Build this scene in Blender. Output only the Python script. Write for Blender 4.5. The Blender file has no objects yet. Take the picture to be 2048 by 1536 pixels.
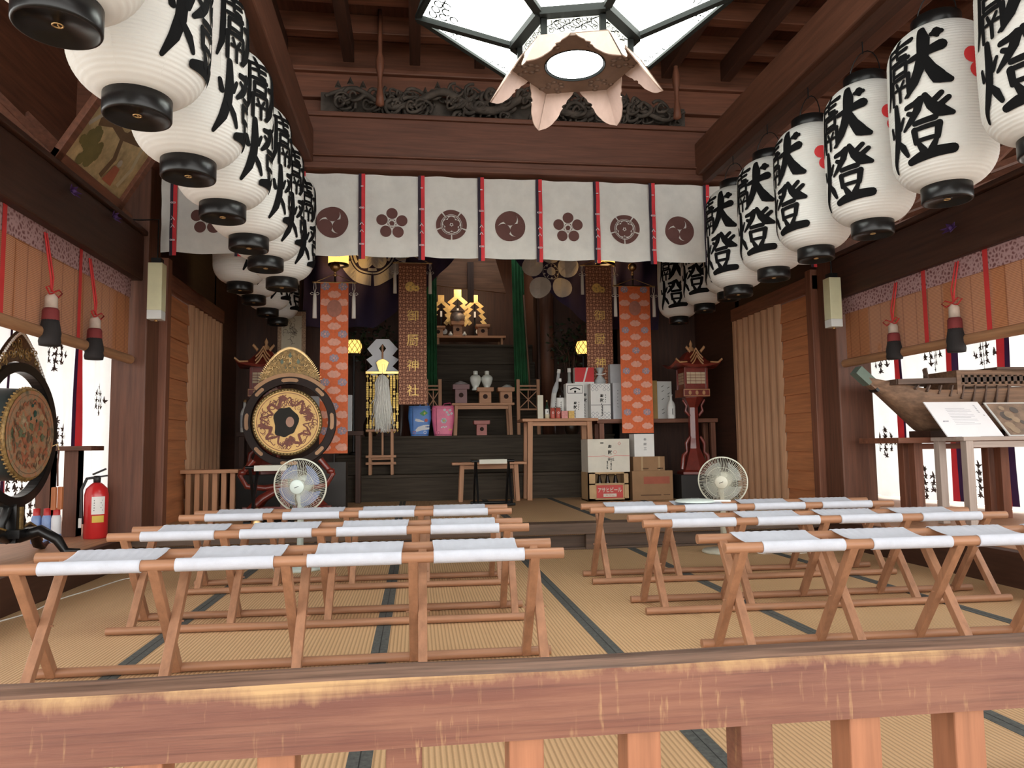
import bpy, bmesh, math, random
from math import sin, cos, pi, radians, sqrt
from mathutils import Vector, Matrix
rnd = random.Random(7)
S = bpy.context.scene
COL = S.collection

# ------------------------------------------------------------------ camera
FPX, YAW, PIT, ROL = 1483.6, 0.12944, 0.083916, -0.013718
CAM = Vector((-0.81, 0.0, 0.85))
cf = Vector((sin(YAW)*cos(PIT), cos(YAW)*cos(PIT), sin(PIT)))
_r = Vector((cos(YAW), -sin(YAW), 0)); _u = _r.cross(cf)
cr = _r*cos(ROL) + _u*sin(ROL); cu = _u*cos(ROL) - _r*sin(ROL)
cd = bpy.data.cameras.new('camera'); cam = bpy.data.objects.new('camera', cd); COL.objects.link(cam)
cd.sensor_fit = 'HORIZONTAL'; cd.sensor_width = 36; cd.lens = 36*FPX/2048; cd.clip_start = .05
cam.matrix_world = Matrix(((cr.x, cu.x, -cf.x, CAM.x), (cr.y, cu.y, -cf.y, CAM.y), (cr.z, cu.z, -cf.z, CAM.z), (0, 0, 0, 1)))
S.camera = cam

def at(px, py, X=None, Y=None, Z=None):
    """where the sight line of a measured photo point meets the plane X=, Y= or Z="""
    d = cf + cr*((px-1024)/FPX) - cu*((py-768)/FPX)
    t = (X-CAM.x)/d.x if X is not None else (Y-CAM.y)/d.y if Y is not None else (Z-CAM.z)/d.z
    return CAM + d*t

# ------------------------------------------------------------------ daylight, exposure
w = bpy.data.worlds.new('daylight'); S.world = w; w.use_nodes = True
wn = w.node_tree.nodes; wl = w.node_tree.links
bg = wn['Background']; bg.inputs[0].default_value = (1.0, 1.0, 0.965, 1); bg.inputs[1].default_value = 1.0
S.view_settings.view_transform = 'Standard'; S.view_settings.look = 'None'
S.view_settings.exposure = 2.4; S.view_settings.gamma = 1.0; S.view_settings.use_curve_mapping = False
S.cycles.max_bounces = 8; S.cycles.diffuse_bounces = 5; S.cycles.glossy_bounces = 3
S.cycles.transmission_bounces = 6; S.cycles.transparent_max_bounces = 8; S.cycles.sample_clamp_indirect = 6
S.cycles.caustics_reflective = False; S.cycles.caustics_refractive = False

def sun(name, vec, strength, angle, col):
    l = bpy.data.lights.new(name, 'SUN'); l.energy = strength; l.angle = angle; l.color = col
    o = bpy.data.objects.new(name, l); COL.objects.link(o)
    o.rotation_euler = Vector(vec).to_track_quat('-Z', 'Y').to_euler(); return o
# hazy sun, high behind the camera and to its left
sun('sun', (0.45, 0.75, -0.95), 0.2, radians(20), (1, .95, .86))

# ------------------------------------------------------------------ materials
def nn(nt, t, **kw):
    n = nt.nodes.new(t)
    for k, v in kw.items():
        if hasattr(n, k): setattr(n, k, v)
        else: n.inputs[k].default_value = v
    return n
_mc = {}
def mat(name, col, rough=.6, metal=0., var=.12, vs=6., stretch=(1, 1, 1), bump=0., bs=None, spec=.5, emit=None, estr=0, transl=0., alpha=1., coat=0., sheen=0., col2=None, detail=4):
    """principled surface whose colour wanders between two tones along a noise"""
    if name in _mc: return _mc[name]
    m = bpy.data.materials.new(name); m.use_nodes = True; nt = m.node_tree; L = nt.links
    b = nt.nodes['Principled BSDF']; out = nt.nodes['Material Output']
    c = tuple(col)+(1,)
    b.inputs['Roughness'].default_value = rough; b.inputs['Metallic'].default_value = metal
    b.inputs['Specular IOR Level'].default_value = spec; b.inputs['Coat Weight'].default_value = coat
    b.inputs['Base Color'].default_value = c
    if var > 0 or col2:
        tc = nn(nt, 'ShaderNodeTexCoord'); mp = nn(nt, 'ShaderNodeMapping'); mp.inputs['Scale'].default_value = stretch
        no = nn(nt, 'ShaderNodeTexNoise', Scale=vs, Detail=detail, Roughness=.6)
        L.new(tc.outputs['Object'], mp.inputs[0]); L.new(mp.outputs[0], no.inputs['Vector'])
        mx = nn(nt, 'ShaderNodeMix', data_type='RGBA')
        rp = nn(nt, 'ShaderNodeMapRange'); rp.inputs['From Min'].default_value = .3; rp.inputs['From Max'].default_value = .7
        L.new(no.outputs['Fac'], rp.inputs['Value']); L.new(rp.outputs[0], mx.inputs[0])
        mx.inputs[6].default_value = tuple(x*(1-var) for x in col)+(1,)
        mx.inputs[7].default_value = (tuple(col2)+(1,)) if col2 else tuple(min(1, x*(1+var)) for x in col)+(1,)
        L.new(mx.outputs[2], b.inputs['Base Color'])
        if bump:
            bp = nn(nt, 'ShaderNodeBump', Strength=bump, Distance=.004)
            if bs:
                n2 = nn(nt, 'ShaderNodeTexNoise', Scale=bs, Detail=3.); L.new(mp.outputs[0], n2.inputs['Vector']); L.new(n2.outputs['Fac'], bp.inputs['Height'])
            else: L.new(no.outputs['Fac'], bp.inputs['Height'])
            L.new(bp.outputs[0], b.inputs['Normal'])
    if emit:
        b.inputs['Emission Color'].default_value = tuple(emit)+(1,); b.inputs['Emission Strength'].default_value = estr
    if alpha < 1: b.inputs['Alpha'].default_value = alpha
    if transl > 0:
        tr = nn(nt, 'ShaderNodeBsdfTranslucent'); ms = nn(nt, 'ShaderNodeMixShader', Fac=transl)
        src = b.inputs['Base Color'].links
        if src: L.new(src[0].from_socket, tr.inputs[0])
        else: tr.inputs[0].default_value = c
        L.new(b.outputs[0], ms.inputs[1]); L.new(tr.outputs[0], ms.inputs[2]); L.new(ms.outputs[0], out.inputs[0])
    m.diffuse_color = c
    _mc[name] = m; return m

def wood(name, c, axis='x', var=.3, rough=.55, fine=34., bump=.25, spec=.4, c2=None):
    st = {'x': (.06, 1, 1), 'y': (1, .06, 1), 'z': (1, 1, .06)}[axis]
    return mat(name+'_'+axis, c, rough, var=var, vs=fine, stretch=st, bump=bump, spec=spec, col2=c2, detail=5)

DARK = (.055, .022, .013); BROWN = (.12, .048, .028); REDD = (.18, .068, .038); PALE = (.45, .225, .12); STOOL = (.33, .165, .092)
def dk(a): return wood('old_dark_wood', DARK, a)
def br(a): return wood('brown_wood', BROWN, a)
def rd(a): return wood('reddish_wood', REDD, a)
def pw(a): return wood('plain_cypress', PALE, a, var=.2)
def sw(a): return wood('stool_wood', STOOL, a, var=.22, rough=.45)
def lac(a='x'): return mat('black_lacquer', (.007, .0065, .0065), .3, var=.1, spec=.3)
GOLD = mat('gilt_metal', (.85, .58, .2), .28, 1., var=.15, vs=20)
BRASS = mat('brass_fitting', (.62, .42, .2), .35, 1., var=.2, vs=14)
PAPER = mat('white_paper', (.8, .79, .76), .8, var=.04)
INK = mat('black_ink', (.006, .006, .0065), .8, var=0, spec=.1)
REDINK = mat('red_ink', (.62, .03, .035), .6, var=.05)
WHITE = mat('white_cloth', (.74, .735, .70), .85, var=.06, vs=9, transl=.15, bump=.5, bs=26)
REDCLOTH = mat('red_cloth', (.6, .035, .045), .8, var=.15)
DARKCLOTH = mat('dark_cloth', (.03, .02, .035), .9, var=.1)
CROWN_BROWN = mat('brown_dye', (.10, .038, .03), .85, var=.08)

# ------------------------------------------------------------------ mesh builder
_gc = {}
def glyph(text, bold=0.):
    """flat lettering outline -> (verts 2D, faces), from the font shipped with the program"""
    k = (text, bold)
    if k in _gc: return _gc[k]
    cu_ = bpy.data.curves.new('lettering', 'FONT'); cu_.body = text; cu_.align_x = 'CENTER'; cu_.resolution_u = 2
    cu_.offset = bold; cu_.fill_mode = 'FRONT'
    o = bpy.data.objects.new('lettering', cu_); COL.objects.link(o)
    dg = bpy.context.evaluated_depsgraph_get(); me = o.evaluated_get(dg).to_mesh()
    v = [(a.co.x, a.co.y) for a in me.vertices]; f = [tuple(p.vertices) for p in me.polygons]
    o.evaluated_get(dg).to_mesh_clear(); bpy.data.objects.remove(o); bpy.data.curves.remove(cu_)
    if v:
        x0 = min(a[0] for a in v); x1 = max(a[0] for a in v); y0 = min(a[1] for a in v); y1 = max(a[1] for a in v)
        v = [((a[0]-(x0+x1)/2)/max(x1-x0, 1e-6), (a[1]-(y0+y1)/2)/max(y1-y0, 1e-6)) for a in v]
        asp = (x1-x0)/(y1-y0)
    else: asp = 1
    _gc[k] = (v, f, asp); return _gc[k]

class MB:
    def __init__(s): s.v = []; s.f = []; s.m = []; s.sm = []; s.cur = 0; s.smooth = False; s.X = None
    def add(s, vs, fs, m=None, smooth=None):
        o = len(s.v)
        if s.X is not None: vs = [s.X @ Vector(p) for p in vs]
        s.v += [tuple(p) for p in vs]
        mi = s.cur if m is None else m; sm = s.smooth if smooth is None else smooth
        for f in fs: s.f.append(tuple(i+o for i in f)); s.m.append(mi); s.sm.append(sm)
        return s
    def box(s, x0, x1, y0, y1, z0, z1, m=None):
        return s.add([(x0,y0,z0),(x1,y0,z0),(x1,y1,z0),(x0,y1,z0),(x0,y0,z1),(x1,y0,z1),(x1,y1,z1),(x0,y1,z1)],
                     [(0,3,2,1),(4,5,6,7),(0,1,5,4),(1,2,6,5),(2,3,7,6),(3,0,4,7)], m, False)
    def cbox(s, c, d, m=None): return s.box(c[0]-d[0]/2,c[0]+d[0]/2,c[1]-d[1]/2,c[1]+d[1]/2,c[2]-d[2]/2,c[2]+d[2]/2,m)
    def bar(s, p, q, w, h, up=(0,0,1), m=None):
        p = Vector(p); q = Vector(q); d = (q-p).normalized(); up = Vector(up)
        if abs(d.dot(up)) > .99: up = Vector((1,0,0)) if abs(d.x) < .9 else Vector((0,1,0))
        a = d.cross(up).normalized()*w/2; b = a.cross(d).normalized()*h/2
        V = [p-a-b,p+a-b,p+a+b,p-a+b,q-a-b,q+a-b,q+a+b,q-a+b]
        return s.add(V, [(0,1,2,3)[::-1],(4,5,6,7),(0,1,5,4),(1,2,6,5),(2,3,7,6),(3,0,4,7)], m, False)
    def tube(s, pts, r, n=8, m=None, caps=True, closed=False):
        P = [Vector(p) for p in pts]; N = len(P); V = []; F = []
        R = r if hasattr(r, '__len__') else [r]*N
        ref = None
        for i, p in enumerate(P):
            if closed: d = P[(i+1) % N]-P[i-1]
            else: d = P[min(i+1,N-1)]-P[max(i-1,0)]
            d.normalize()
            if ref is None: ref = Vector((0,0,1)) if abs(d.z) < .9 else Vector((1,0,0))
            a = (ref-d*ref.dot(d))
            if a.length < 1e-5: a = Vector((1,0,0)).cross(d)
            a.normalize(); b = d.cross(a); ref = a
            for k in range(n): V.append(p+(a*cos(2*pi*k/n)+b*sin(2*pi*k/n))*R[i])
        M_ = N if closed else N-1
        for i in range(M_):
            j = (i+1) % N
            for k in range(n): F.append((i*n+k, i*n+(k+1) % n, j*n+(k+1) % n, j*n+k))
        s.add(V, F, m, n > 4)
        if caps and not closed: s.add([V[k] for k in range(n)], [tuple(range(n))[::-1]], m, False); s.add(V[-n:], [tuple(range(n))], m, False)
        return s
    def lathe(s, prof, n=24, loc=(0,0,0), m=None, smooth=True, X=None, sx=1, sy=1, a0=0, ph=0):
        V = []; F = []; X = X or Matrix.Translation(Vector(loc))
        for r, z in prof:
            for k in range(n):
                a = 2*pi*k/n+ph; V.append(X @ Vector((r*cos(a)*sx, r*sin(a)*sy, z)))
        for i in range(len(prof)-1):
            for k in range(n): F.append((i*n+k, i*n+(k+1) % n, (i+1)*n+(k+1) % n, (i+1)*n+k))
        if prof[0][0] > 1e-4: F.append(tuple(range(n))[::-1])
        if prof[-1][0] > 1e-4: F.append(tuple(range((len(prof)-1)*n, len(prof)*n)))
        return s.add(V, F, m, smooth)
    def sheet(s, nu, nv, fn, m=None, smooth=True, mf=None):
        V = [fn(i/nu, j/nv) for j in range(nv+1) for i in range(nu+1)]; o = len(s.f)
        F = [(j*(nu+1)+i, j*(nu+1)+i+1, (j+1)*(nu+1)+i+1, (j+1)*(nu+1)+i) for j in range(nv) for i in range(nu)]
        s.add(V, F, m, smooth)
        if mf:
            for k in range(len(F)):
                s.m[o+k] = mf((k % nu+.5)/nu, (k//nu+.5)/nv)
        return s
    def poly(s, pts, m=None): return s.add(pts, [tuple(range(len(pts)))], m, False)
    def prism(s, pts, t0, t1, fn=None, m=None):
        """outline (a,b) given a thickness from t0 to t1 through fn(a,b,t)"""
        fn = fn or (lambda a, b, t: (a, t, b)); n = len(pts)
        V = [fn(a, b, t0) for a, b in pts]+[fn(a, b, t1) for a, b in pts]
        F = [tuple(range(n)), tuple(range(n, 2*n))[::-1]]+[(i, i+n, (i+1) % n+n, (i+1) % n) for i in range(n)]
        return s.add(V, F, m, False)
    def text(s, t, fn, w, h, m=None, bold=0., cut=None, lift=None):
        """lettering w by h about (0,0) laid on a surface through fn(u,v); cut = grid step for curved surfaces"""
        v, f, asp = glyph(t, bold)
        if not v: return s
        if cut:
            bm = bmesh.new(); vs = [bm.verts.new((a*w, b*h, 0)) for a, b in v]
            for q in f:
                try: bm.faces.new([vs[i] for i in q])
                except ValueError: pass
            for ax, L in ((0, w), (1, h)):
                k = -L/2+cut
                while k < L/2:
                    no = (1,0,0) if ax == 0 else (0,1,0); co = (k,0,0) if ax == 0 else (0,k,0)
                    bmesh.ops.bisect_plane(bm, geom=bm.verts[:]+bm.edges[:]+bm.faces[:], plane_co=co, plane_no=no, dist=1e-6); k += cut
            bm.verts.index_update(); V = [fn(a.co.x, a.co.y) for a in bm.verts]; F = [tuple(x.index for x in q.verts) for q in bm.faces]; bm.free()
        else: V = [fn(a*w, b*h) for a, b in v]; F = f
        return s.add(V, F, m, False)
    def disc(s, fn, r, n=20, m=None, c=(0,0), rx=1., ry=1., cut=False):
        if cut:
            V = [fn(*c)]; F = []
            for q in (1,2,3):
                for k in range(n): a = 2*pi*k/n; V.append(fn(c[0]+r*rx*q/3*cos(a), c[1]+r*ry*q/3*sin(a)))
            for k in range(n): F.append((0, 1+k, 1+(k+1) % n))
            for q in (0,1):
                for k in range(n): F.append((1+q*n+k, 1+(q+1)*n+k, 1+(q+1)*n+(k+1) % n, 1+q*n+(k+1) % n))
            return s.add(V, F, m, False)
        return s.add([fn(c[0]+r*rx*cos(2*pi*k/n), c[1]+r*ry*sin(2*pi*k/n)) for k in range(n)], [tuple(range(n))], m, False)
    def ring(s, fn, r0, r1, n=32, m=None, c=(0,0), a0=0., a1=2*pi):
        V = []; F = []
        for k in range(n+1):
            a = a0+(a1-a0)*k/n
            V += [fn(c[0]+r0*cos(a), c[1]+r0*sin(a)), fn(c[0]+r1*cos(a), c[1]+r1*sin(a))]
        for k in range(n): F.append((2*k, 2*k+1, 2*k+3, 2*k+2))
        return s.add(V, F, m, False)
    def stroke(s, pts, wd, fn, m=None):
        """flat brush stroke through pts (2D), width wd (number or list)"""
        n = len(pts); V = []; F = []
        for i in range(n):
            a = pts[max(i-1,0)]; b = pts[min(i+1,n-1)]; dx, dy = b[0]-a[0], b[1]-a[1]; l = sqrt(dx*dx+dy*dy) or 1
            q = (wd[i] if hasattr(wd, '__len__') else wd)/2; nx, ny = -dy/l*q, dx/l*q
            V += [fn(pts[i][0]+nx, pts[i][1]+ny), fn(pts[i][0]-nx, pts[i][1]-ny)]
        for i in range(n-1): F.append((2*i, 2*i+1, 2*i+3, 2*i+2))
        return s.add(V, F, m, False)
    def build(s, name, mats, parent=None, bev=0., local=False, solid=0.):
        me = bpy.data.meshes.new(name); off = Vector((0,0,0)); 
        if parent is not None and not local:
            r = parent
            while r.parent: r = r.parent
            off = r.location
        me.from_pydata([(p[0]-off[0], p[1]-off[1], p[2]-off[2]) for p in s.v], [], s.f)
        for x in (mats if isinstance(mats, (list, tuple)) else [mats]): me.materials.append(x)
        me.polygons.foreach_set('material_index', s.m); me.polygons.foreach_set('use_smooth', s.sm); me.update()
        o = bpy.data.objects.new(name, me); COL.objects.link(o)
        if parent is not None: o.parent = parent
        if bev:
            b = o.modifiers.new('soft_edges', 'BEVEL'); b.width = bev; b.segments = 2; b.limit_method = 'ANGLE'; b.angle_limit = radians(40)
        if solid:
            b = o.modifiers.new('thickness', 'SOLIDIFY'); b.thickness = solid; b.offset = 0
        return o

def tag(o, label, cat, group=None, kind=None):
    o['label'] = label; o['category'] = cat
    if group: o['group'] = group
    if kind: o['kind'] = kind
    return o
def thing(name, label, cat, loc, group=None, rz=0.):
    o = bpy.data.objects.new(name, None); COL.objects.link(o); o.empty_display_size = .1
    o.location = Vector(loc); o.rotation_euler = (0,0,rz)
    return tag(o, label, cat, group)
def struct(name, mb, mats, bev=0.):
    o = mb.build(name, mats, bev=bev); o['kind'] = 'structure'; return o
def dup(root, loc, label, rz=None, group=None):
    r = root.copy(); COL.objects.link(r); r.location = Vector(loc)
    if rz is not None: r.rotation_euler = (0,0,rz)
    r['label'] = label
    if group: r['group'] = group
    for ch in list(root.children):
        c = ch.copy(); COL.objects.link(c); c.parent = r
        for g in list(ch.children):
            d = g.copy(); COL.objects.link(d); d.parent = c
    return r
def plane(o, ex, ey, ez=None, lift=0.):
    """u,v -> a point on the flat face through o spanned by ex, ey (unit vectors), raised by lift along ez"""
    o = Vector(o); ex = Vector(ex); ey = Vector(ey); ez = Vector(ez) if ez is not None else ex.cross(ey)
    return lambda u, v: o+ex*u+ey*v+ez*lift
FRONT = ((1,0,0), (0,0,1), (0,-1,0))
# ------------------------------------------------------------------ the hall: floors
def tatami_mat():
    m = bpy.data.materials.new('tatami_weave'); m.use_nodes = True; nt = m.node_tree; L = nt.links; b = nt.nodes['Principled BSDF']
    b.inputs['Roughness'].default_value = .55; b.inputs['Specular IOR Level'].default_value = .3
    tc = nn(nt, 'ShaderNodeTexCoord')
    wv = nn(nt, 'ShaderNodeTexWave', wave_type='BANDS', bands_direction='X', wave_profile='SIN'); wv.inputs['Scale'].default_value = 19.; wv.inputs['Distortion'].default_value = .25; wv.inputs['Detail Scale'].default_value = 3
    mp = nn(nt, 'ShaderNodeMapping'); mp.inputs['Scale'].default_value = (1, .35, 1)
    no = nn(nt, 'ShaderNodeTexNoise', Scale=1.3, Detail=3.); n2 = nn(nt, 'ShaderNodeTexNoise', Scale=160., Detail=2.)
    L.new(tc.outputs['Object'], wv.inputs[0]); L.new(tc.outputs['Object'], mp.inputs[0]); L.new(mp.outputs[0], no.inputs['Vector']); L.new(tc.outputs['Object'], n2.inputs['Vector'])
    a = nn(nt, 'ShaderNodeMix', data_type='RGBA'); a.inputs[6].default_value = (.64, .405, .215, 1); a.inputs[7].default_value = (.78, .53, .30, 1)
    L.new(no.outputs['Fac'], a.inputs[0])
    c = nn(nt, 'ShaderNodeMix', data_type='RGBA', blend_type='MULTIPLY'); c.inputs[0].default_value = .8
    L.new(a.outputs[2], c.inputs[6])
    rp = nn(nt, 'ShaderNodeValToRGB'); rp.color_ramp.elements[0].color = (.60, .55, .50, 1); rp.color_ramp.elements[0].position = .05; rp.color_ramp.elements[1].position = .5  # darkens the rib grooves: their shade put into the colour
    L.new(wv.outputs['Fac'], rp.inputs[0]); L.new(rp.outputs[0], c.inputs[7])
    d = nn(nt, 'ShaderNodeMix', data_type='RGBA', blend_type='MULTIPLY'); d.inputs[0].default_value = .12
    L.new(c.outputs[2], d.inputs[6]); L.new(n2.outputs['Fac'], d.inputs[7]); L.new(d.outputs[2], b.inputs['Base Color'])
    bp = nn(nt, 'ShaderNodeBump', Strength=.5, Distance=.004); L.new(wv.outputs['Fac'], bp.inputs['Height']); L.new(bp.outputs[0], b.inputs['Normal'])
    return m
TATAMI = tatami_mat()
HERI = mat('grey_mat_border', (.08, .085, .08), .85, var=.35, vs=60)
SEAM = mat('mat_seam', (.03, .03, .03), .9, var=0)
fl = MB()
fl.box(-2.98, 2.62, .5, 6.06, -.06, 0, 0)
for x in (-1.96, -.965, 0, .95, 1.95):
    fl.box(x-.034, x-.002, .5, 6.05, 0, .002, 1); fl.box(x+.002, x+.034, .5, 6.05, 0, .002, 1); fl.box(x-.002, x+.002, .5, 6.05, 0, .0012, 2)
struct('floor', fl, [TATAMI, HERI, SEAM])
fl = MB(); fl.box(-3.1, 3.05, 6.06, 9.7, .12, .216, 0)
for x in (-1.96, -.965, 0, .8, 1.75):
    fl.box(x-.034, x-.002, 6.2, 9.0, .216, .2175, 1); fl.box(x+.002, x+.034, 6.2, 9.0, .216, .2175, 1)
struct('floor_raised', fl, [TATAMI, HERI])
st = MB(); st.box(-3.0, 2.9, 6.0, 6.2, .13, .218); st.box(-3.0, 2.9, 6.1, 6.16, 0, .13); st.box(-3.0, 2.9, 6.05, 6.1, 0, .018)
for x in (-1.55, .62): st.box(x-.05, x+.05, 6.04, 6.1, 0, .13)
struct('trim_step', st, wood('step_wood', (.10, .062, .042), 'x'), .004)
wg = MB(); wg.box(-4.6, -3.0, .5, 6.4, .14, .21, 0); wg.box(-3.03, -2.94, .5, 6.4, 0, .205, 1)
struct('floor_left_aisle', wg, [pw('y'), dk('y')], .004)
wg = MB(); wg.box(2.68, 4.6, .5, 6.4, .15, .21, 0); wg.box(2.6, 2.7, .5, 6.4, 0, .205, 1)
struct('floor_right_aisle', wg, [pw('y'), dk('y')], .004)

gd = MB(); gd.box(-14, 14, -14, .5, -.75, -.7); gd.box(-14, -4.65, .5, 12.5, -.75, -.7); gd.box(4.65, 14, .5, 12.5, -.75, -.7); gd.box(-4.65, 4.65, .45, .5, -.75, -.06)
struct('ground', gd, mat('pale_gravel', (.42, .39, .35), .9, var=.2, vs=3))
# ------------------------------------------------------------------ stairs up to the sanctuary
GREYW = wood('grey_stair_wood', (.058, .045, .033), 'x', rough=.75, spec=.15)
sr = MB()
tops = [(9.0, .53), (9.3, .77), (9.6, 1.0), (10.25, 1.28), (10.45, 1.55), (10.65, 1.83), (10.85, 2.1), (11.05, 2.385)]
zb = .216
for i, (y, z) in enumerate(tops):
    x0, x1 = (-1.78, 1.8) if i < 3 else (-.75, .95)
    sr.box(x0, x1, y+.02, y+.9 if i < 7 else 12.2, zb-.01, z-.035); sr.box(x0, x1, y-.01, y+.9 if i < 7 else 12.2, z-.035, z); zb = z-.2
struct('floor_stairs', sr, GREYW, .004)

# ------------------------------------------------------------------ walls behind
wl_ = MB(); wl_.box(-3.2, -1.78, 9.6, 9.7, .2, 4.2); wl_.box(1.8, 3.2, 9.6, 9.7, .2, 4.2)
wl_.box(-1.78, -.75, 10.55, 10.65, 1.0, 4.2); wl_.box(.95, 1.8, 10.55, 10.65, 1.0, 4.2)
wl_.box(-1.85, -1.78, 9.6, 10.6, .9, 4.2); wl_.box(1.8, 1.87, 9.6, 10.6, .9, 4.2)
wl_.box(-.82, -.75, 10.6, 12.2, 1.2, 4.2); wl_.box(.95, 1.02, 10.6, 12.2, 1.2, 4.2)
wl_.box(-.9, 1.1, 12.2, 12.3, 2.2, 4.2)
struct('wall_back', wl_, dk('z'))
iw = MB(); iw.box(-3.12, -3.04, 8.55, 9.7, .2, 3.9); iw.box(-3.12, -3.04, 6.3, 8.6, 2.42, 3.9); struct('wall_left', iw, dk('y'))
iw = MB(); iw.box(2.96, 3.04, 8.2, 9.7, .2, 3.9); iw.box(2.96, 3.04, 6.3, 8.3, 2.4, 3.9); struct('wall_right', iw, dk('y'))
# inner ceiling and the pale gable board over the altar
ic = MB(); ic.box(-3.2, 3.2, 6.42, 9.7, 3.75, 3.83); ic.box(-1.9, 1.9, 9.6, 12.3, 4.1, 4.2)
struct('ceiling_sanctuary', ic, dk('x'))
gb = MB()
gp = [at(868, 570, Y=10.95), at(1012, 586, Y=10.95), at(985, 500, Y=10.95), at(900, 500, Y=10.95)]
gb.prism([(p.x, p.z) for p in gp], 10.95, 11.0); g = struct('trim_gable_board', gb, wood('gable_cypress', (.22, .10, .05), 'x'))
gb = MB(); gb.box(.0-.04, .05, 10.86, 10.94, 3.0, 3.6); struct('trim_gable_post', gb, dk('z'))
# sanctuary posts
for nm, x in (('pillar_sanctuary', -.92), ('pillar_sanctuary', 1.05)):
    p = MB(); p.lathe([(.1, 1.0), (.1, 4.1)], 20, (x, 10.35, 0)); struct(nm, p, br('z'))

# ------------------------------------------------------------------ posts, beams, ceiling of the front hall
for x0, x1 in ((-3.16, -2.9), (2.88, 3.2)):
    p = MB(); p.box(x0, x1, 6.08, 6.36, .0, 3.2); struct('pillar', p, br('z'), .012)
    p = MB(); s_ = -1 if x0 < 0 else 1; xe = x1 if x0 < 0 else x0
    p.box(xe-.04 if s_ < 0 else xe-.06, xe+.06 if s_ < 0 else xe+.04, 6.36, 6.46, .21, 2.45); struct('trim_door_post', p, rd('z'), .006)
bm_ = MB()   # long bowed beam across the hall with mouldings
bm_.box(-3.3, 3.3, 6.0, 6.3, 3.16, 3.56); bm_.box(-3.3, 3.3, 5.97, 6.32, 3.12, 3.17); bm_.box(-3.3, 3.3, 5.965, 6.32, 3.22, 3.235)
bm_.box(-3.3, 3.3, 5.98, 6.3, 3.56, 3.6)
struct('beam_main', bm_, wood('beam_wood', (.135, .052, .031), 'x'), .012)
for x in (-1.75, 1.75):
    b_ = MB(); b_.box(x-.15, x+.12 if x < 0 else x+.15, .9, 6.0, 3.16, 3.45) if x > 0 else b_.box(x-.15, x+.12, .9, 6.0, 3.16, 3.45)
    struct('beam_side', b_, br('y'), .012)
ul = MB(); ul.box(-3.3, 3.3, 6.29, 6.36, 3.86, 4.1); ul.box(-3.3, 3.3, 6.24, 6.36, 4.07, 4.12); struct('beam_upper', ul, rd('x'), .01)
ce = MB()
for i in range(17): ce.box(-3.66+i*.43, -3.66+i*.43+.45, -1.2, 6.45, 4.42+.006*(i % 2), 4.46+.006*(i % 2))
pc = MB(); pc.box(-6, 6, -4.5, -1.2, 3.7, 3.8); struct('ceiling_added_shade', pc, rd('y'))  # added unseen eave, holds daylight off the rail and front benches
struct('ceiling', ce, wood('ceiling_board', (.115, .043, .024), 'y', var=.35))
cj = MB()
for i, y in enumerate((1.0, 1.6, 2.15, 2.7, 3.25, 3.8, 4.35, 4.9, 5.45, 5.95)): cj.box(-3.5, 3.5, y, y+.11, 4.26, 4.42)
struct('beam_joist', cj, rd('x'), .006)
cb = MB()
for x in (-2.45, -1.9, -1.36, -.81, -.26, .29, .84, 1.4, 1.95, 2.5): cb.box(x-.045, x+.045, .95, 6.1, 4.08, 4.26)
struct('beam_batten', cb, dk('y'), .006)
bw = MB(); bw.box(-3.7, 3.6, 6.36, 6.42, 3.4, 4.5); struct('wall_front_panel', bw, rd('x'))
# aisle lintels, aisle upper walls, eave planks
for s_, xa, xb, e in ((-1, -3.16, -2.94, 2.19), (1, 2.86, 3.1, 2.1)):
    n_ = 'left' if s_ < 0 else 'right'
    l_ = MB(); l_.box(xa, xb, .9, 6.1, e, e+.36); l_.box(xa-.03, xb+.03, .9, 6.1, e+.36, e+.4); struct('lintel_'+n_, l_, dk('y'), .01)
    u_ = MB(); X0 = -3.62 if s_ < 0 else 3.55
    for k in range(8): u_.box(X0-.02-.004*(k % 2), X0+.02, -1.2, 9.0, 2.70+.22*k, 2.70+.22*k+.225)
    struct('wall_upper_'+n_, u_, rd('y'), .004)
    r_ = MB(); r_.box(-4.8 if s_ < 0 else 3.0, -3.0 if s_ < 0 else 4.8, .9, 6.5, 2.72, 2.76) if False else None
    c_ = MB(); c_.box(-5.3 if s_ < 0 else 3.5, -3.6 if s_ < 0 else 5.4, -.2, 9.0, 2.66, 2.72); struct('ceiling_aisle_'+n_, c_, rd('y'))
    e_ = MB()
    for k in range(6): y = 1.6+k*.8; e_.bar((X0, y, 3.3), (s_*3.0, y+.55, 2.62), .06, .05); 
    for k in range(5): y = 1.9+k*.9; e_.bar((X0*.99, y, 2.8), (s_*3.02, y+.7, 2.66), .05, .04)
    struct('beam_strut_'+n_, e_, rd('y'))

# carved transom: clouds and a dragon over the beam
cv = MB(); rn = random.Random(3)
cv.box(-1.6, 1.6, 6.2, 6.24, 3.605, 3.86)
def curl(cx, cz, r, a0, tn, th, y=6.2):
    pts = []; rr = []
    for k in range(22):
        t = k/21; a = a0+tn*2*pi*t; q = r*(1-t*.85); pts.append((cx+q*cos(a), y-.05*t+.02*sin(a*2), max(3.632, cz+q*sin(a)*.85))); rr.append(th*(1-.5*t))
    cv.tube(pts, rr, 6)
for k in range(130):
    x = rn.uniform(-1.55, 1.55); env = .16*(1-abs(x)/1.9)
    curl(x, 3.74+rn.uniform(-.10, .16)*(1-abs(x)/2.4), rn.uniform(.05, .11), rn.uniform(0, 6.28), rn.choice((-1.4, 1.4)), rn.uniform(.012, .022), rn.uniform(6.06, 6.20))
pts = [(-1.55+3.1*t/60, 6.08+.02*sin(t*.9), 3.77+.075*sin(t*.42)) for t in range(61)]
cv.tube(pts, [.014+.020*sin(pi*t/60)+.004*(t % 2) for t in range(61)], 8)
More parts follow.
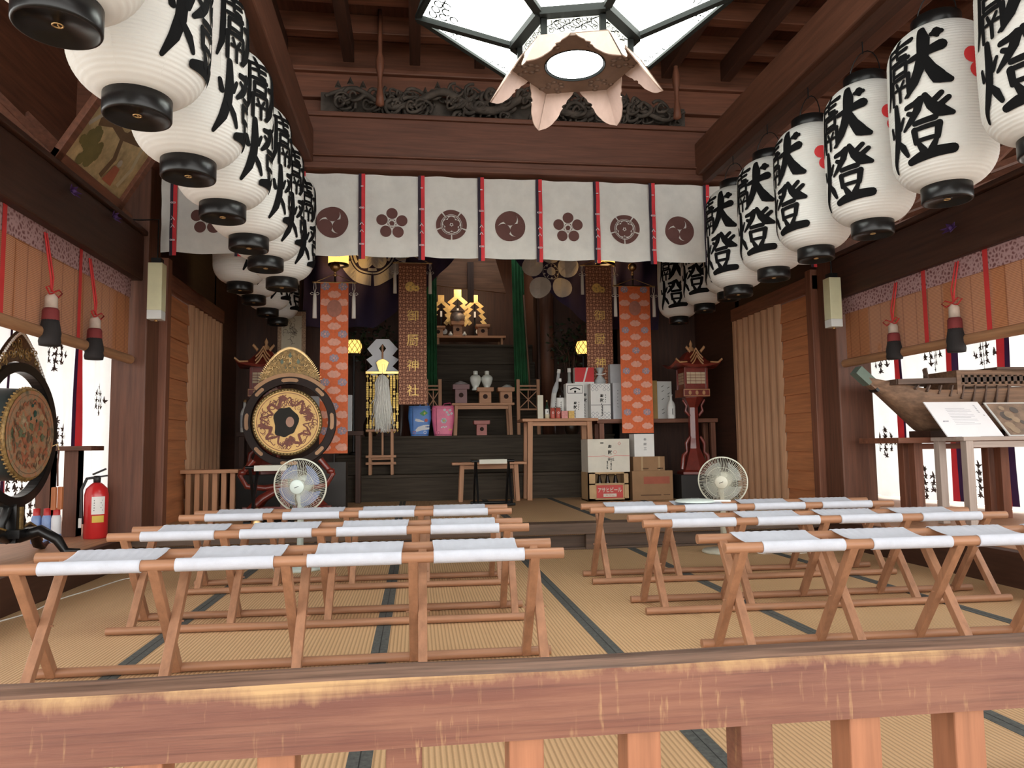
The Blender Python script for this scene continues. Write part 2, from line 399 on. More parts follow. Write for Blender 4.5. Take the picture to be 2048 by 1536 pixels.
for t in range(2, 60, 2): p = pts[t]; cv.add([(p[0]-.03, p[1], p[2]+.03), (p[0]+.03, p[1], p[2]+.03), (p[0], p[1], p[2]+.10), (p[0], p[1]-.03, p[2]+.04)], [(0,1,2), (0,3,2), (1,2,3)])
o = cv.build('carved_transom', mat('weathered_carving', (.075, .058, .046), .8, var=.5, vs=9, bump=.4)); tag(o, 'grey carved wooden transom of clouds and dragon above the long beam', 'carving')

# lapped board doors and pleated screens at both sides of the inner floor
BOARD = wood('door_board', (.47, .185, .078), 'y', var=.22)
SCREEN = mat('pleated_screen', (.46, .255, .145), .6, var=.2, vs=14, stretch=(1, 6, .2))
def side_doors(X, s, y0, y1, y2, nm1, nm2):
    b = MB(); z0 = .216; n = 11; h = 2.02/n
    for k in range(n):
        za = z0+k*h; zb_ = za+h+.012; d = .03
        b.add([(X, y0, za), (X, y1, za), (X+s*-.0, y1, zb_), (X, y0, zb_), (X-s*d, y0, za), (X-s*d, y1, za), (X-s*.006, y1, zb_), (X-s*.006, y0, zb_)],
              [(4,5,6,7), (0,4,7,3), (1,2,6,5), (0,1,5,4), (3,7,6,2)])
    d = b.build(nm1, BOARD); d['kind'] = 'structure'
    f = MB(); f.box(min(X, X-s*.07), max(X, X-s*.07), y0-.06, y2+.05, 2.26, 2.40); f.build('frame', rd('y'), d, .006)
    f = MB(); f.lathe([(.022, 0), (.022, .012), (.012, .014), (.012, .008)], 14, X=Matrix.Translation((X-s*.03, y0+.06, 1.2)) @ Matrix.Rotation(-s*pi/2, 4, 'Y')); f.build('handle', BRASS, d)
    p = MB(); n = 7
    p.sheet(n*8, 1, lambda u, v: (X-s*(.015+.035*abs(sin(u*n*pi))), y1+(y2-y1)*u, .216+2.05*v)); p.box(min(X, X-s*.05), max(X, X-s*.05), y2, y2+.06, .216, 2.26)
    q = p.build(nm2, SCREEN); q['kind'] = 'structure'
side_doors(-3.0, -1, 6.5, 7.42, 8.5, 'door_1', 'door_2')
side_doors(2.9, 1, 6.42, 7.06, 8.1, 'door_3', 'door_4')

# ------------------------------------------------------------------ front balustrade
def rail_mat():
    m = bpy.data.materials.new('worn_red_lacquer'); m.use_nodes = True; nt = m.node_tree; L = nt.links; b = nt.nodes['Principled BSDF']
    tc = nn(nt, 'ShaderNodeTexCoord'); mp = nn(nt, 'ShaderNodeMapping'); mp.inputs['Scale'].default_value = (.9, 6, 14)
    L.new(tc.outputs['Object'], mp.inputs[0])
    a = nn(nt, 'ShaderNodeTexNoise', Scale=2.2, Detail=9., Roughness=.68); L.new(mp.outputs[0], a.inputs['Vector'])
    g = nn(nt, 'ShaderNodeTexNoise', Scale=3.2, Detail=4.); L.new(tc.outputs['Object'], g.inputs['Vector'])
    base = nn(nt, 'ShaderNodeMix', data_type='RGBA'); base.inputs[6].default_value = (.14, .053, .037, 1); base.inputs[7].default_value = (.245, .105, .060, 1); L.new(g.outputs['Fac'], base.inputs[0])
    r1 = nn(nt, 'ShaderNodeMapRange'); r1.inputs['From Min'].default_value = .40; r1.inputs['From Max'].default_value = .62; L.new(a.outputs['Fac'], r1.inputs['Value'])
    c1 = nn(nt, 'ShaderNodeMix', data_type='RGBA', blend_type='MULTIPLY'); c1.inputs[7].default_value = (.72, .60, .62, 1); L.new(r1.outputs[0], c1.inputs[0]); L.new(base.outputs[2], c1.inputs[6])
    # lacquer worn through to pale timber: patchy along the upper arris, with short upright scratches below
    def noise(sx, sy, sz, scale, det):
        q = nn(nt, 'ShaderNodeMapping'); q.inputs['Scale'].default_value = (sx, sy, sz); L.new(tc.outputs['Object'], q.inputs[0])
        n = nn(nt, 'ShaderNodeTexNoise', Scale=scale, Detail=det, Roughness=.65); L.new(q.outputs[0], n.inputs['Vector']); return n.outputs['Fac']
    def ramp(v, lo, hi, t0=0., t1=1.):
        r = nn(nt, 'ShaderNodeMapRange'); r.inputs['From Min'].default_value = lo; r.inputs['From Max'].default_value = hi; r.inputs['To Min'].default_value = t0; r.inputs['To Max'].default_value = t1; L.new(v, r.inputs['Value']); return r.outputs[0]
    def op(o_, x, y):
        n = nn(nt, 'ShaderNodeMath', operation=o_); n.use_clamp = False
        for i_, z_ in enumerate((x, y)):
            if isinstance(z_, float): n.inputs[i_].default_value = z_
            else: L.new(z_, n.inputs[i_])
        return n.outputs[0]
    sp = nn(nt, 'ShaderNodeSeparateXYZ'); L.new(tc.outputs['Object'], sp.inputs[0])
    edge = ramp(sp.outputs[2], .372, .416, -.30, .26)
    patch = noise(1.6, 1, 1, 1.6, 3.); streak = noise(38, 38, 7, 1., 5.); fineg = noise(2, 30, 160, 1., 4.)
    wear = op('ADD', op('ADD', op('MULTIPLY', streak, .55), op('MULTIPLY', patch, 1.35)), edge)
    w1 = ramp(wear, .98, 1.36)
    scr = op('MULTIPLY', ramp(noise(60, 60, 8, 1., 3.), .58, .70), ramp(noise(3, 3, 6, 1.5, 3.), .42, .60))
    wall_ = op('MAXIMUM', w1, op('MULTIPLY', scr, .65))
    c2 = nn(nt, 'ShaderNodeMix', data_type='RGBA'); c2.inputs[7].default_value = (.44, .27, .125, 1); L.new(wall_, c2.inputs[0]); L.new(c1.outputs[2], c2.inputs[6])
    c3 = nn(nt, 'ShaderNodeMix', data_type='RGBA', blend_type='MULTIPLY'); c3.inputs[7].default_value = (.74, .70, .70, 1); L.new(ramp(fineg, .5, .68), c3.inputs[0]); L.new(c2.outputs[2], c3.inputs[6]); c2 = c3
    L.new(c2.outputs[2], b.inputs['Base Color']); b.inputs['Roughness'].default_value = .5
    bp = nn(nt, 'ShaderNodeBump', Strength=.25, Distance=.003); L.new(a.outputs['Fac'], bp.inputs['Height']); L.new(bp.outputs[0], b.inputs['Normal'])
    return m
RAIL = rail_mat()
POSTM = wood('baluster_wood', (.30, .125, .065), 'z', var=.25); 
rl = thing('balustrade', 'long worn red wooden balustrade in front of the stools', 'railing', (0, 1.5, 0))
t_ = MB(); prof = [(1.45, .298), (1.45, .408), (1.456, .417), (1.468, .420), (1.50, .424), (1.54, .421), (1.552, .412), (1.555, .40), (1.555, .298)]
N = 40
t_.sheet(N, len(prof)-1, lambda u, v: (-3.0+5.8*u, prof[round(v*(len(prof)-1))][0], prof[round(v*(len(prof)-1))][1]+.002*sin(u*40)*(prof[round(v*(len(prof)-1))][1] > .4)), smooth=False, mf=lambda u, v: 1 if .3 < v < .8 else 0)
t_.box(-3.0, 2.8, 1.45, 1.555, .292, .298)
t_.build('top_rail', [RAIL, wood('weathered_rail_top', (.13, .068, .046), 'x', var=.5, fine=46, c2=(.30, .175, .12))], rl)
i = 0
for k in range(-7, 10):
    x = -.135+k*.233
    b = MB(); b.box(x-.034, x+.034, 1.462, 1.54, 0, .296); b.build('baluster', [POSTM, RAIL][(k+7) % 3 == 1], rl, .004)
# ------------------------------------------------------------------ folding benches with four canvas seats
CANVAS = mat('seat_canvas', (.51, .53, .595), .85, var=.05, vs=20, bump=.2, bs=300)
BENCHL = 1.985
def make_bench(label):
    t = thing('folding_bench', label, 'bench', (0, 0, 0), 'folding benches with four canvas seats')
    h = BENCHL/2; ZT = .45; YB = .145; R = .0205
    for s in (-1, 1):
        b = MB(); b.tube([(-h, s*YB, ZT), (h, s*YB, ZT)], R, 14); b.build('top_bar', sw('x'), t)
        b = MB(); b.tube([(-h+.005, s*YB, .02), (h-.005, s*YB, .02)], .0185, 12); b.build('foot_bar', sw('x'), t)
    xs = [-h+.09+k*(BENCHL-.18)/4 for k in range(5)]
    for x in xs:
        for s in (-1, 1):
            b = MB(); xx = x+s*.0175
            b.bar((xx, -s*YB, .012), (xx, s*YB, ZT-.006), .032, .034, (1, 0, 0))
            if s < 0: b.tube([(x-.045, 0, .226), (x+.045, 0, .226)], .004, 6)
            b.build('leg', sw('z'), t, .002)
    w = .335
    for k in range(4):
        xc = xs[k]+(xs[1]-xs[0])/2; r = R+.002
        pf = [(-YB-r*sin(a), ZT-r*cos(a)) for a in [pi*q/10 for q in range(-2, 11)]]
        n1 = len(pf)
        sag = [(-YB+2*YB*q/12, ZT+R-.020*sin(pi*q/12)) for q in range(1, 12)]
        pf += sag
        pf += [(YB+r*sin(a), ZT+r*cos(a)) for a in [pi*q/10 for q in range(0, 12)]]
        M_ = len(pf)-1
        def fn(u, v, pf=pf, M_=M_, xc=xc, k=k):
            y, z = pf[round(v*M_)]; e = (u-.5)
            g = sin(pi*min(1, max(0, (v-.361)/.306))); h2_ = min(1, max(0, (v-.5)/.12))*min(1, max(0, (.82-v)/.1))
            return (xc+e*(w-.008*g), y, z+.0025*h2_*abs(sin(u*31+k*2+.8*sin(u*7)))-.006*g*(1-(2*e)**2))
        b = MB(); b.sheet(40, M_, fn)
        b.build('canvas_seat', CANVAS, t, solid=.003)
    return t
BL = [(-1.255, 2.93), (-1.245, 3.855), (-1.21, 4.80)]; BR = [(1.355, 2.89), (1.32, 3.80), (1.25, 4.65)]
dl = 'wooden folding bench with white canvas seats, {} of three left of the aisle'
drl = 'wooden folding bench with white canvas seats, {} of three right of the aisle'
b0 = make_bench(dl.format('nearest')); b0.location = (BL[0][0], BL[0][1], 0); b0.rotation_euler.z = -.008
for (x, y), lb, rz in ((BL[1], dl.format('middle one'), -.027), (BL[2], dl.format('farthest'), -.028),
                       (BR[0], drl.format('nearest'), -.012), (BR[1], drl.format('middle one'), -.022), (BR[2], drl.format('farthest'), -.022)):
    dup(b0, (x, y, 0), lb, rz)

# ------------------------------------------------------------------ paper lanterns
LPAPER = mat('lantern_paper', (.80, .795, .765), .75, var=.03, vs=8, transl=.25)
LH = .77
def lr(t):
    s = abs(2*t-1); k = .60
    if s < k: return .222+.004*(1-(s/k)**2)
    q = (s-k)/(1-k); return .1+.122*(1-q**2.1)**.62
# brush strokes of the two characters on the lanterns: (points, widths) in a unit square
KEN = [([(.24, 1.0), (.25, .86)], [.05, .07]), ([(.06, .865), (.30, .88), (.50, .91)], [.045, .05, .07]), ([(.09, .87), (.085, .5), (.07, .2), (.0, -.02)], [.05, .06, .06, .025]),
       ([(.15, .765), (.32, .785), (.44, .80)], [.04, .05, .05]), ([(.27, .86), (.27, .70), (.42, .69)], [.045, .045, .05]),
       ([(.15, .63), (.47, .645)], [.045, .05]), ([(.18, .56), (.18, .42)], [.045, .045]), ([(.18, .565), (.43, .575)], [.04, .045]), ([(.43, .575), (.42, .42)], [.05, .045]), ([(.18, .435), (.42, .44)], [.04, .04]),
       ([(.15, .36), (.15, .0)], [.05, .045]), ([(.15, .36), (.46, .375)], [.045, .05]), ([(.46, .375), (.46, .06), (.40, .02)], [.055, .055, .03]), ([(.24, .30), (.27, .22)], [.035, .04]), ([(.38, .30), (.33, .22)], [.035, .04]), ([(.21, .20), (.41, .205)], [.035, .035]), ([(.305, .20), (.305, .0)], [.045, .04]),
       ([(.50, .56), (.70, .60), (.93, .66)], [.06, .085, .12]), ([(.66, 1.0), (.70, .80), (.69, .58), (.62, .36), (.54, .18), (.44, .02)], [.08, .13, .12, .11, .10, .04]), ([(.70, .56), (.78, .34), (.88, .17), (1.02, .10)], [.06, .11, .15, .07]), ([(.82, .86), (.86, .87), (.90, .88), (.94, .88)], [.06, .125, .13, .06])]
TOU = [([(.045, .70), (.075, .56)], [.045, .06]), ([(.33, .76), (.26, .62)], [.04, .06]), ([(.19, 1.0), (.20, .72), (.18, .46), (.11, .22), (.0, .0)], [.07, .10, .10, .09, .04]), ([(.20, .42), (.29, .30), (.36, .16)], [.05, .08, .05]),
       ([(.40, .90), (.52, .915), (.62, .95)], [.06, .07, .09]), ([(.61, .95), (.56, .80), (.47, .68), (.34, .56)], [.09, .09, .08, .04]), ([(.42, .80), (.50, .755)], [.05, .06]), ([(.68, 1.0), (.76, .82), (.88, .70), (1.03, .64)], [.06, .10, .14, .06]), ([(.90, .97), (.78, .86)], [.06, .07]), ([(.99, .88), (.86, .775)], [.06, .07]),
       ([(.52, .60), (.80, .615)], [.06, .07]), ([(.50, .50), (.52, .30)], [.07, .06]), ([(.50, .50), (.85, .515)], [.05, .06]), ([(.85, .515), (.82, .31)], [.075, .06]), ([(.52, .32), (.83, .325)], [.05, .05]),
       ([(.56, .27), (.62, .15)], [.05, .08]), ([(.80, .27), (.74, .15)], [.05, .08]), ([(.38, .04), (.55, .075), (.80, .10), (1.02, .10)], [.07, .10, .11, .10])]
def brush(mb, strokes, fn, w, h):
    for j, (p, wd) in enumerate(strokes):
        P, W = [], []
        for i in range(len(p)-1):
            n = max(2, int(sqrt((p[i+1][0]-p[i][0])**2+(p[i+1][1]-p[i][1])**2)/.05))
            for q in range(n+(i == len(p)-2)):
                t = q/n; P.append(((p[i][0]*(1-t)+p[i+1][0]*t-.5)*w, (p[i][1]*(1-t)+p[i+1][1]*t-.5)*h)); W.append((wd[i]*(1-t)+wd[i+1]*t)*w*1.45)
        # rounded brush ends
        for e in (0, -1):
            r = W[e]/2; mb.disc(lambda u, v: fn(u, v, .0002*j+.0001), r, 10, 1, P[e], cut=True)
        mb.stroke(P, W, lambda u, v: fn(u, v, .0002*j), 1)
def make_lantern(label, group):
    t = thing('paper_lantern', label, 'lantern', (0, 0, 0), group)
    b = MB(); NR = 56; prof = []
    for i in range(NR*4+1):
        tt = i/(NR*4); prof.append((lr(tt)-.0026*(1-abs(sin(pi*i/4)))**1., .07+LH*tt))
    n = 56
    b.lathe(prof, n)
    # lengthwise threads under the paper
    def surf(u, v, lift=.0032, a0=-pi/2):
        z = .07+LH*.5+v; tt = (z-.07)/LH; r = lr(tt)+lift; a = a0+u/.222
        return (r*cos(a), r*sin(a), z)
    for k in range(8):
        a = 2*pi*k/8+.2; b.stroke([(0, -LH*.47+LH*.94*q/40) for q in range(41)], .003, lambda u, v, a=a: surf(u, v, .0008, a))
    brush(b, KEN, lambda u, v, l: surf(u, v+.162, .0026+l), .30, .305)
    brush(b, TOU, lambda u, v, l: surf(u, v-.155, .0026+l), .295, .30)
    for k in range(5):
        a = pi/2+2*pi*k/5; b.disc(lambda u, v: surf(u+.315, v+.13), .039, 18, 2, (.063*cos(a), .063*sin(a)), cut=True)
    b.disc(lambda u, v: surf(u+.315, v+.13, .0036), .017, 14, 2, cut=True)
    b.build('paper_body', [LPAPER, INK, REDINK], t)
    c = MB(); c.lathe([(.0, .018), (.098, .018), (.1, 0), (.106, 0), (.109, .006), (.109, .072), (.104, .076), (.09, .074)], 40); c.build('bottom_ring', lac(), t)
    c = MB(); c.tube([(.013*cos(a), .013*sin(a), .011) for a in [2*pi*q/12 for q in range(12)]], .0028, 6, closed=True); c.tube([(0, 0, .02), (0, 0, .012), (.012, 0, .011)], .002, 5); c.build('pull_ring', BRASS, t)
    z = .07+LH
    c = MB(); c.lathe([(.09, z-.004), (.104, z-.006), (.109, z), (.109, z+.06), (.104, z+.064), (.096, z+.06), (.096, z+.01), (0, z+.01)], 40); c.build('top_ring', lac(), t)
    c = MB(); pts = [(-.1, 0, z+.05)]+[(.1*cos(a), 0, z+.05+.16*sin(a)) for a in [pi-pi*q/10 for q in range(1, 10)]]+[(.1, 0, z+.05)]
    c.tube(pts, .0035, 6); c.tube([(0, 0, z+.2), (0, 0, z+.30)], .004, 6); c.build('hanging_wire', lac(), t)
    return t
ordn = ['front', 'second', 'third', 'fourth', 'fifth', 'sixth', 'seventh']
Z0 = 1.975
first = None
def lab(side, i, n): return f'white paper lantern with black brush letters, {"nearest" if i == 0 else ordn[i] if i < n-1 else "farthest"} of the row along the {side} beam'
G1, G2 = 'lanterns along the left beam', 'lanterns along the right beam'
LY = [2.03, 2.575, 3.145, 3.70, 4.275, 4.75, 5.32]
for i, y in enumerate(LY):
    rz = radians(76)+[.05, .0, .06, -.03, .08, .0, -.05][i]
    if first is None: first = make_lantern(lab('left', 0, 7), G1); first.location = (-1.755, y, Z0); first.rotation_euler.z = rz
    else: dup(first, (-1.745, y, Z0), lab('left', i, 7), rz, G1)
RY = [2.56, 3.13, 3.70, 4.24, 4.78, 5.35]
RX = [1.69, 1.685, 1.68, 1.655, 1.65, 1.65]
for i, y in enumerate(RY):
    dup(first, (RX[i], y, Z0), lab('right', i, 6), radians(-71)+[.0, .05, .0, -.18, .12, .08][i], G2)
G3, G4 = 'lanterns at the left of the raised floor', 'lanterns at the right of the raised floor'
for i, y in enumerate((6.5, 7.05, 7.7, 8.25)):
    dup(first, (-2.30, y, 2.2), f'white paper lantern in the dark left corner beyond the curtain, {["nearest", "second", "third", "farthest"][i]} there', radians(58), G3)
for i, y in enumerate((6.6, 7.2, 7.95)):
    dup(first, (2.13, y, 2.2), f'white paper lantern in the dark right corner beyond the curtain, {["nearest", "middle one", "farthest"][i]} there', radians(-58+[0, 5, 20][i]), G4)
# rails that carry the lanterns
for nm, x, y0, y1, z in (('left', -1.75, 1.9, 5.6, 3.12), ('right', 1.67, 2.4, 5.6, 3.12)):
    b = MB(); b.bar((x, y0, z), (x, y1+.35, z), .05, .07); struct('trim_lantern_rail_'+nm, b, dk('y'))
for nm, x, y0, y1, z in (('left', -2.30, 6.3, 8.6, 3.36), ('right', 2.13, 6.3, 8.6, 3.36)):
    b = MB(); b.bar((x, y0, z), (x, y1, z), .06, .08); b.bar((x, y0+.1, z), (x, y0+.1, 3.76), .05, .05); b.bar((x, y1-.1, z), (x, y1-.1, 3.76), .05, .05); struct('trim_lantern_rail_far_'+nm, b, dk('y'))

# ------------------------------------------------------------------ big six-sided ceiling lamp
LIT = mat('lit_frosted_panel', (.9, .93, .9), .5, var=0, emit=(.93, 1., .92), estr=1.7)
LITHOT = mat('lit_lamp_disc', (.95, .97, 1), .5, var=0, emit=(.96, .98, 1.), estr=8.)
BLK = mat('dark_bronze_frame', (.010, .012, .011), .6, var=.1, spec=.2)
SKB = mat('lamp_skirt_wood', (.17, .11, .08), .6, var=.15, vs=12)
LITW = mat('lit_filigree_glass', (.9, .93, .9), .5, var=0, emit=(1., 1., .86), estr=.34)
LEAF = mat('lamp_wood', (.38, .27, .22), .6, var=.1, stretch=(1, 1, .2), vs=20)
lc = Vector((-.03, 3.43, 0)); ph0 = radians(-14)
lamp = thing('ceiling_lamp', 'big six-sided ceiling lamp with lit white panels and black frame', 'lamp', (lc.x, lc.y, 2.6))
def hx(R, z, k, f=0.):
    a = ph0+(k+f)*pi/3
    return Vector((lc.x+R*cos(a), lc.y+R*sin(a), z))
RO, ZO, RI, ZI = .79, 3.02, .30, 2.84
fr = MB()
for k in range(6):
    fr.bar(hx(RI, ZI, k), hx(RO, ZO, k), .04, .035); fr.bar(hx(RI, ZI, k), hx(RI, ZI, k+1), .05, .045); fr.bar(hx(RO, ZO, k), hx(RO, ZO, k+1), .026, .026)
    fr.bar(hx(RO, ZO, k), hx(RO*.93, ZO+.16, k), .022, .022); fr.bar(hx(RO*.93, ZO+.16, k), hx(RO*.93, ZO+.16, k+1), .022, .022)
    fr.bar(hx(.27, 2.72, k), hx(.27, ZI, k), .028, .028)
fr.build('frame', BLK, lamp)
for k in range(6):
    q = MB(); a, b_, c_, d_ = hx(RI+.012, ZI+.004, k), hx(RO-.01, ZO+.004, k), hx(RO-.01, ZO+.004, k+1), hx(RI+.012, ZI+.004, k+1)
    q.poly([a, b_, c_, d_]); q.poly([p+Vector((0, 0, .006)) for p in (d_, c_, b_, a)])
    # filigree in the outer corners
    nrm = (b_-a).cross(d_-a).normalized(); nrm = -nrm if nrm.z > 0 else nrm
    for cn, ea, eb in ((b_, c_-b_, a-b_), (c_, b_-c_, d_-c_)):
        ea = ea.normalized(); eb = eb.normalized(); ey = (eb-ea*ea.dot(eb)).normalized()
        for m_ in range(9):
            i0 = [.06, .105, .15, .195, .24, .06, .105, .15, .06][m_]; j0 = [.05, .05, .05, .05, .045, .1, .1, .09, .15][m_]
            c0 = cn+ea*i0+ey*j0+nrm*.003+ea*max(0, (ey.dot(eb)) and j0*(ea.dot(eb)/max(ey.dot(eb), .2)))
            f_ = plane(c0, ea, ey, nrm); q.ring(f_, .017, .024, 14, 1, a0=.3*m_, a1=.3*m_+5.2)
    q.build('glass_panel', [LIT, BLK], lamp)
    q = MB(); a, b_, c_, d_ = hx(.262, 2.735, k), hx(.262, 2.825, k), hx(.262, 2.825, k+1), hx(.262, 2.735, k+1)
    q.poly([a, b_, c_, d_]); ex = (d_-a).normalized(); f_ = plane((a+b_+c_+d_)/4, ex, (0, 0, 1), ex.cross(Vector((0, 0, 1))), .003)
    rr = random.Random(k)
    for m_ in range(16): u = -.105+.014*m_; q.stroke([(u+.012*sin(3*z+m_)+.006*cos(7*z), .036-z*.020) for z in (0, .5, 1, 1.5, 2, 2.4)], .0042, f_, 1)
    for m_ in range(9): q.ring(f_, .009, .0125, 10, 1, (-.10+.025*m_, .022*(1 if m_ % 2 else -.6)))
    q.build('filigree_window', [LITW, BLK], lamp)
# top closing plate and hanging rod
q = MB(); q.prism([(hx(RO*.93, 0, k).x, hx(RO*.93, 0, k).y) for k in range(6)], 3.18, 3.2, lambda a, b, t: (a, b, t)); q.lathe([(.05, 3.2), (.05, 3.3), (.018, 3.32), (.018, 4.27), (.07, 4.28), (.07, 4.42)], 16, (lc.x, lc.y, 0)); q.build('hanger', BLK, lamp)
# wooden skirt with six leaf-shaped corner flaps
sk = MB(); RS = .315
hexo = [(hx(RS, 0, k).x, hx(RS, 0, k).y) for k in range(6)]
n = 48; V = []; F = []
def hexr(a):
    d = ((a-ph0) % (pi/3))-pi/6; return RS*cos(pi/6)/cos(d)
for z in (2.725, 2.71):
    for k in range(n): a = ph0+2*pi*k/n; r = hexr(a); V += [(lc.x+.145*cos(a), lc.y+.145*sin(a), z), (lc.x+r*cos(a), lc.y+r*sin(a), z)]
for k in range(n):
    j = (k+1) % n
    F += [(2*k, 2*k+1, 2*j+1, 2*j), (2*n+2*k, 2*n+2*j, 2*n+2*j+1, 2*n+2*k+1), (2*k+1, 2*n+2*k+1, 2*n+2*j+1, 2*j+1), (2*k, 2*j, 2*n+2*j, 2*n+2*k)]
sk.add(V, F, 0, False); 
for k in range(6):   # raised leaf ornament on the underside
    for s in (-1, 1):
        a = ph0+k*pi/3
        for m_ in range(4):
            rr_ = .19+.03*m_; aa = a+s*(.10+.07*(m_ % 2)); sk.lathe([(0, -.004), (.016, 0), (0, .004)], 8, (lc.x+rr_*cos(aa), lc.y+rr_*sin(aa), 2.709))
sk.build('skirt_board', SKB, lamp)
for k in range(6):
    q = MB(); c0 = hx(RS, 2.72, k); tip = hx(RS+.105, 2.552, k)
    for s in (-1, 1):
        e0 = c0+(hx(RS, 2.72, k+s)-c0).normalized()*.152
        ex = (tip-c0); side = (e0-c0)
        edge = []
        for m_ in range(25):
            t = m_/24; wv = (1-.58*t**.8)*sqrt(max(0, 1-max(0, (t-.72)/.28)**2))*(.97+.06*abs(sin(t*12)))
            if .36 < t < .44: wv *= .88
            edge.append(c0+ex*t+side*wv)
        V = []; N_ = len(edge); nr = ex.cross(side).normalized()*.005
        for m_ in range(N_): p = c0+ex*m_/(N_-1); V += [p, edge[m_]]
        V2 = [v+nr for v in V]; F = []
        for m_ in range(N_-1): F.append((2*m_, 2*m_+1, 2*m_+3, 2*m_+2)); F.append((2*N_+2*m_, 2*N_+2*m_+2, 2*N_+2*m_+3, 2*N_+2*m_+1)); F.append((2*m_+1, 2*N_+2*m_+1, 2*N_+2*m_+3, 2*m_+3))
        q.add(V+V2, F, 0, False)
    q.build('leaf_flap', LEAF, lamp)
q = MB(); q.lathe([(0, 2.712), (.13, 2.712), (.145, 2.718), (.145, 2.725), (0, 2.725)], 40, (lc.x, lc.y, 0)); q.build('light_disc', LITHOT, lamp)
q = MB(); q.lathe([(.143, 2.715), (.146, 2.706), (.15, 2.706), (.152, 2.715)], 40, (lc.x, lc.y, 0)); q.build('disc_rim', BLK, lamp)
# ------------------------------------------------------------------ crests
def circ(c, r, n=20, rx=1., ry=1., rot=0.):
    o = []
    for k in range(n):
        a = 2*pi*k/n; x, y = r*rx*cos(a), r*ry*sin(a); o.append((c[0]+x*cos(rot)-y*sin(rot), c[1]+x*sin(rot)+y*cos(rot)))
    return o
def sector(r0, r1, a0, a1, n=12):
    return [(r0*cos(a0+(a1-a0)*k/n), r0*sin(a0+(a1-a0)*k/n)) for k in range(n+1)]+[(r1*cos(a1-(a1-a0)*k/n), r1*sin(a1-(a1-a0)*k/n)) for k in range(n+1)]
def rot2(p, a): return [(x*cos(a)-y*sin(a), x*sin(a)+y*cos(a)) for x, y in p]
def tomoe():
    o = []
    for k in range(3):
        a = pi/2+k*2*pi/3
        o.append(circ((.52*cos(a), .52*sin(a)), .455, 24))
        out = [(cos(a-.45+t*2.75/16), sin(a-.45+t*2.75/16)) for t in range(17)]
        inn = [((1-.9*(1-t/16)**1.5)*cos(a+.2+t*2.1/16), (1-.9*(1-t/16)**1.5)*sin(a+.2+t*2.1/16)) for t in range(17)]
        o += [[out[t], out[t+1], inn[t+1], inn[t]] for t in range(16)]
    return o
def plum(inner=True):
    o = []
    for k in range(5): a = pi/2+k*2*pi/5; o.append(circ((.66*cos(a), .66*sin(a)), .36))
    o.append(circ((0, 0), .155))
    for k in range(5):
        a = pi/2+(k+.5)*2*pi/5; b = pi/2+k*2*pi/5
        o.append(circ((.25*cos(a), .25*sin(a)), .035, 8)); o.append(rot2([(.17, -.012), (.28, -.012), (.28, .012), (.17, .012)], b)); 
        o.append(sector(.275, .295, a-.5, a+.5, 6))
    return o
def mokko():
    o = []
    for k in range(5):
        a = pi/2+k*2*pi/5; o.append(sector(.70, 1.0, a-.58, a+.58, 14)); o.append(sector(.62, .665, a-.62, a+.62, 12))
        pet = [(.10, 0)]+[(.12+.44*sin(pi*t/16)**.6*1.0 if 0 else .33+.23*cos(pi-2*pi*t/16), .235*sin(pi-2*pi*t/16)) for t in range(1, 16)]
        o.append(rot2(pet, a)); o.append(sector(.50, .58, a+.40, a+.86, 6))
    o.append(circ((0, 0), .06, 10)); return o
def lay(mb, polys, fn0, sc, m, cut=None, c=(0, 0)):
    for i_, p in enumerate(polys):
        fn = (lambda u, v, i_=i_: tuple(Vector(fn0(u, v))-Vector((0, .00025*(i_ % 17), 0))))
        P = [(c[0]+x*sc, c[1]+y*sc) for x, y in p]
        if not cut: mb.add([fn(*q) for q in P], [tuple(range(len(P)))], m, False); continue
        bm = bmesh.new(); vs = [bm.verts.new((x, y, 0)) for x, y in P]
        try: bm.faces.new(vs)
        except ValueError: bm.free(); continue
        bmesh.ops.triangulate(bm, faces=bm.faces[:])
        for ax in (0, 1):
            lo = min(q[ax] for q in P); hi = max(q[ax] for q in P); k = math.ceil(lo/cut)*cut
            while k < hi:
                bmesh.ops.bisect_plane(bm, geom=bm.verts[:]+bm.edges[:]+bm.faces[:], plane_co=(k, 0, 0) if ax == 0 else (0, k, 0), plane_no=(1, 0, 0) if ax == 0 else (0, 1, 0), dist=1e-6); k += cut
        bm.verts.index_update(); mb.add([fn(a.co.x, a.co.y) for a in bm.verts], [tuple(x.index for x in q.verts) for q in bm.faces], m, False); bm.free()

# ------------------------------------------------------------------ white crest curtain under the long beam
rb = [-2.70, -2.205, -1.715, -1.241, -.759, -.267, .223, .718, 1.206, 1.695, 2.18, 2.66]
def nz(x, z): return 6.03+.007*sin(x*23+z*4)+.006*sin(x*9-z*11)+.004*sin(z*31+x*15)
def nbot(x): return 2.415-.012*abs(sin((x+.267)*pi/.49))
ct = thing('crest_curtain', 'white cloth curtain with brown crests and red ribbons under the long beam', 'curtain', (0, 6.03, 3.1))
m_ = MB()
def nfn(u, v): x = -2.80+5.5*u; zb_ = nbot(x); return (x, nz(x, zb_+(3.09-zb_)*v), zb_+(3.09-zb_)*v)
m_.sheet(160, 18, nfn)
m_.build('cloth', [WHITE], ct)
seq = [plum, mokko, tomoe]
NOREN_BROWN = mat('brown_crest_dye', (.115, .048, .042), .85, var=.08)
for i in range(len(rb)-1):
    m_ = MB()
    c = (rb[i]+rb[i+1])/2; kind = {0: plum, 1: mokko, 2: tomoe}[(i-0) % 3]
    lay(m_, kind(), lambda u, v, c=c: (c+u, nz(c+u, 2.685+v)-.004, 2.685+v), .128, 0, cut=.03)
    m_.build('crest', NOREN_BROWN, ct)
WHITED = mat('ribbon_print', (.72, .62, .66), .8, var=0)
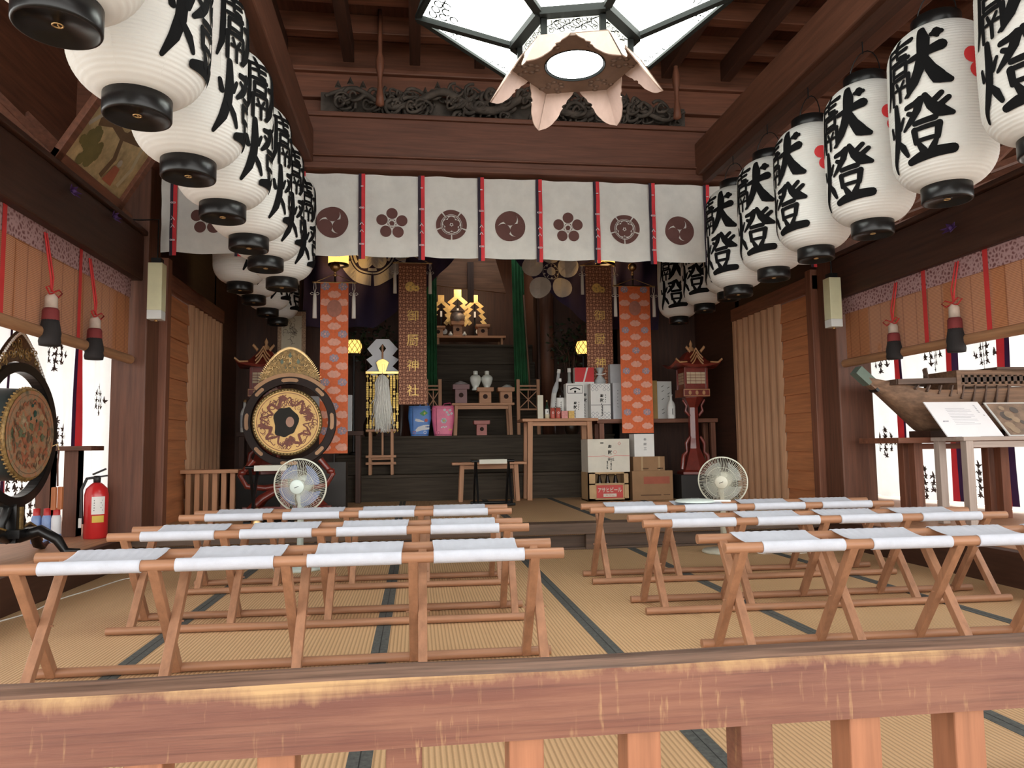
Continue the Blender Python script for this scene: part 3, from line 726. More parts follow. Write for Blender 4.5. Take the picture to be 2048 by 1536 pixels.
for x in rb:
    m_ = MB()
    for a, b, m in ((-.028, -.004, 1), (-.004, .026, 0)):
        m_.sheet(1, 12, lambda u, v: (x+a+(b-a)*u, 6.008+.004*sin(v*14+x*9)-.004*(m == 0), 2.38+.71*v), m)
    fr_ = plane((x, 5.99, 0), *FRONT)
    for z in (2.50, 2.62, 2.68, 2.80, 2.98):
        if z == 2.98: m_.add([fr_(-.008, z-.004), fr_(.012, z-.004), fr_(.012, z+.004), fr_(-.008, z+.004)], [(0, 1, 2, 3)], 2)
        elif z in (2.62, 2.68):
            for s in (-1, 1): m_.stroke([(-.012, z+.012), (0, z), (.014*s, z-.022)], .005, fr_, 2)
        else:
            for s in (-.012, 0, .012): m_.ring(fr_, .004, .008, 8, 2, c=(s, z))
    m_.build('ribbon', [REDCLOTH, DARKCLOTH, WHITED], ct)

# ------------------------------------------------------------------ purple curtain with white crests
PURPLE = mat('purple_cloth', (.030, .018, .055), .85, var=.25, vs=3)
DYEW = mat('crest_white', (.60, .57, .54), .85, var=.1)
def pz(x):
    a = max(0., min(1., (abs(x-.1)-.38)/1.05)); return 3.36-.98*a**.8
def pyy(x, z): return 9.50+.05*sin(x*9+z*5)+.03*sin(x*21-z*3)
for s, lb in ((-1, 'left half of the dark purple curtain, five-lobed white crest on it'), (1, 'right half of the dark purple curtain, white plum crest on it')):
    m_ = MB()
    def pf(u, v): x = .1+s*(.12+2.2*u); b = pz(x); z = b+(3.75-b)*v; return (x, pyy(x, z), z)
    m_.sheet(60, 20, pf)
    c = (at(745, 505, Y=9.50).x, at(745, 505, Y=9.50).z) if s < 0 else (at(1101, 545, Y=9.50).x, at(1101, 545, Y=9.50).z)
    lay(m_, mokko() if s < 0 else [[(q[0]*1.0, q[1]*1.0) for q in p] for p in plum()], lambda u, v: (c[0]+u, pyy(c[0]+u, c[1]+v)-.012, c[1]+v), (.43 if s < 0 else .38), 1, cut=.07)
    o = m_.build('purple_curtain', [PURPLE, DYEW]); tag(o, lb, 'curtain', 'purple curtains of the sanctuary')

# ------------------------------------------------------------------ hanging brocade banners
ORANGE = mat('orange_brocade', (.72, .15, .045), .7, var=.12, vs=40)
PINKB = mat('pink_brocade_cloud', (.78, .38, .28), .7, var=.1, vs=40)
GREYB = mat('grey_blue_brocade_flower', (.34, .28, .34), .7, var=.2, vs=60)
BROC = mat('brown_brocade', (.22, .075, .038), .65, var=.3, vs=60)
BROC2 = mat('rose_brocade_lattice', (.62, .29, .16), .6, var=.2, vs=60)
GOLDT = mat('gold_thread', (.85, .55, .16), .45, .3, var=.2, vs=30)
CORD = mat('white_cord', (.74, .72, .68), .8, var=.05)
def tassel(x, y, z, L, parent):
    m_ = MB(); m_.tube([(x-.008, y, z), (x-.012, y, z-.06), (x, y, z-.11)], .0035, 5); m_.tube([(x+.008, y, z), (x+.012, y, z-.06), (x, y, z-.11)], .0035, 5)
    for s in (-1, 1): m_.tube([(x, y-.004, z-.115), (x+s*.03, y-.006, z-.10), (x+s*.045, y-.006, z-.115), (x+s*.03, y-.006, z-.128), (x, y-.004, z-.118)], .0035, 5)
    m_.lathe([(.006, z-.11), (.017, z-.135), (.019, z-.16), (.022, z-L), (.0, z-L)], 12, (x, y, 0))
    return m_.build('tassel', CORD, parent)
def clouds(mb, x0, w, z0, z1, y, seed):
    rn = random.Random(seed); st = .118; r = 0; z = z1-.04
    f = lambda u, v: (u, y-.004-.002*0, v)
    while z > z0+.03:
        fl_ = r % 3 == 0
        cx = [x0+w*.5] if r % 2 else [x0+w*.18, x0+w*.80]
        for c in cx:
            if fl_:
                for k in range(7): a = 2*pi*k/7; mb.disc(lambda u, v: (u, y-.003-.0003*k, v), .017, 8, 2, (min(max(c+.030*cos(a)*1.1, x0+.017), x0+w-.017), z+.026*sin(a)))
                mb.disc(f, .02, 8, 2, (c, z)); mb.disc(lambda u, v: (u, y-.006, v), .010, 8, 1, (c, z))
                for k in range(5): a = 2*pi*k/5; mb.disc(lambda u, v: (u, y-.006, v), .006, 6, 1, (min(max(c+.027*cos(a), x0+.01), x0+w-.01), z+.022*sin(a)))
            else:
                for n_, (dx, dz, q) in enumerate(((-.045, 0, .022), (-.018, .012, .027), (.02, .012, .026), (.048, -.002, .02), (0, -.012, .028), (.03, -.014, .022), (-.03, -.012, .024))):
                    xx = c+dx; q2 = min(q, xx-x0-.002, x0+w-xx-.002)
                    if q2 > .005: mb.disc(lambda u, v: (u, y-.004-.0004*n_, v), q2, 12, 1, (xx, z+dz))
        z -= .083; r += 1
def banner(name, label, cat, tl, tr, zb_, Y, style, bar_ex, pole=True, finial=None, txt=None):
    x0, x1, zt = tl.x, tr.x, (tl.z+tr.z)/2; w = x1-x0; xc = (x0+x1)/2
    t = thing(name, label, cat, (xc, Y, .216), 'brocade banners before the sanctuary')
    m_ = MB(); yf = lambda z: Y
    m_.sheet(2, 12, lambda u, v: (x0+w*u, Y, zb_+(zt-zb_)*v), 0)
    if style == 'orange':
        clouds(m_, x0, w, zb_, zt, Y, 1)
        m_.disc(lambda u, v: (u, Y-.009, v), .075, 28, 3, (xc, zt-.27), rx=1., ry=1.2)
        mats = [ORANGE, PINKB, GREYB, mat('faded_disc', (.42, .17, .12), .7, var=.12, vs=30)]
    else:
        f = lambda u, v: (u, Y-.004, v); d = w/8
        nzr = int((zt-zb_)/d)
        for j in range(nzr):
            for i in range(8):
                cx, cz = x0+(i+.5)*d, zb_+(j+.5)*d
                if (i+j) % 2: m_.add([f(cx-d*.42, cz), f(cx, cz-d*.42), f(cx+d*.42, cz), f(cx, cz+d*.42)], [(0, 1, 2, 3)], 1)
                else: m_.ring(f, d*.28, d*.42, 8, 1, (cx, cz))
        g = lambda u, v: (u, Y-.008, v)
        lay(m_, tomoe(), lambda u, v: g(u+xc-.028, v+zt-.29), .06, 2)
        for k in range(6): a = k*pi/3; m_.disc(g, .016, 10, 2, (xc+.045+.024*cos(a), zt-.31+.024*sin(a)))
        zz = zt-.64; st = (zt-zb_-.64-.17)/3
        for q in txt:
            m_.text(q, lambda u, v, zz=zz: g(u+xc, v+zz), .135, .135, 2); zz -= st
        mats = [BROC, BROC2, GOLDT]
    m_.build('banner_cloth', mats, t)
    m_ = MB(); m_.tube([(x0-bar_ex, Y+.01, zt+.004), (x1+bar_ex, Y+.01, zt+.004)], .008, 8); m_.tube([(x0-bar_ex*.7, Y+.01, zt+.01), (xc, Y+.03, zt+.10), (x1+bar_ex*.7, Y+.01, zt+.01)], .004, 6)
    m_.lathe([(.0, -.02), (.011, -.015), (.011, .015), (0, .02)], 8, X=Matrix.Translation((x0-bar_ex, Y+.01, zt+.004)) @ Matrix.Rotation(pi/2, 4, 'Y')); m_.lathe([(.0, -.02), (.011, -.015), (.011, .015), (0, .02)], 8, X=Matrix.Translation((x1+bar_ex, Y+.01, zt+.004)) @ Matrix.Rotation(pi/2, 4, 'Y'))
    m_.build('crossbar', BRASS, t)
    m_ = MB(); zt2 = zt+.14 if not finial else finial; zp = .216
    for yy, zz in ((9.0, .53), (9.3, .77), (9.6, 1.0)):
        if Y+.06 > yy: zp = zz
    if style == 'orange':
        m_.tube([(xc, Y+.05, zp+.03), (xc, Y+.05, zt2)], .011, 10)
        if x0 < 0: m_.box(xc-.13, xc+.13, Y-.06, Y+.16, zp, zp+.50)
        else: m_.lathe([(.06, zp), (.06, zp+.02), (.03, zp+.035), (.02, zp+.06)], 20, (xc, Y+.05, 0))
    else: m_.tube([(xc, Y+.03, zt+.10), (xc, Y+.03, 3.75)], .005, 6)
    m_.build('pole' if style == 'orange' else 'hanging_cord', mat('dark_bronze_pole', (.02, .015, .012), .5, .2, var=.1), t)
    if finial:
        m_ = MB(); m_.lathe([(.012, zt2-.06), (.02, zt2-.05), (.012, zt2-.03), (.014, zt2)]+[(.052*sin(pi*k/10), zt2+.048-.052*cos(pi*k/10)) for k in range(1, 11)], 18, (xc, Y+.05, 0)); m_.build('ball_finial', BRASS, t)
    for s in (-1, 1): tassel((x0 if s < 0 else x1)+s*bar_ex*.85, Y-.01, zt-.005, .37, t)
    return t
YB1 = 7.75
banner('brocade_banner', 'orange brocade banner with pink clouds, hanging beside the gilt drum', 'banner', at(641, 563, Y=YB1), at(697, 568, Y=YB1), at(665, 907, Y=YB1).z, YB1, 'orange', .065, finial=at(670, 540, Y=YB1).z)
YB4 = 8.66
banner('brocade_banner', 'orange brocade banner with pink clouds, hanging beside the offering boxes', 'banner', at(1237, 573, Y=YB4), at(1299, 573, Y=YB4), at(1270, 866, Y=YB4).z, YB4, 'orange', .055, finial=at(1268, 540, Y=YB4).z)
YB2 = 8.9
banner('name_banner', 'brown brocade banner with gold shrine name letters, above the blue bag', 'banner', at(797, 526, Y=YB2), at(853, 527, Y=YB2), at(825, 809, Y=YB2).z, YB2, 'brown', .05, txt='御厨神社')
YB3 = 9.13
banner('name_banner', 'brown brocade banner with gold shrine name letters, behind the offering table', 'banner', at(1170, 532, Y=YB3), at(1222, 532, Y=YB3), at(1195, 800, Y=YB3).z, YB3, 'brown', .05, txt='御厨神社')

# ------------------------------------------------------------------ lit paper lanterns and small basket lights
GLOWY = mat('lit_yellow_paper', (.9, .62, .2), .7, var=.05, emit=(1., .56, .13), estr=.34)
LAT = mat('dark_lattice', (.03, .02, .012), .6, var=0)
for px, lb in ((677, 'lit yellow paper lantern with dark letters above the orange banner by the drum'), (1210, 'lit yellow paper lantern above the right-hand brown name banner')):
    c = at(px, 512, Y=9.31); t = thing('lit_lantern', lb, 'lantern', (c.x, c.y, c.z-.13), 'lit yellow lanterns')
    m_ = MB(); m_.lathe([(.125+.0015*(i % 2), c.z-.11+.013*i) for i in range(26)], 28, (c.x, c.y, 0))
    cy_ = lambda u, v: (c.x+.128*sin(u/.128), c.y-.129*cos(u/.128), c.z+v)
    for k in range(4): m_.stroke([(-.05+.028*k+.02*q/4, -.02-.015*q/4+.04*(k % 2)) for q in range(5)], .012, cy_, 1)
    m_.text('燈', lambda u, v: cy_(u, v+.1), .12, .12, 1, bold=.02, cut=.02)
    m_.build('paper_shade', [GLOWY, INK], t)
    m_ = MB(); m_.lathe([(.0, c.z-.135), (.10, c.z-.135), (.127, c.z-.125), (.128, c.z-.105), (.12, c.z-.105)], 28, (c.x, c.y, 0)); m_.build('rim', lac(), t)
    m_ = MB(); m_.lathe([(.0, c.z+.25), (.10, c.z+.25), (.127, c.z+.24), (.128, c.z+.21)], 28, (c.x, c.y, 0)); m_.tube([(c.x, c.y, c.z+.25), (c.x, c.y, 3.75)], .004, 5); m_.build('top_rim', lac(), t)
    l = bpy.data.lights.new('lantern_glow', 'POINT'); l.energy = .5; l.color = (1, .6, .25); l.shadow_soft_size = .1; o = bpy.data.objects.new('lantern_glow', l); COL.objects.link(o); o.location = (c.x, c.y-.0, c.z-.2)
for (px, py), lb in (((708, 694), 'small glowing lattice lamp behind the orange banner by the drum'), ((1166, 696), 'small glowing lattice lamp beside the right-hand brown name banner')):
    c = at(px, py, Y=9.44); t = thing('lattice_lamp', lb, 'lamp', (c.x, c.y, c.z-.09), 'small lattice lamps')
    m_ = MB(); pr_ = [(.075+.028*sin(pi*k/8), -.09+.18*k/8) for k in range(9)]
    m_.lathe([(r-.006, z+c.z) for r, z in pr_], 18, (c.x, c.y, 0)); m_.build('paper_shade', GLOWY, t)
    m_ = MB()
    for k in range(9):
        for s in (-1, 1): m_.tube([(c.x+r*cos(2*pi*k/9+s*q*.16), c.y+r*sin(2*pi*k/9+s*q*.16), c.z+z) for q, (r, z) in enumerate(pr_)], .0035, 4)
    m_.lathe([(.0, c.z-.11), (.08, c.z-.10), (.082, c.z-.085)], 18, (c.x, c.y, 0)); m_.lathe([(.082, c.z+.085), (.08, c.z+.10), (0, c.z+.11)], 18, (c.x, c.y, 0)); m_.build('lattice', LAT, t)
    m_ = MB(); zs = 1.0 if c.x > -1.78 and c.x < 1.8 else .53
    m_.tube([(c.x, c.y, .53 if c.y < 9.3 else .77), (c.x, c.y, c.z-.1)], .014, 8); m_.lathe([(.07, .77), (.07, .79), (.02, .81)], 16, (c.x, c.y, 0)); m_.build('stand', lac('z'), t)

# ------------------------------------------------------------------ big gilt drum on its stand
REDLAC = mat('red_lacquer', (.16, .022, .014), .3, var=.25, vs=12, coat=.3)
DRUMSKIN = mat('drum_skin', (.70, .42, .13), .5, var=.12, vs=12)
DRAGON = mat('drum_dragon_paint', (.17, .045, .025), .6, var=.3, vs=30)
GILTF = mat('gilt_filigree', (.26, .16, .055), .5, .3, var=.55, vs=40)
TAN = mat('tan_wood', (.42, .22, .10), .5, var=.15)
dY = 7.2; dc = at(576, 845, Y=dY); dx, dz = dc.x, dc.z
t = thing('gilt_drum', 'big round drum with brown dragon painted face and gilt crown, in black hoop stand', 'drum', (dx, dY, .216))
RXF = Matrix.Translation((dx, dY, dz)) @ Matrix.Rotation(radians(7), 4, 'Z') @ Matrix.Rotation(pi/2, 4, 'X')   # local z -> towards the viewer (-Y)
m_ = MB(); m_.lathe([(.26, -.16), (.29, -.10), (.298, 0), (.295, .10), (.29, .13)], 48, X=RXF); m_.build('drum_body', mat('drum_shell', (.05, .03, .02), .4, var=.3, vs=20), t)
m_ = MB(); F3 = lambda u, v, l=.132: tuple(RXF @ Vector((u*.775, v*.775, l)))
m_.disc(F3, .372, 56, 0)
rn = random.Random(11); L2 = lambda u, v: F3(u, v, .135); L3 = lambda u, v: F3(u, v, .1395); L4 = lambda u, v: F3(u, v, .1415)
m_.ring(L2, .345, .352, 56, 1)
for i_, a0 in enumerate((.2, 1.75, 3.3, 4.75)):
    pts = []; ww = []
    for k in range(46):
        a = a0+k*.034; r = .245+.048*sin(k*.36+i_)+.014*sin(k*.9); pts.append((r*cos(a), r*sin(a))); ww.append(.034*(1-k/50)+.008)
    m_.stroke(pts, ww, lambda u, v, i_=i_: F3(u, v, .1342+.0003*i_), 1)
    hx_, hy_ = pts[0]; blob = [(hx_+(.045+.014*sin(3*q)+.01*sin(5*q+i_))*cos(2*pi*q/20), hy_+(.038+.012*cos(4*q))*sin(2*pi*q/20)) for q in range(20)]
    m_.add([F3(p[0], p[1], .1356) for p in blob], [tuple(range(20))], 1, False)
for k in range(46):
    a = rn.uniform(0, 6.28); r = rn.uniform(.20, .315); q = rn.uniform(.016, .042)
    m_.ring(lambda u, v, k=k: F3(u, v, .1358+.00006*k), q*.74, q, 16, 1, (r*cos(a), r*sin(a)), a0=a, a1=a+rn.uniform(3, 6))
for k in range(26):
    a = rn.uniform(0, 6.28); r = rn.uniform(.19, .315); m_.stroke([((r+.014*cos(q*1.1+k))*cos(a+q*.05), (r+.02*sin(q*1.3))*sin(a+q*.05)) for q in range(9)], .009, lambda u, v, k=k: F3(u, v, .1362+.00005*k), 1)
blot = [((.14+.012*sin(5*2*pi*k/30)+.016*cos(3*2*pi*k/30))*cos(2*pi*k/30)-.025, (.19+.02*sin(2*2*pi*k/30+1)+.008*sin(7*2*pi*k/30))*sin(2*pi*k/30)) for k in range(30)]
m_.add([L3(*p) for p in blot], [tuple(range(30))], 2, False); m_.disc(L4, .05, 20, 3, (.03, .0), rx=.95, ry=1.25)
m_.build('drum_face', [DRUMSKIN, DRAGON, mat('drum_black_mark', (.012, .009, .006), .8, var=.4), mat('drum_pink_mark', (.36, .20, .14), .7, var=.1)], t)
m_ = MB(); m_.tube([F3(.383*cos(a), .383*sin(a), .12) for a in [2*pi*k/56 for k in range(56)]], .017, 8, closed=True)
for k in range(64): a = 2*pi*k/64; m_.lathe([(.008, 0), (.005, .006), (0, .008)], 6, X=RXF @ Matrix.Translation((.298*cos(a), .298*sin(a), .135)))
m_.build('studded_rim', mat('dark_gilt_rim', (.22, .15, .06), .4, .6, var=.3, vs=40), t)
hz = dz+.01
HXF = Matrix.Translation((dx+.01, dY+.05, hz)) @ Matrix.Rotation(pi/2, 4, 'X')
H = lambda u, v, l=0: tuple(HXF @ Vector((u, v, l)))
m_ = MB(); V = []
for k in range(64):
    a = 2*pi*k/64
    V += [H(.355*cos(a), .355*sin(a), .03), H(.43*cos(a), .43*sin(a), .03), H(.43*cos(a), .43*sin(a), -.03), H(.355*cos(a), .355*sin(a), -.03)]
m_.add(V, [(4*k+i, 4*k+(i+1) % 4, 4*((k+1) % 64)+(i+1) % 4, 4*((k+1) % 64)+i) for k in range(64) for i in range(4)], 0, False)
hoop_ = m_.build('hoop', mat('dark_brown_lacquer', (.02, .009, .006), .45, var=.2, spec=.15), t, .004)
for k in range(8):
    a = pi/2+k*pi/4; m_ = MB(); pts = [(.394*cos(a+q), .394*sin(a+q)) for q in [(-.16+.32*j/10)*(1.25 if k % 2 == 0 else .8) for j in range(11)]]
    m_.stroke(pts, [.012]+[.034]*9+[.012], lambda u, v: H(u, v, .033)); m_.build('gilt_plaque', TAN, hoop_)
# crown of openwork gilding
m_ = MB(); CR = lambda u, v, l=.02: H(u, v, l)
cr0 = [(.43*cos(a), .43*sin(a)) for a in [pi/2-.80+1.6*k/20 for k in range(21)]]
m_.stroke([(x*1.03, y*1.03) for x, y in cr0], .035, lambda u, v: CR(u, v, .035)); m_.stroke([(x*1.03, y*1.03) for x, y in cr0], .035, lambda u, v: CR(u, v, .0)); m_.build('crown_band', TAN, t)
m_ = MB(); out = []
for k in range(21):
    s = k/20*2-1; y = .455*cos(.62*s)+(.235*(1-abs(s)**1.7)**.8); out.append((.285*s*(1+.06*(1-abs(s))), y))
inn = [(.285*(k/20*2-1), .462*cos(.62*(k/20*2-1))) for k in range(21)]
for k in range(20): m_.add([CR(*inn[k]), CR(*inn[k+1]), CR(*out[k+1]), CR(*out[k])], [(0, 1, 2, 3)], 0); m_.add([CR(*inn[k], l=.012), CR(*out[k], l=.012), CR(*out[k+1], l=.012), CR(*inn[k+1], l=.012)], [(0, 1, 2, 3)], 0)
for k in range(70):
    s = rn.uniform(-.85, .85); i_ = int((s+1)*10); f_ = rn.uniform(.08, .9); x = inn[i_][0]*(1-f_)+out[i_][0]*f_; y = inn[i_][1]*(1-f_)+out[i_][1]*f_; r = rn.uniform(.011, .022)
    m_.tube([CR(x+r*(1-q/12)*cos(q*.7+k), y+r*(1-q/12)*sin(q*.7+k), .026) for q in range(10)], .004, 5, m=1)
for k in range(0, 20):
    for q in (0, .33, .66):
        x = out[k][0]*(1-q)+out[k+1][0]*q; y = out[k][1]*(1-q)+out[k+1][1]*q; nx = x*.6; ny = y-.35; l = sqrt(nx*nx+ny*ny)
        m_.add([CR(x-.008, y), CR(x+.008, y), CR(x+nx/l*.028, y+ny/l*.028)], [(0, 1, 2)], 1)
for x, y, r in ((0, .625, .024), (-.075, .565, .024), (.075, .565, .024), (0, .555, .01), (-.04, .51, .009), (.04, .51, .009)):
    m_.add([CR(x-r*.7, y, .032), CR(x, y-r, .032), CR(x+r*.7, y, .032), CR(x, y+r*1.4, .032)], [(0, 1, 2, 3)], 2)
crown_ = m_.build('gilt_crown', [GILTF, BRASS, mat('green_glass_inlay', (.06, .09, .04), .3, var=.2)], t)
m_ = MB()
m_.bar((dx, dY+.05, .30), (dx, dY+.05, hz-.42), .12, .10, (0, 1, 0)); m_.bar((dx-.4, dY+.05, .27), (dx+.4, dY+.05, .27), .12, .10)
for s in (-1, 1):
    for yy in (-.16, .26): m_.tube([(dx+s*.06, dY+.05, .5), (dx+s*.22, dY+yy*.5, .40), (dx+s*.34, dY+yy, .27), (dx+s*.42, dY+yy*1.3, .245)], [.035, .04, .035, .024], 8)
    m_.tube([(dx+s*.30, dY-.02, hz-.36), (dx+s*.42, dY-.03, hz-.5), (dx+s*.36, dY-.03, hz-.6), (dx+s*.2, dY, hz-.62)], [.03, .028, .026, .03], 8)
    m_.lathe([(.0, -.03), (.035, -.02), (.04, .0), (.035, .02), (0, .03)], 10, (dx+s*.40, dY-.03, hz-.47))
    m_.tube([(dx+s*.2, dY, hz-.62), (dx+s*.06, dY+.03, hz-.60)], .03, 8)
m_.build('stand', REDLAC, t)

# ------------------------------------------------------------------ red lacquer standing lanterns
GLASSW = mat('lantern_paper_pane', (.52, .40, .27), .7, var=.1)
def red_lantern(label, px, Y, py_base):
    cx = at(px, 800, Y=Y).x; zz = lambda py: at(px, py, Y=Y).z
    zt, zr, zw0, zw1, zp0, zp1, zb_ = zz(690), zz(738), zz(770), zz(728+4), zz(795), zz(779), zz(948)
    t = thing('standing_lantern', label, 'lantern', (cx, Y, .216), 'red lacquer standing lanterns')
    def MBk():
        q = MB(); q.X = Matrix.Translation((cx, Y, 0)) @ Matrix.Diagonal((.70, .70, 1, 1)) @ Matrix.Translation((-cx, -Y, 0)); return q
    m_ = MB(); m_.cbox((cx, Y, (.216+zb_)/2), (.5, .44, zb_-.216)); m_.build('plinth', mat('black_plinth', (.014, .012, .011), .6, var=.2), t, .006)
    m_ = MBk()
    m_.lathe([(.30, zb_), (.30, zb_+.03), (.24, zb_+.05), (.18, zb_+.16), (.10, zb_+.30), (.085, zb_+.42), (.085, zp0-.12), (.12, zp0-.08), (.19, zp0)], 6, (cx, Y, 0), smooth=False, ph=pi/6)
    for s in (-1, 1):
        m_.tube([(cx+s*.24, Y-.06, zb_+.06), (cx+s*.21, Y-.06, zb_+.22), (cx+s*.15, Y-.06, zb_+.26), (cx+s*.16, Y-.06, zb_+.36), (cx+s*.09, Y-.06, zb_+.44)], [.04, .035, .022, .03, .02], 8)
        m_.tube([(cx+s*.08, Y-.05, zp0-.22), (cx+s*.15, Y-.05, zp0-.16), (cx+s*.13, Y-.05, zp0-.1), (cx+s*.19, Y-.05, zp0-.03)], [.018, .026, .018, .02], 8)
    m_.build('pedestal', REDLAC, t, .003)
    m_ = MBk(); m_.cbox((cx, Y, (zp0+zp1)/2), (.46, .42, zp1-zp0), 0)
    f = plane((cx, Y-.21, (zp0+zp1)/2), *FRONT)
    for k in (-1, 0, 1): m_.disc(lambda u, v: f(u, v)+Vector((0, -.006, 0)), .026, 12, 1, (k*.12, 0))
    h2 = (zp1-zp0)/2
    for a, b in (((-.22, -h2+.01), (.22, -h2+.01)), ((-.22, h2-.01), (.22, h2-.01)), ((-.22, -h2+.01), (-.22, h2-.01)), ((.22, -h2+.01), (.22, h2-.01))): m_.stroke([a, b], .008, lambda u, v: f(u, v)+Vector((0, -.006, 0)), 1)
    m_.build('platform', [REDLAC, TAN], t, .003)
    m_ = MBk(); W = .185
    for sx in (-1, 1):
        for sy in (-1, 1): m_.cbox((cx+sx*W, Y+sy*W, (zp1+zr)/2), (.04, .04, zr-zp1))
    m_.cbox((cx, Y, zp1+.03), (2*W, 2*W, .06)); m_.cbox((cx, Y, zr-.02), (2*W+.02, 2*W+.02, .06)); m_.build('firebox_frame', REDLAC, t, .002)
    m_ = MBk()
    for a in range(4):
        ca, sa = cos(a*pi/2), sin(a*pi/2); g = lambda u, v, l=W-.008: (cx+u*ca+l*sa, Y-l*ca+u*sa, v)
        m_.add([g(-W, zp1+.06), g(W, zp1+.06), g(W, zr-.05), g(-W, zr-.05)], [(0, 1, 2, 3)], 0)
        for k in range(3): m_.stroke([(-W+.37*(k+1)/4*1., zp1+.06), (-W+.37*(k+1)/4, zr-.05)], .006, lambda u, v: g(u, v, W-.004), 1)
        for k in range(3): zq = zp1+.06+(zr-zp1-.11)*(k+1)/4; m_.stroke([(-W, zq), (W, zq)], .006, lambda u, v: g(u, v, W-.004), 1)
    m_.build('paper_pane', [GLASSW, REDLAC], t)
    m_ = MBk(); n = 24; V = []; prof = [(.40, zr+.03), (.30, zr+.035), (.20, zr+.10), (.10, zr+.19), (.06, zr+.21)]
    def sq(r, z, k, lift=1):
        a = 2*pi*k/n+pi/4; m0 = max(abs(cos(a)), abs(sin(a))); e = 1/m0; cor = (e-1)/.414
        return (cx+r*e*cos(a), Y+r*.85*e*sin(a), z+(.05*cor if r > .35 else .015*cor if r > .25 else 0))
    for r, z in prof: V += [sq(r, z, k) for k in range(n)]
    V += [sq(.38, zr+.0, k) for k in range(n)]
    F = [(i*n+k, i*n+(k+1) % n, (i+1)*n+(k+1) % n, (i+1)*n+k) for i in range(4) for k in range(n)]+[(k, 5*n+k, 5*n+(k+1) % n, (k+1) % n)[::-1] for k in range(n)]+[tuple(range(4*n, 5*n)), tuple(range(5*n, 6*n))]
    m_.add(V, F, 0, False); m_.build('roof', REDLAC, t)
    m_ = MBk()
    for s in (-1, 1):
        for q in range(3): m_.tube([(cx, Y-.22-.02*q, zr+.20-.045*q+.03), (cx+s*.055, Y-.24-.02*q, zr+.13-.045*q+.03), (cx+s*.11, Y-.25-.02*q, zr+.085-.045*q+.03)], .011, 6)
        e_ = MBk(); e_.tube([(cx+s*.20, Y-.34, zr+.06), (cx+s*.33, Y-.35, zr+.055), (cx+s*.40, Y-.36, zr+.095)], [.008, .012, .014], 6); e_.build('eave_tip', TAN, t)
        e_ = MBk(); e_.tube([(cx+s*.09, Y-.2, zr+.19), (cx+s*.16, Y-.2, zr+.25)], .02, 6); e_.build('ridge_horn', TAN, t)
    m_.lathe([(.06, zr+.1), (.05, zr+.2), (.06, zr+.24), (.02, zr+.27), (.03, zr+.30), (0, zr+.35)], 10, (cx, Y, 0)); m_.build('gable_ornament', TAN, t)
    return t
red_lantern('red lacquer standing lantern with curved roof, before the right-hand dark wall', 1385, 8.45, 948)
red_lantern('red lacquer standing lantern with curved roof, half hidden behind the gilt drum', 531, 8.45, 948)

# ------------------------------------------------------------------ hanging scroll
sc_ = at(585, 620, Y=8.92); t = thing('hanging_scroll', 'pale hanging scroll with faint ink drawing on patterned mount above drum', 'scroll', (sc_.x, 8.92, 1.75))
p0, p1 = at(556, 622, Y=8.92), at(612, 622, Y=8.92); zl = at(585, 735, Y=8.92).z; zt = p0.z+.0
MOUNT = mat('scroll_mount', (.34, .22, .14), .8, var=.5, vs=70); SPAPER = mat('scroll_paper', (.50, .44, .33), .8, var=.1)
m_ = MB(); m_.box(p0.x, p1.x, 8.91, 8.92, zl, zt, 0); f = lambda u, v: (u, 8.904, v); m_.add([f(p0.x+.045, zl+.15), f(p1.x-.045, zl+.15), f(p1.x-.045, zt-.06), f(p0.x+.045, zt-.06)], [(0, 1, 2, 3)], 1)
rn = random.Random(5); xc = (p0.x+p1.x)/2
for k in range(34):
    a = rn.uniform(0, 6.28); x = xc+.05*rn.gauss(0, 1)*.8; z = zt-.24+.07*rn.gauss(0, 1); m_.stroke([(x+.012*q*cos(a+.5*q), z+.012*q*sin(a+.5*q)) for q in range(5)], .004, lambda u, v: (u, 8.901, v), 2)
m_.build('picture_sheet', [MOUNT, SPAPER, mat('thin_ink', (.10, .08, .06), .8, var=0)], t)
m_ = MB(); m_.tube([(p0.x-.03, 8.915, zl), (p1.x+.03, 8.915, zl)], .014, 10); m_.tube([(p0.x, 8.915, zt), (p1.x, 8.915, zt)], .009, 8); m_.tube([(p0.x+.05, 8.915, zt), (xc, 8.915, zt+.12), (p1.x-.05, 8.915, zt)], .002, 4); m_.tube([(xc, 8.915, zt+.12), (xc, 8.915, 3.75)], .0018, 4); m_.build('roller', lac(), t)

GOLDS = mat('gold_foil_strip', (.55, .36, .09), .4, .6, var=.45, vs=40)
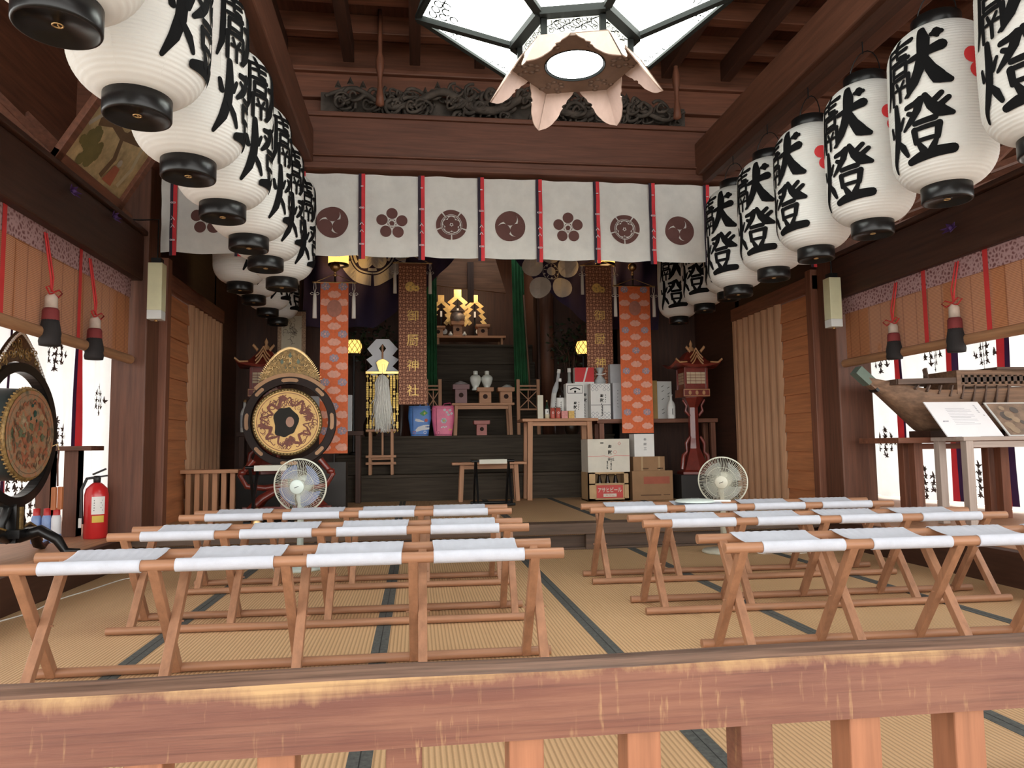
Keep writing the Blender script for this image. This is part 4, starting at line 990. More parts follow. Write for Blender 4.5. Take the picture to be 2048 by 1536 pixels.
# ------------------------------------------------------------------ gilt paper wand on the stairs, hemp tuft, rack
cx = at(765, 800, Y=9.12).x; zz = lambda py: at(765, py, Y=9.12).z
zz2_ = at(761, 918, Y=9.06).z+.01
t = thing('gilt_wand', 'gilt wand on the wooden rack with folded gold paper, gold strips and white zigzag paper', 'ornament', (cx, 9.12, zz2_))
m_ = MB(); m_.bar((cx, 9.15, zz2_+.012), (cx, 9.12, zz(690)), .022, .016, (0, 1, 0)); m_.cbox((cx, 9.15, zz2_+.022), (.10, .09, .02)); m_.build('staff', pw('z'), t)
m_ = MB(); z1 = zz(700); z2 = zz(746)
m_.prism([(-.09, z2), (-.105, z2+.12), (-.065, z2+.20), (0, z2+.26), (.065, z2+.20), (.105, z2+.12), (.09, z2)] if 0 else [(-.035, z2), (-.077, z2+.125), (-.045, z2+.155), (0, z2+.17), (.045, z2+.155), (.077, z2+.125), (.035, z2)], 9.085, 9.105, lambda a, b, y: (cx+a, y, b)); m_.cbox((cx+.012, 9.07, z2+.05), (.03, .015, .1)); m_.cbox((cx, 9.09, z2), (.40, .05, .032)); m_.build('gold_paper', GOLD, t, .002)
m_ = MB()
for s in (-1, 1):
    for j in range(4):
        x = cx+s*(.065+.038*j); m_ = MB(); m_.box(x-.002, x+.002, 9.105, 9.109, z2-.72, z2)
        for q in range(24):
            if rnd.random() < .72: z = z2-.03-q*.027; m_.box(x-.013, x+.013, 9.10, 9.112+.004*(q % 2), z-.022, z)
        m_.lathe([(0, z2-.74+.02*(j % 2)), (.016, z2-.72+.02*(j % 2)), (0, z2-.70+.02*(j % 2))], 8, (x, 9.107, 0)); m_.build('gold_strip', GOLDS, t)
m_ = MB(); zt = zz(678); wS = .15; dS = [( .02, 0), (.11, -.02), (.20, -.15), (.09, -.27), (.20, -.38), (.10, -.49), (.20, -.60), (.12, -.68)]
for s in (-1, 1):
    seg = [((.012, 0), (.085, 0), (.20, -.13), (.085, -.13+.0)), ]
    zig = [[(0, 0), (32, 0), (77, -50), (50, -85), (18, -48), (0, -25)], [(18, -48), (50, -85), (82, -105), (50, -140), (0, -125), (0, -75)], [(0, -125), (50, -140), (82, -165), (40, -195), (5, -165)]]
    for p in zig: m_.add([(cx+s*a*.0024, 9.13, zt+b*.0024) for a, b in p], [tuple(range(len(p)))], 0, False)
m_.build('zigzag_paper', mat('bluish_white_paper', (.82, .85, .90), .7, var=.02), t, solid=.003)
tf = thing('hemp_tuft', 'white hemp fibre tuft hanging in front of the gilt strips', 'tuft', (cx, 9.0, zz(865)))
m_ = MB(); zt = zz(752); zl = zz(866); rn = random.Random(2)
for k in range(300):
    a = rn.uniform(0, 6.28); r = sqrt(rn.random()); z1 = zl+rn.uniform(0, .35)*r; sw_ = .03*rn.gauss(0, 1); zs = zt-rn.uniform(0, .30)
    m_.tube([(cx+.03*r*cos(a), 9.0+.02*r*sin(a), min(zs+.05, zt)), (cx+.085*r*cos(a), 9.0+.05*r*sin(a), zs-.05), (cx+.09*r*cos(a)+sw_*.3, 9.0+.055*r*sin(a), (zs+z1)/2), (cx+.10*r*cos(a)+sw_, 9.0+.06*r*sin(a), z1)], [.0045, .007, .006, .002], 4)
m_.build('fibre', mat('white_hemp', (.86, .85, .80), .85, var=.06, vs=30), tf)
m_ = MB(); m_.tube([(cx, 9.0, zt-.02), (cx, 9.06, zt+.03)], .006, 6); m_.build('tie_cord', CORD, tf)
zz2 = lambda py: at(761, py, Y=9.06).z; xa, xb = at(740, 900, Y=9.06).x, at(784, 900, Y=9.06).x
t = thing('offering_rack', 'low bare wooden rack standing on the stair below the white tuft', 'rack', ((xa+xb)/2, 9.15, .53))
for x in (xa, xb):
    for y in (9.06, 9.24): m_ = MB(); m_.bar((x, y, .53), (x, y, zz2(862)), .032, .028, (0, 1, 0)); m_.build('leg', pw('z'), t, .002)
for z in (zz2(861), zz2(913), zz2(927)):
    m_ = MB(); m_.box(xa-.05, xb+.05, 9.04, 9.07, z-.014, z+.014); m_.build('crossbar', pw('x'), t, .002)
    m_ = MB(); m_.box(xa-.04, xb+.04, 9.23, 9.26, z-.014, z+.014); m_.build('crossbar', pw('x'), t, .002)
m_ = MB(); m_.box(xa, xb, 9.07, 9.23, zz2(918)-.01, zz2(918)+.01); m_.build('shelf', pw('x'), t, .002)

# ------------------------------------------------------------------ rucksacks
def bag(label, x0, x1, zt, col, dark, deco):
    xc = (x0+x1)/2; w = (x1-x0)/2; z0 = 1.0; t = thing('gift_bag', label, 'bag', (xc, 9.78, z0))
    m_ = MB(); n = 28
    def pt(u, v): a = 2*pi*u; wx = w*(.86+.28*min(1, v*1.6)*(1 if v < .55 else 1-.28*((v-.55)/.45))); c, s = cos(a), sin(a); r = (abs(c)**6+abs(s)**6)**(-1/6); return (xc+wx*r*c*.93, 9.78+.085*r*s, z0+(zt-z0)*v)
    m_.sheet(n, 10, pt); m_.add([pt(k/n, 1) for k in range(n)], [tuple(range(n))]); m_.add([pt(k/n, 0) for k in range(n)], [tuple(range(n))[::-1]])
    B = mat(label.split()[0]+'_bag_vinyl', col, .45, var=.12, vs=10); D = mat(label.split()[0]+'_bag_piping', dark, .5, var=.1)
    WH = mat('bag_white_print', (.75, .75, .78), .6, var=0); GR = mat('bag_green_print', (.10, .35, .12), .6, var=0); RO = mat('bag_red_print', (.6, .12, .1), .6, var=0); YE = mat('bag_yellow_print', (.7, .55, .1), .6, var=0)
    f = lambda u, v: (xc+u, 9.78-.0895, z0+v); h = zt-z0
    deco(m_, f, w, h)
    m_.build('bag_body', [B, D, WH, GR, RO, YE], t)
    m_ = MB()
    for v in (.04, .96): m_.tube([pt(k/n, v) for k in range(n)], .004, 5, closed=True)
    m_.tube([(xc-w*.6, 9.69, zt-.03), (xc-w*.6, 9.69, z0+.06)], .003, 4); m_.build('piping', D, t)
    m_ = MB(); m_.tube([(xc+.0, 9.78, zt), (xc+.02, 9.78, zt+.03), (xc+.1, 9.78, zt+.04), (xc+.12, 9.78, zt)], .008, 6); m_.build('handle', D, t)
def deco_train(m, f, w, h):
    m.add([f(*p) for p in [(-.04, h*.14), (-.055, h*.20), (-.02, h*.30), (.05, h*.36), (w*.88, h*.37), (w*.88, h*.22), (.02, h*.18)]], [tuple(range(7))], 2, False)
    m.add([f(*p) for p in [(-.06, h*.50), (-.05, h*.58), (.0, h*.55), (.05, h*.50), (.06, h*.46), (-.02, h*.47)]], [tuple(range(6))], 2, False)
    g = lambda u, v: (f(u, v)[0], f(u, v)[1]-.002, f(u, v)[2])
    for k in range(3): m.add([g(w*.55+.018*k, h*.28), g(w*.55+.018*k+.013, h*.28), g(w*.55+.018*k+.013, h*.33), g(w*.55+.018*k, h*.33)], [(0, 1, 2, 3)], 1)
    m.add([f(0, h*.74), f(.05, h*.66), f(.11, h*.76), f(.06, h*.86)], [(0, 1, 2, 3)], 3); m.add([g(.05, h*.75), g(.065, h*.70), g(.08, h*.76), g(.065, h*.80)], [(0, 1, 2, 3)], 5)
    m.disc(f, .022, 14, 4, (.085, h*.52)); m.ring(f, .014, .02, 14, 4, (-.07, h*.12)); m.ring(f, .014, .02, 14, 2, (.07, h*.12)); m.stroke([(-w*.7, h*.9), (w*.7, h*.9)], .006, f, 1); m.stroke([(-w*.62, h*.82), (-w*.62, h*.35)], .006, f, 1)
def deco_pink(m, f, w, h):
    for k, (x, z) in enumerate(((.02, .86), (.05, .78), (.09, .85), (.07, .70), (.11, .74))):
        for q in range(5): a = 2*pi*q/5; m.disc(f, .008, 8, 2, (x+.010*cos(a), h*z+.010*sin(a)))
    for q in range(6): a = 2*pi*q/6; m.disc(f, .017, 10, 2, (.01+.024*cos(a), h*.50+.022*sin(a)))   # a plain flower stands for the printed motif
    m.disc(lambda u, v: (f(u, v)[0], f(u, v)[1]-.002, f(u, v)[2]), .012, 10, 5, (.01, h*.50))
    for k in range(4): m.disc(f, .010, 8, 2, (-.02+.02*k, h*.28+.008*(k % 2)))
    m.ring(f, .014, .02, 14, 1, (-.06, h*.10)); m.disc(f, .016, 10, 5, (.09, h*.2), rx=1.3, ry=.6); m.stroke([(-w*.7, h*.9), (w*.7, h*.9)], .006, f, 1); m.stroke([(-w*.62, h*.82), (-w*.62, h*.35)], .006, f, 1)
A = at(817, 812, Y=9.7); B_ = at(861, 812, Y=9.7); C_ = at(864, 812, Y=9.7); D_ = at(908, 812, Y=9.7)
bag('blue vinyl bag printed with white trains, beside the pink bag', A.x, B_.x, A.z, (.09, .25, .66), (.04, .09, .3), deco_train)
bag('pink vinyl bag with white flower print, beside the blue bag', C_.x, D_.x, A.z, (.80, .17, .30), (.42, .05, .13), deco_pink)
# ------------------------------------------------------------------ small tables, stands and offerings
def table(label, x0, x1, y0, y1, zt, zf, th=.03, lw=.045, name='offering_table', splay=.0, inset=.06, m=None, rails=True, group=None):
    m = m or pw; t = thing(name, label, 'table', ((x0+x1)/2, (y0+y1)/2, zf), group)
    b = MB(); b.box(x0, x1, y0, y1, zt-th, zt); b.build('table_top', m('x'), t, .004)
    for sx in (0, 1):
        for sy in (0, 1):
            x = (x0+inset, x1-inset)[sx]; y = (y0+inset*.7, y1-inset*.7)[sy]; b = MB(); b.bar((x+(-splay, splay)[sx], y, zf), (x, y, zt-th), lw, lw, (0, 1, 0)); b.build('leg', m('z'), t, .003)
    if rails:
        b = MB(); b.box(x0+inset, x1-inset, y0+inset*.7-.012, y0+inset*.7+.012, zt-th-.05, zt-th-.005); b.build('apron', m('x'), t)
    return t
def sanbo(label, xc, y, z, w, h, mm, tray=1.35, name='offering_stand'):
    t = thing(name, label, 'stand', (xc, y, z), 'plain wooden offering stands')
    b = MB(); hb = h*.72; b.cbox((xc, y, z+hb/2), (w, w*.95, hb), 0); f = plane((xc, y-w*.475-.0015, z+hb*.58), *FRONT); b.disc(f, w*.20, 18, 1); b.ring(f, w*.2, w*.24, 18, 0); b.build('base_box', [mm, mat('painted_hole_shade', (.035, .014, .01), .9, var=0)], t, .003)  # dark disc paints the shade of a hole in the base
    b = MB(); W = w*tray; b.cbox((xc, y, z+hb+.007), (W*.96, W*.9, .014))
    for s in (-1, 1):
        b.bar((xc-W/2, y+s*W*.46, z+hb+.03), (xc+W/2, y+s*W*.46, z+hb+.03), .014, h-hb-.01); b.bar((xc+s*W*.49, y-W*.46, z+hb+.03), (xc+s*W*.49, y+W*.46, z+hb+.03), .014, h-hb-.01)
    b.build('tray', mm, t, .002); return t
PK = mat('mauve_lacquer', (.22, .10, .10), .5, var=.1); CYP = pw('x'); REDS = mat('red_stand', (.40, .12, .10), .5, var=.12)
a, c = at(903, 807, Y=9.9), at(1027, 807, Y=9.9); zt = a.z
table('small offering table on the stairs carrying three wooden stands', a.x, c.x, 9.8, 10.15, zt, 1.0, splay=.015)
for (xa, xb, py, mm, lb) in ((905, 938, 768, PK, 'mauve wooden offering stand at the left end of the small table'), (953, 986, 775, CYP, 'plain wooden offering stand carrying the two white jars'), (1001, 1034, 775, CYP, 'plain wooden offering stand at the right end, under pale wrapped offering')):
    p, q = at(xa, py, Y=9.95), at(xb, py, Y=9.95); xc = min((p.x+q.x)/2, c.x-.1); w = (q.x-p.x)*.72; sanbo(lb, xc, 9.96, zt, w, p.z-zt, mm)
    ztop = p.z
    if mm is PK or xa > 990:
        rn = random.Random(xa); o = MB(); o.sheet(12, 8, lambda u, v: (xc+(u-.5)*.21, 9.96+(v-.5)*.17, ztop-.012+.05*sin(pi*u)*sin(pi*v)*(1 if xa < 990 else 1.9*u)+.008*sin(u*17+v*13))); o.box(xc-.09, xc+.09, 9.9, 10.02, ztop-.03, ztop-.012)
        o = o.build('wrapped_offering', [mat('grey_wrap', (.42, .38, .38), .6, var=.2, vs=20)] if mm is PK else [mat('pale_wrap', (.5, .53, .52), .4, var=.2, vs=20)]); tag(o, 'grey paper wrapped offering on the mauve stand' if mm is PK else 'pale blue wrapped offering on the right-hand plain stand', 'offering')
    else:
        JAR = mat('white_porcelain', (.72, .74, .68), .2, var=.03, coat=.3)
        j = None
        for px, lb2 in ((951, 'white porcelain jar on the middle stand, the left one of the pair'), (974, 'white porcelain jar on the middle stand, the right one of the pair')):
            xj = at(px, 760, Y=9.96).x; j = thing('porcelain_jar', lb2, 'jar', (xj, 9.96, ztop-.038), 'white porcelain jars')
            o = MB(); H_ = at(px, 742, Y=9.96).z-ztop+.038; o.lathe([(r, ztop-.038+z*H_) for r, z in ((.05, 0), (.052, .04), (.040, .16), (.062, .34), (.078, .54), (.076, .66), (.055, .77), (.032, .80))], 24, (xj, 9.96, 0)); o.build('jar_body', JAR, j)
            o = MB(); o.lathe([(r, ztop-.038+z*H_) for r, z in ((.028, .80), (.031, .82), (.031, .98), (.026, 1.0), (0, 1.0))], 20, (xj, 9.96, 0)); o.build('lid', JAR, j)
p = at(963, 841, Y=9.72); sanbo('small red and white offering stand on the stair under the table', p.x, 9.74, 1.0, .135, p.z-1.0, REDS, 1.5)
# little lattice fences beside the stair
for (xa, xb, lb) in ((853, 880, 'small lattice fence on the stairs, next to the left brown banner'), (1036, 1076, 'small lattice fence on the stairs, to the right of the small table')):
    p, q = at(xa, 772, Y=10.0), at(xb, 772, Y=10.0); t = thing('lattice_fence', lb, 'fence', ((p.x+q.x)/2, 10.0, 1.0), 'small lattice fences')
    for x in (p.x, q.x): b = MB(); b.bar((x, 10.0, 1.0), (x, 10.0, p.z+.09), .045, .045, (0, 1, 0)); b.build('post', pw('z'), t, .003)
    b = MB()
    for z in (p.z, p.z-.32, p.z-.05): b.bar((p.x, 10, z), (q.x, 10, z), .022, .022)
    b.bar((p.x, 9.995, p.z-.32), (q.x, 9.995, p.z-.05), .012, .012); b.bar((p.x, 10.005, p.z-.05), (q.x, 10.005, p.z-.32), .012, .012); b.bar(((p.x+q.x)/2, 10, p.z-.32), ((p.x+q.x)/2, 10, p.z-.05), .012, .012); b.build('lattice', pw('x'), t)
# green curtains of the altar
GREEN = mat('green_cloth', (.012, .085, .028), .8, var=.3, vs=5)
for (xa, xb, xc, xd, lb) in ((853, 873, 853, 874, 'narrow dark green curtain hanging left of the altar, beside the brown banner'), (1024, 1046, 1030, 1058, 'narrow dark green curtain hanging right of the altar')):
    Y = 10.5; a, b_, c, d = at(xa, 590, Y=Y), at(xb, 590, Y=Y), at(xc, 785, Y=Y), at(xd, 785, Y=Y)
    o = MB(); o.sheet(24, 10, lambda u, v: ((c.x+(d.x-c.x)*u)*(1-v)+(a.x+(b_.x-a.x)*u)*v, Y+.02*sin(u*22), c.z*(1-v)+(a.z+.6)*v)); 
    o.tube([(b_.x+.01 if xa > 900 else a.x-.01, Y, a.z), (d.x+.02 if xa > 900 else c.x-.02, Y, c.z-.1)], .012, 6, m=1)
    o = o.build('altar_curtain', [GREEN, BROWNP := mat('tan_edge', (.17, .09, .055), .7, var=.1)], solid=.006); tag(o, lb, 'curtain', 'green altar curtains')
# altar with gilt paper wands
Y = 11.35; a, b_ = at(868, 673, Y=Y), at(1010, 673, Y=Y)
table('long low altar shelf at the top of the stairs carrying gilt paper wands', a.x, b_.x, Y-.12, Y+.35, a.z, 2.385, th=.035, lw=.035, name='altar_shelf', rails=False)
za = a.z
for (px, py, sc, lb) in ((882, 592, .88, 'folded gilt paper wand on the altar, left of three'), (915, 581, 1.05, 'folded gilt paper wand in the middle of the altar, tallest of three'), (949, 592, .92, 'folded gilt paper wand on the altar, right of three')):
    Yw = Y+(.18 if px != 915 else .25); p = at(px, py, Y=Yw); t = thing('gilt_paper_wand', lb, 'wand', (p.x, Yw, za), 'gilt paper wands on the altar')
    o = MB(); o.bar((p.x, Yw, za), (p.x, Yw, p.z), .022, .016, (0, 1, 0)); o.lathe([(.06, za), (.06, za+.02), (.02, za+.03)], 12, (p.x, Yw, 0)); o.build('staff', lac('z'), t)
    o = MB(); o.cbox((p.x, Yw-.015, p.z-.06*sc), (.11*sc, .02, .14*sc))
    for s in (-1, 1):
        x, z = .02, -.12
        for k in range(4):
            A_ = [(.0+.03*k, -.13-.105*k), (.055+.03*k, -.10-.105*k), (.155+.02*k, -.185-.105*k), (.105+.02*k, -.225-.105*k)]
            o.prism([(p.x+s*u*sc, p.z+v*sc) for u, v in A_], Yw-.02-.004*k, Yw-.014-.004*k)
    o.build('gold_paper', mat('gold_altar_paper', (.85, .60, .24), .4, .35, var=.15, vs=20), t)
    o = MB(); o.cbox((p.x, Yw-.035, p.z-.33*sc), (.03, .01, .10*sc)); o.disc(plane((p.x+(.055 if px > 930 else -.0 if px > 900 else .05), Yw-.05, za+.10), *FRONT), .045, 14); o.build('white_tag', PAPER, t)
for px, h_, lb in ((876, 660, 'small wooden stand at the left end of the altar'), (965, 655, 'small wooden stand right of the gilt wands on the altar'), (915, 648, 'wooden stand holding a grey vessel, front middle of the altar')):
    p = at(px, h_, Y=Y-.04); sanbo(lb, p.x, Y-.03, za, .15 if px != 915 else .14, max(.1, p.z-za)+.04, pw('x'), 1.4)
p = at(915, 640, Y=Y-.04); ves = thing('silver_vessel', 'grey round vessel on the front middle stand of the altar', 'vessel', (p.x, Y-.03, p.z-.06))
o = MB(); o.lathe([(.06, 0), (.105, .03), (.115, .10), (.10, .16), (.085, .175), (.115, .185), (.12, .19), (0, .19)], 20, (p.x, Y-.03, p.z-.06+.0)); o.build('bowl', mat('tarnished_silver', (.42, .34, .28), .45, .5, var=.4, vs=25), ves)
for px in (901, 929):
    p = at(px, 664, Y=Y-.1); o = MB(); o.lathe([(.03, za), (.035, za+.02), (.012, za+.05), (.016, za+.06), (0, za+.065)], 12, (p.x, Y-.10, 0)); o = o.build('altar_cup', PAPER); tag(o, 'tiny white cup on the altar, %s of the middle stand' % ('left' if px < 915 else 'right'), 'cup', 'tiny white altar cups')

l = bpy.data.lights.new('altar_lamp', 'POINT'); l.energy = 4.; l.color = (1, .80, .55); l.shadow_soft_size = .06; o = bpy.data.objects.new('altar_lamp', l); COL.objects.link(o); o.location = (.05, 11.1, 3.45)
# sakaki greenery either side
LEAFG = mat('dark_sakaki_leaf', (.02, .04, .018), .35, var=.5, vs=8, spec=.6)
def sakaki(label, px, py, Y, zf, R, n, seed):
    c = at(px, py, Y=Y); t = thing('sakaki_branch', label, 'plant', (c.x, Y, zf)); rn = random.Random(seed); o = MB()
    for k in range(n):
        a = rn.uniform(0, 6.28); b = rn.uniform(-1, 1); r = R*rn.random()**.4; p = c+Vector((r*cos(a)*sqrt(1-b*b), .5*r*sin(a)*sqrt(1-b*b), r*b*1.15))
        d = Vector((rn.gauss(0, 1), rn.gauss(0, 1), rn.gauss(0, .6))).normalized(); e = d.cross(Vector((rn.gauss(0, 1), rn.gauss(0, 1), 1))).normalized(); L_ = rn.uniform(.05, .085)
        o.add([p, p+d*L_*.5+e*L_*.27, p+d*L_, p+d*L_*.5-e*L_*.27], [(0, 1, 2, 3)], 0, False)
    o.build('leaves', LEAFG, t)
    o = MB()
    for k in range(9): a = rn.uniform(0, 6.28); o.tube([(c.x, Y, zf+.3), (c.x+.3*R*cos(a), Y+.2*R*sin(a), c.z-R*.4), (c.x+R*.8*cos(a), Y+.4*R*sin(a), c.z+R*rn.uniform(-.3, .8))], [.014, .009, .004], 5)
    o.build('stem', dk('z'), t)
    o = MB(); o.lathe([(.07, zf), (.10, zf+.06), (.10, zf+.16), (.06, zf+.26), (.07, zf+.32), (.055, zf+.32)], 18, (c.x, Y, 0)); o.build('vase', mat('brown_glazed_vase', (.06, .035, .02), .3, var=.2), t)
sakaki('dark leafy branches in a vase behind the zigzag paper', 742, 690, 9.92, 1.0, .36, 380, 1)
sakaki('dark leafy branches in a vase behind the right-hand brown banner', 1140, 690, 9.92, 1.0, .34, 260, 2)

# ------------------------------------------------------------------ offering table on the right and all that stands on it
YT = 8.75
a, c = at(1042, 838, Y=YT), at(1192, 838, Y=YT); ZT = a.z
table('tall plain wooden offering table carrying boxes and bottles, right of the stairs', a.x, c.x, YT-.12, YT+.33, ZT, .216, th=.035, lw=.06, splay=.02, inset=.1, name='tall_table')
a2, c2 = c.x+.02, at(1425, 838, Y=8.95).x
table('long dark shelf table behind the right-hand orange banner', a2, c2, 8.78, 9.1, ZT-.01, .216, th=.05, lw=.06, name='shelf_table', m=rd, rails=False)
a3, c3 = at(478, 838, Y=8.95).x, at(735, 838, Y=8.95).x
table('long dark shelf table behind the gilt drum', a3, -1.42, 8.82, 8.98, ZT-.12, .216, th=.05, lw=.06, name='shelf_table', m=dk, rails=False)
def gift(label, xa, xb, ya, yb, Y, d, mats=None, deco=None, name='gift_box', zf=None, cat='box'):
    p, q = at(xa, ya, Y=Y), at(xb, yb, Y=Y); z0 = q.z if zf is None else zf; h = p.z-q.z; xc = (p.x+q.x)/2; w = q.x-p.x
    t = thing(name, label, cat, (xc, Y+d/2, z0)); b = MB(); b.box(p.x, q.x, Y, Y+d, z0, z0+h, 0); f = lambda u, v, l=.0015: (xc+u, Y-l, z0+h/2+v)
    if deco: deco(b, f, w, h)
    b.build('box_body', mats or [PAPER, INK, REDINK], t, .002); return t
def d_hoken(b, f, w, h):
    b.text('奉', lambda u, v: f(u+w*.0, v+h*.12), w*.2, w*.2, 1, bold=.02); b.text('献', lambda u, v: f(u, v-h*.02), w*.2, w*.2, 1, bold=.02)
    for k in range(4): b.stroke([(w*.18+.006*sin(q+k), h*.18-k*.028-q*.005) for q in range(4)], .006, f, 1)
    for k in range(5): b.stroke([(-w*.02+.006*sin(q*2+k), -h*.12-k*.035-q*.006) for q in range(5)], .006, f, 1)
def d_emblem(b, f, w, h):
    for p_ in (((-w*.42, h*.44), (w*.42, h*.44)), ((w*.42, h*.44), (w*.42, h*.22)), ((w*.42, h*.22), (-w*.42, h*.22)), ((-w*.42, h*.22), (-w*.42, h*.44))): b.stroke(p_, .005, f, 1)
    b.stroke([(-w*.28+w*.56*k/8, h*.32+h*.05*sin(pi*k/8)) for k in range(9)], .014, f, 1); b.disc(f, w*.07, 5, 1, (0, h*.265)); d_hoken(b, lambda u, v: f(u, v-h*.16), w, h*.75)
def d_lattice(b, f, w, h):
    for s in (1, -1):
        for k in range(5):
            for j in range(2):
                cx_ = -w*.4+w*.2*k; cz_ = s*(h*.44-j*h*.10)
                if j == 0 or k in (0, 1, 3, 4): b.ring(f, w*.075, w*.095, 4, 2, (cx_, cz_)); 
    b.stroke([(-w/2, 0-h*.1), (w/2, -h*.1)], .005, f, 1); b.stroke([(.02, -h*.1), (.02, -h*.4)], .008, f, 1); d_hoken(b, lambda u, v: f(u+w*.06, v+h*.05), w, h*.8)
def d_redtop(b, f, w, h): b.add([f(-w/2, h/2), f(-w/2, h*.22), f(w/2, h*.22), f(w/2, h/2)], [(0, 1, 2, 3)], 2); b.add([f(-.02, h*.22, .003), f(.0, h*.22, .003), f(.05, h/2, .003), f(.03, h/2, .003)], [(0, 1, 2, 3)], 0); d_hoken(b, lambda u, v: f(u, v-h*.12), w, h*.7)
def d_plain(b, f, w, h):
    for k in range(6): b.stroke([(.0+.004*sin(q+k), h*.3-k*h*.09-q*.004) for q in range(4)], .005, f, 1)
BLUEG = mat('grey_blue_print', (.22, .24, .27), .7, var=0)
GREYW2 = mat('pale_grey_wrap', (.55, .56, .58), .6, var=.06)
gift('white gift box with arched emblem and brush letters, on the tall table', 1132, 1169, 764, 834, YT, .16, None, d_emblem, zf=ZT)
gift('white gift box with lattice print at its ends, on the dark shelf table', 1181, 1222, 765, 836, 8.8, .16, [PAPER, INK, BLUEG], d_lattice, zf=ZT-.01)
gift('white box with red top band, standing behind the emblem box', 1149, 1190, 731, 834, 8.98, .10, [PAPER, INK, REDINK], d_redtop, zf=ZT-.0, name='gift_box')
gift('plain tall white box left of the right-hand orange banner, lower one', 1225, 1246, 763, 836, 8.85, .14, [GREYW2, INK], d_plain, zf=ZT-.01)
gift('plain white box rising behind the lower plain box by the banner', 1220, 1244, 725, 836, 9.02, .14, [GREYW2, INK], None, zf=ZT-.01)
gift('slim white carton at the front end of the tall table', 1075, 1087, 787, 834, YT-.02, .05, [mat('cream_carton', (.66, .62, .5), .7, var=.05)], None, zf=ZT)
gift('small pink packet next to the cans on the tall table', 1123, 1136, 819, 834, YT-.08, .05, [mat('pink_packet', (.66, .27, .25), .6, var=.2, vs=40)], None, zf=ZT, cat='packet', name='packet')
gift('small yellow packet next to the pink one on the tall table', 1137, 1149, 819, 834, YT-.08, .05, [mat('yellow_packet', (.66, .42, .12), .6, var=.2, vs=40)], None, zf=ZT, cat='packet', name='packet')
gift('yellow carton on the dark shelf table behind the right-hand orange banner', 1300, 1316, 758, 835, 8.9, .12, [mat('mustard_carton', (.36, .22, .07), .7, var=.1)], None, zf=ZT-.01)
gift('white paper board with scattered ink marks beside the right standing lantern', 1300, 1344, 730, 806, 9.1, .03, [PAPER, INK], lambda b, f, w, h: [b.stroke([(w*.35*sin(k*2.1)+.01*q, h*.35*cos(k*1.3)+.006*q) for q in range(4)], .006, f, 1) for k in range(14)], name='paper_board', cat='board', zf=ZT-.01)
gift('white paper carton edge beside the orange banner and gilt wand', 690, 704, 728, 800, 8.92, .1, [GREYW2], None, zf=ZT-.12)
gift('white paper box behind the crown of the gilt drum', 619, 640, 730, 800, 8.84, .1, [GREYW2, INK], d_plain, zf=ZT-.12)
gift('white slip lettered in black, behind the drum hoop beside the banner', 624, 640, 765, 830, 8.83, .05, [GREYW2, INK], d_plain, zf=ZT-.12) if False else None
GLASSD = mat('brown_glass', (.015, .009, .006), .12, var=0, spec=.6); GLASSG = mat('green_glass', (.012, .03, .016), .12, var=0, spec=.6)
def bottle(label, px, py0, py1, Y, zf, r, mat_, lm, tilt=0., cap=PAPER, shape='sake'):
    p, q = at(px, py0, Y=Y), at(px, py1, Y=Y); h = p.z-q.z; t = thing('bottle', label, 'bottle', (q.x, Y, zf)); X = Matrix.Translation((q.x, Y, zf)) @ Matrix.Rotation(tilt, 4, 'Y')
    b = MB(); b.lathe([(r*.9, 0), (r, .01), (r, h*.56), (r*.85, h*.64), (r*.36, h*.76), (r*.32, h*.94), (0, h*.94)], 20, X=X); b.build('bottle_glass', mat_, t)
    b = MB(); b.lathe([(r+.001, h*.14), (r+.0015, h*.16), (r+.0015, h*.5), (r+.001, h*.52)], 20, X=X)
    for k in range(5): b.stroke([(.004*sin(j*2+k), h*.42-k*h*.05-j*.006) for j in range(4)], .006, lambda u, v: tuple(X @ Vector((u, -(r+.004), v))), 1)
    b.build('label_band', [lm, INK], t)
    b = MB(); b.lathe([(r*.40, h*.92), (r*.42, h*.94), (r*.42, h), (0, h)], 14, X=X); b.build('cap', cap, t); return t
bottle('white wrapped bottle leaning by the emblem box', 1106, 733, 834, YT+.24, ZT, .055, GREYW2, PAPER, radians(8))
bottle('dark brown bottle with white label on the tall table', 1121, 753, 834, YT+.12, ZT, .05, GLASSD, PAPER)
bottle('clear white-capped bottle behind the dark bottle on the tall table', 1140, 732, 834, YT+.27, ZT, .055, mat('pale_glass', (.35, .38, .36), .15, var=0), PAPER)
bottle('small green bottle beside the slim carton', 1094, 797, 834, YT+.0, ZT, .024, GLASSG, PAPER, cap=BRASS)
bottle('white lettered bottle beside the right standing lantern', 1343, 788, 837, 8.85, ZT-.01, .05, PAPER, PAPER)
bottle('white bottle with golden cap on the dark shelf left of the drum', 489, 763, 828, 8.87, ZT-.12, .046, PAPER, GREYW2, cap=BRASS)
bottle('grey bottle beside the left standing lantern roof', 507, 727, 828, 8.93, ZT-.12, .046, GREYW2, PAPER)
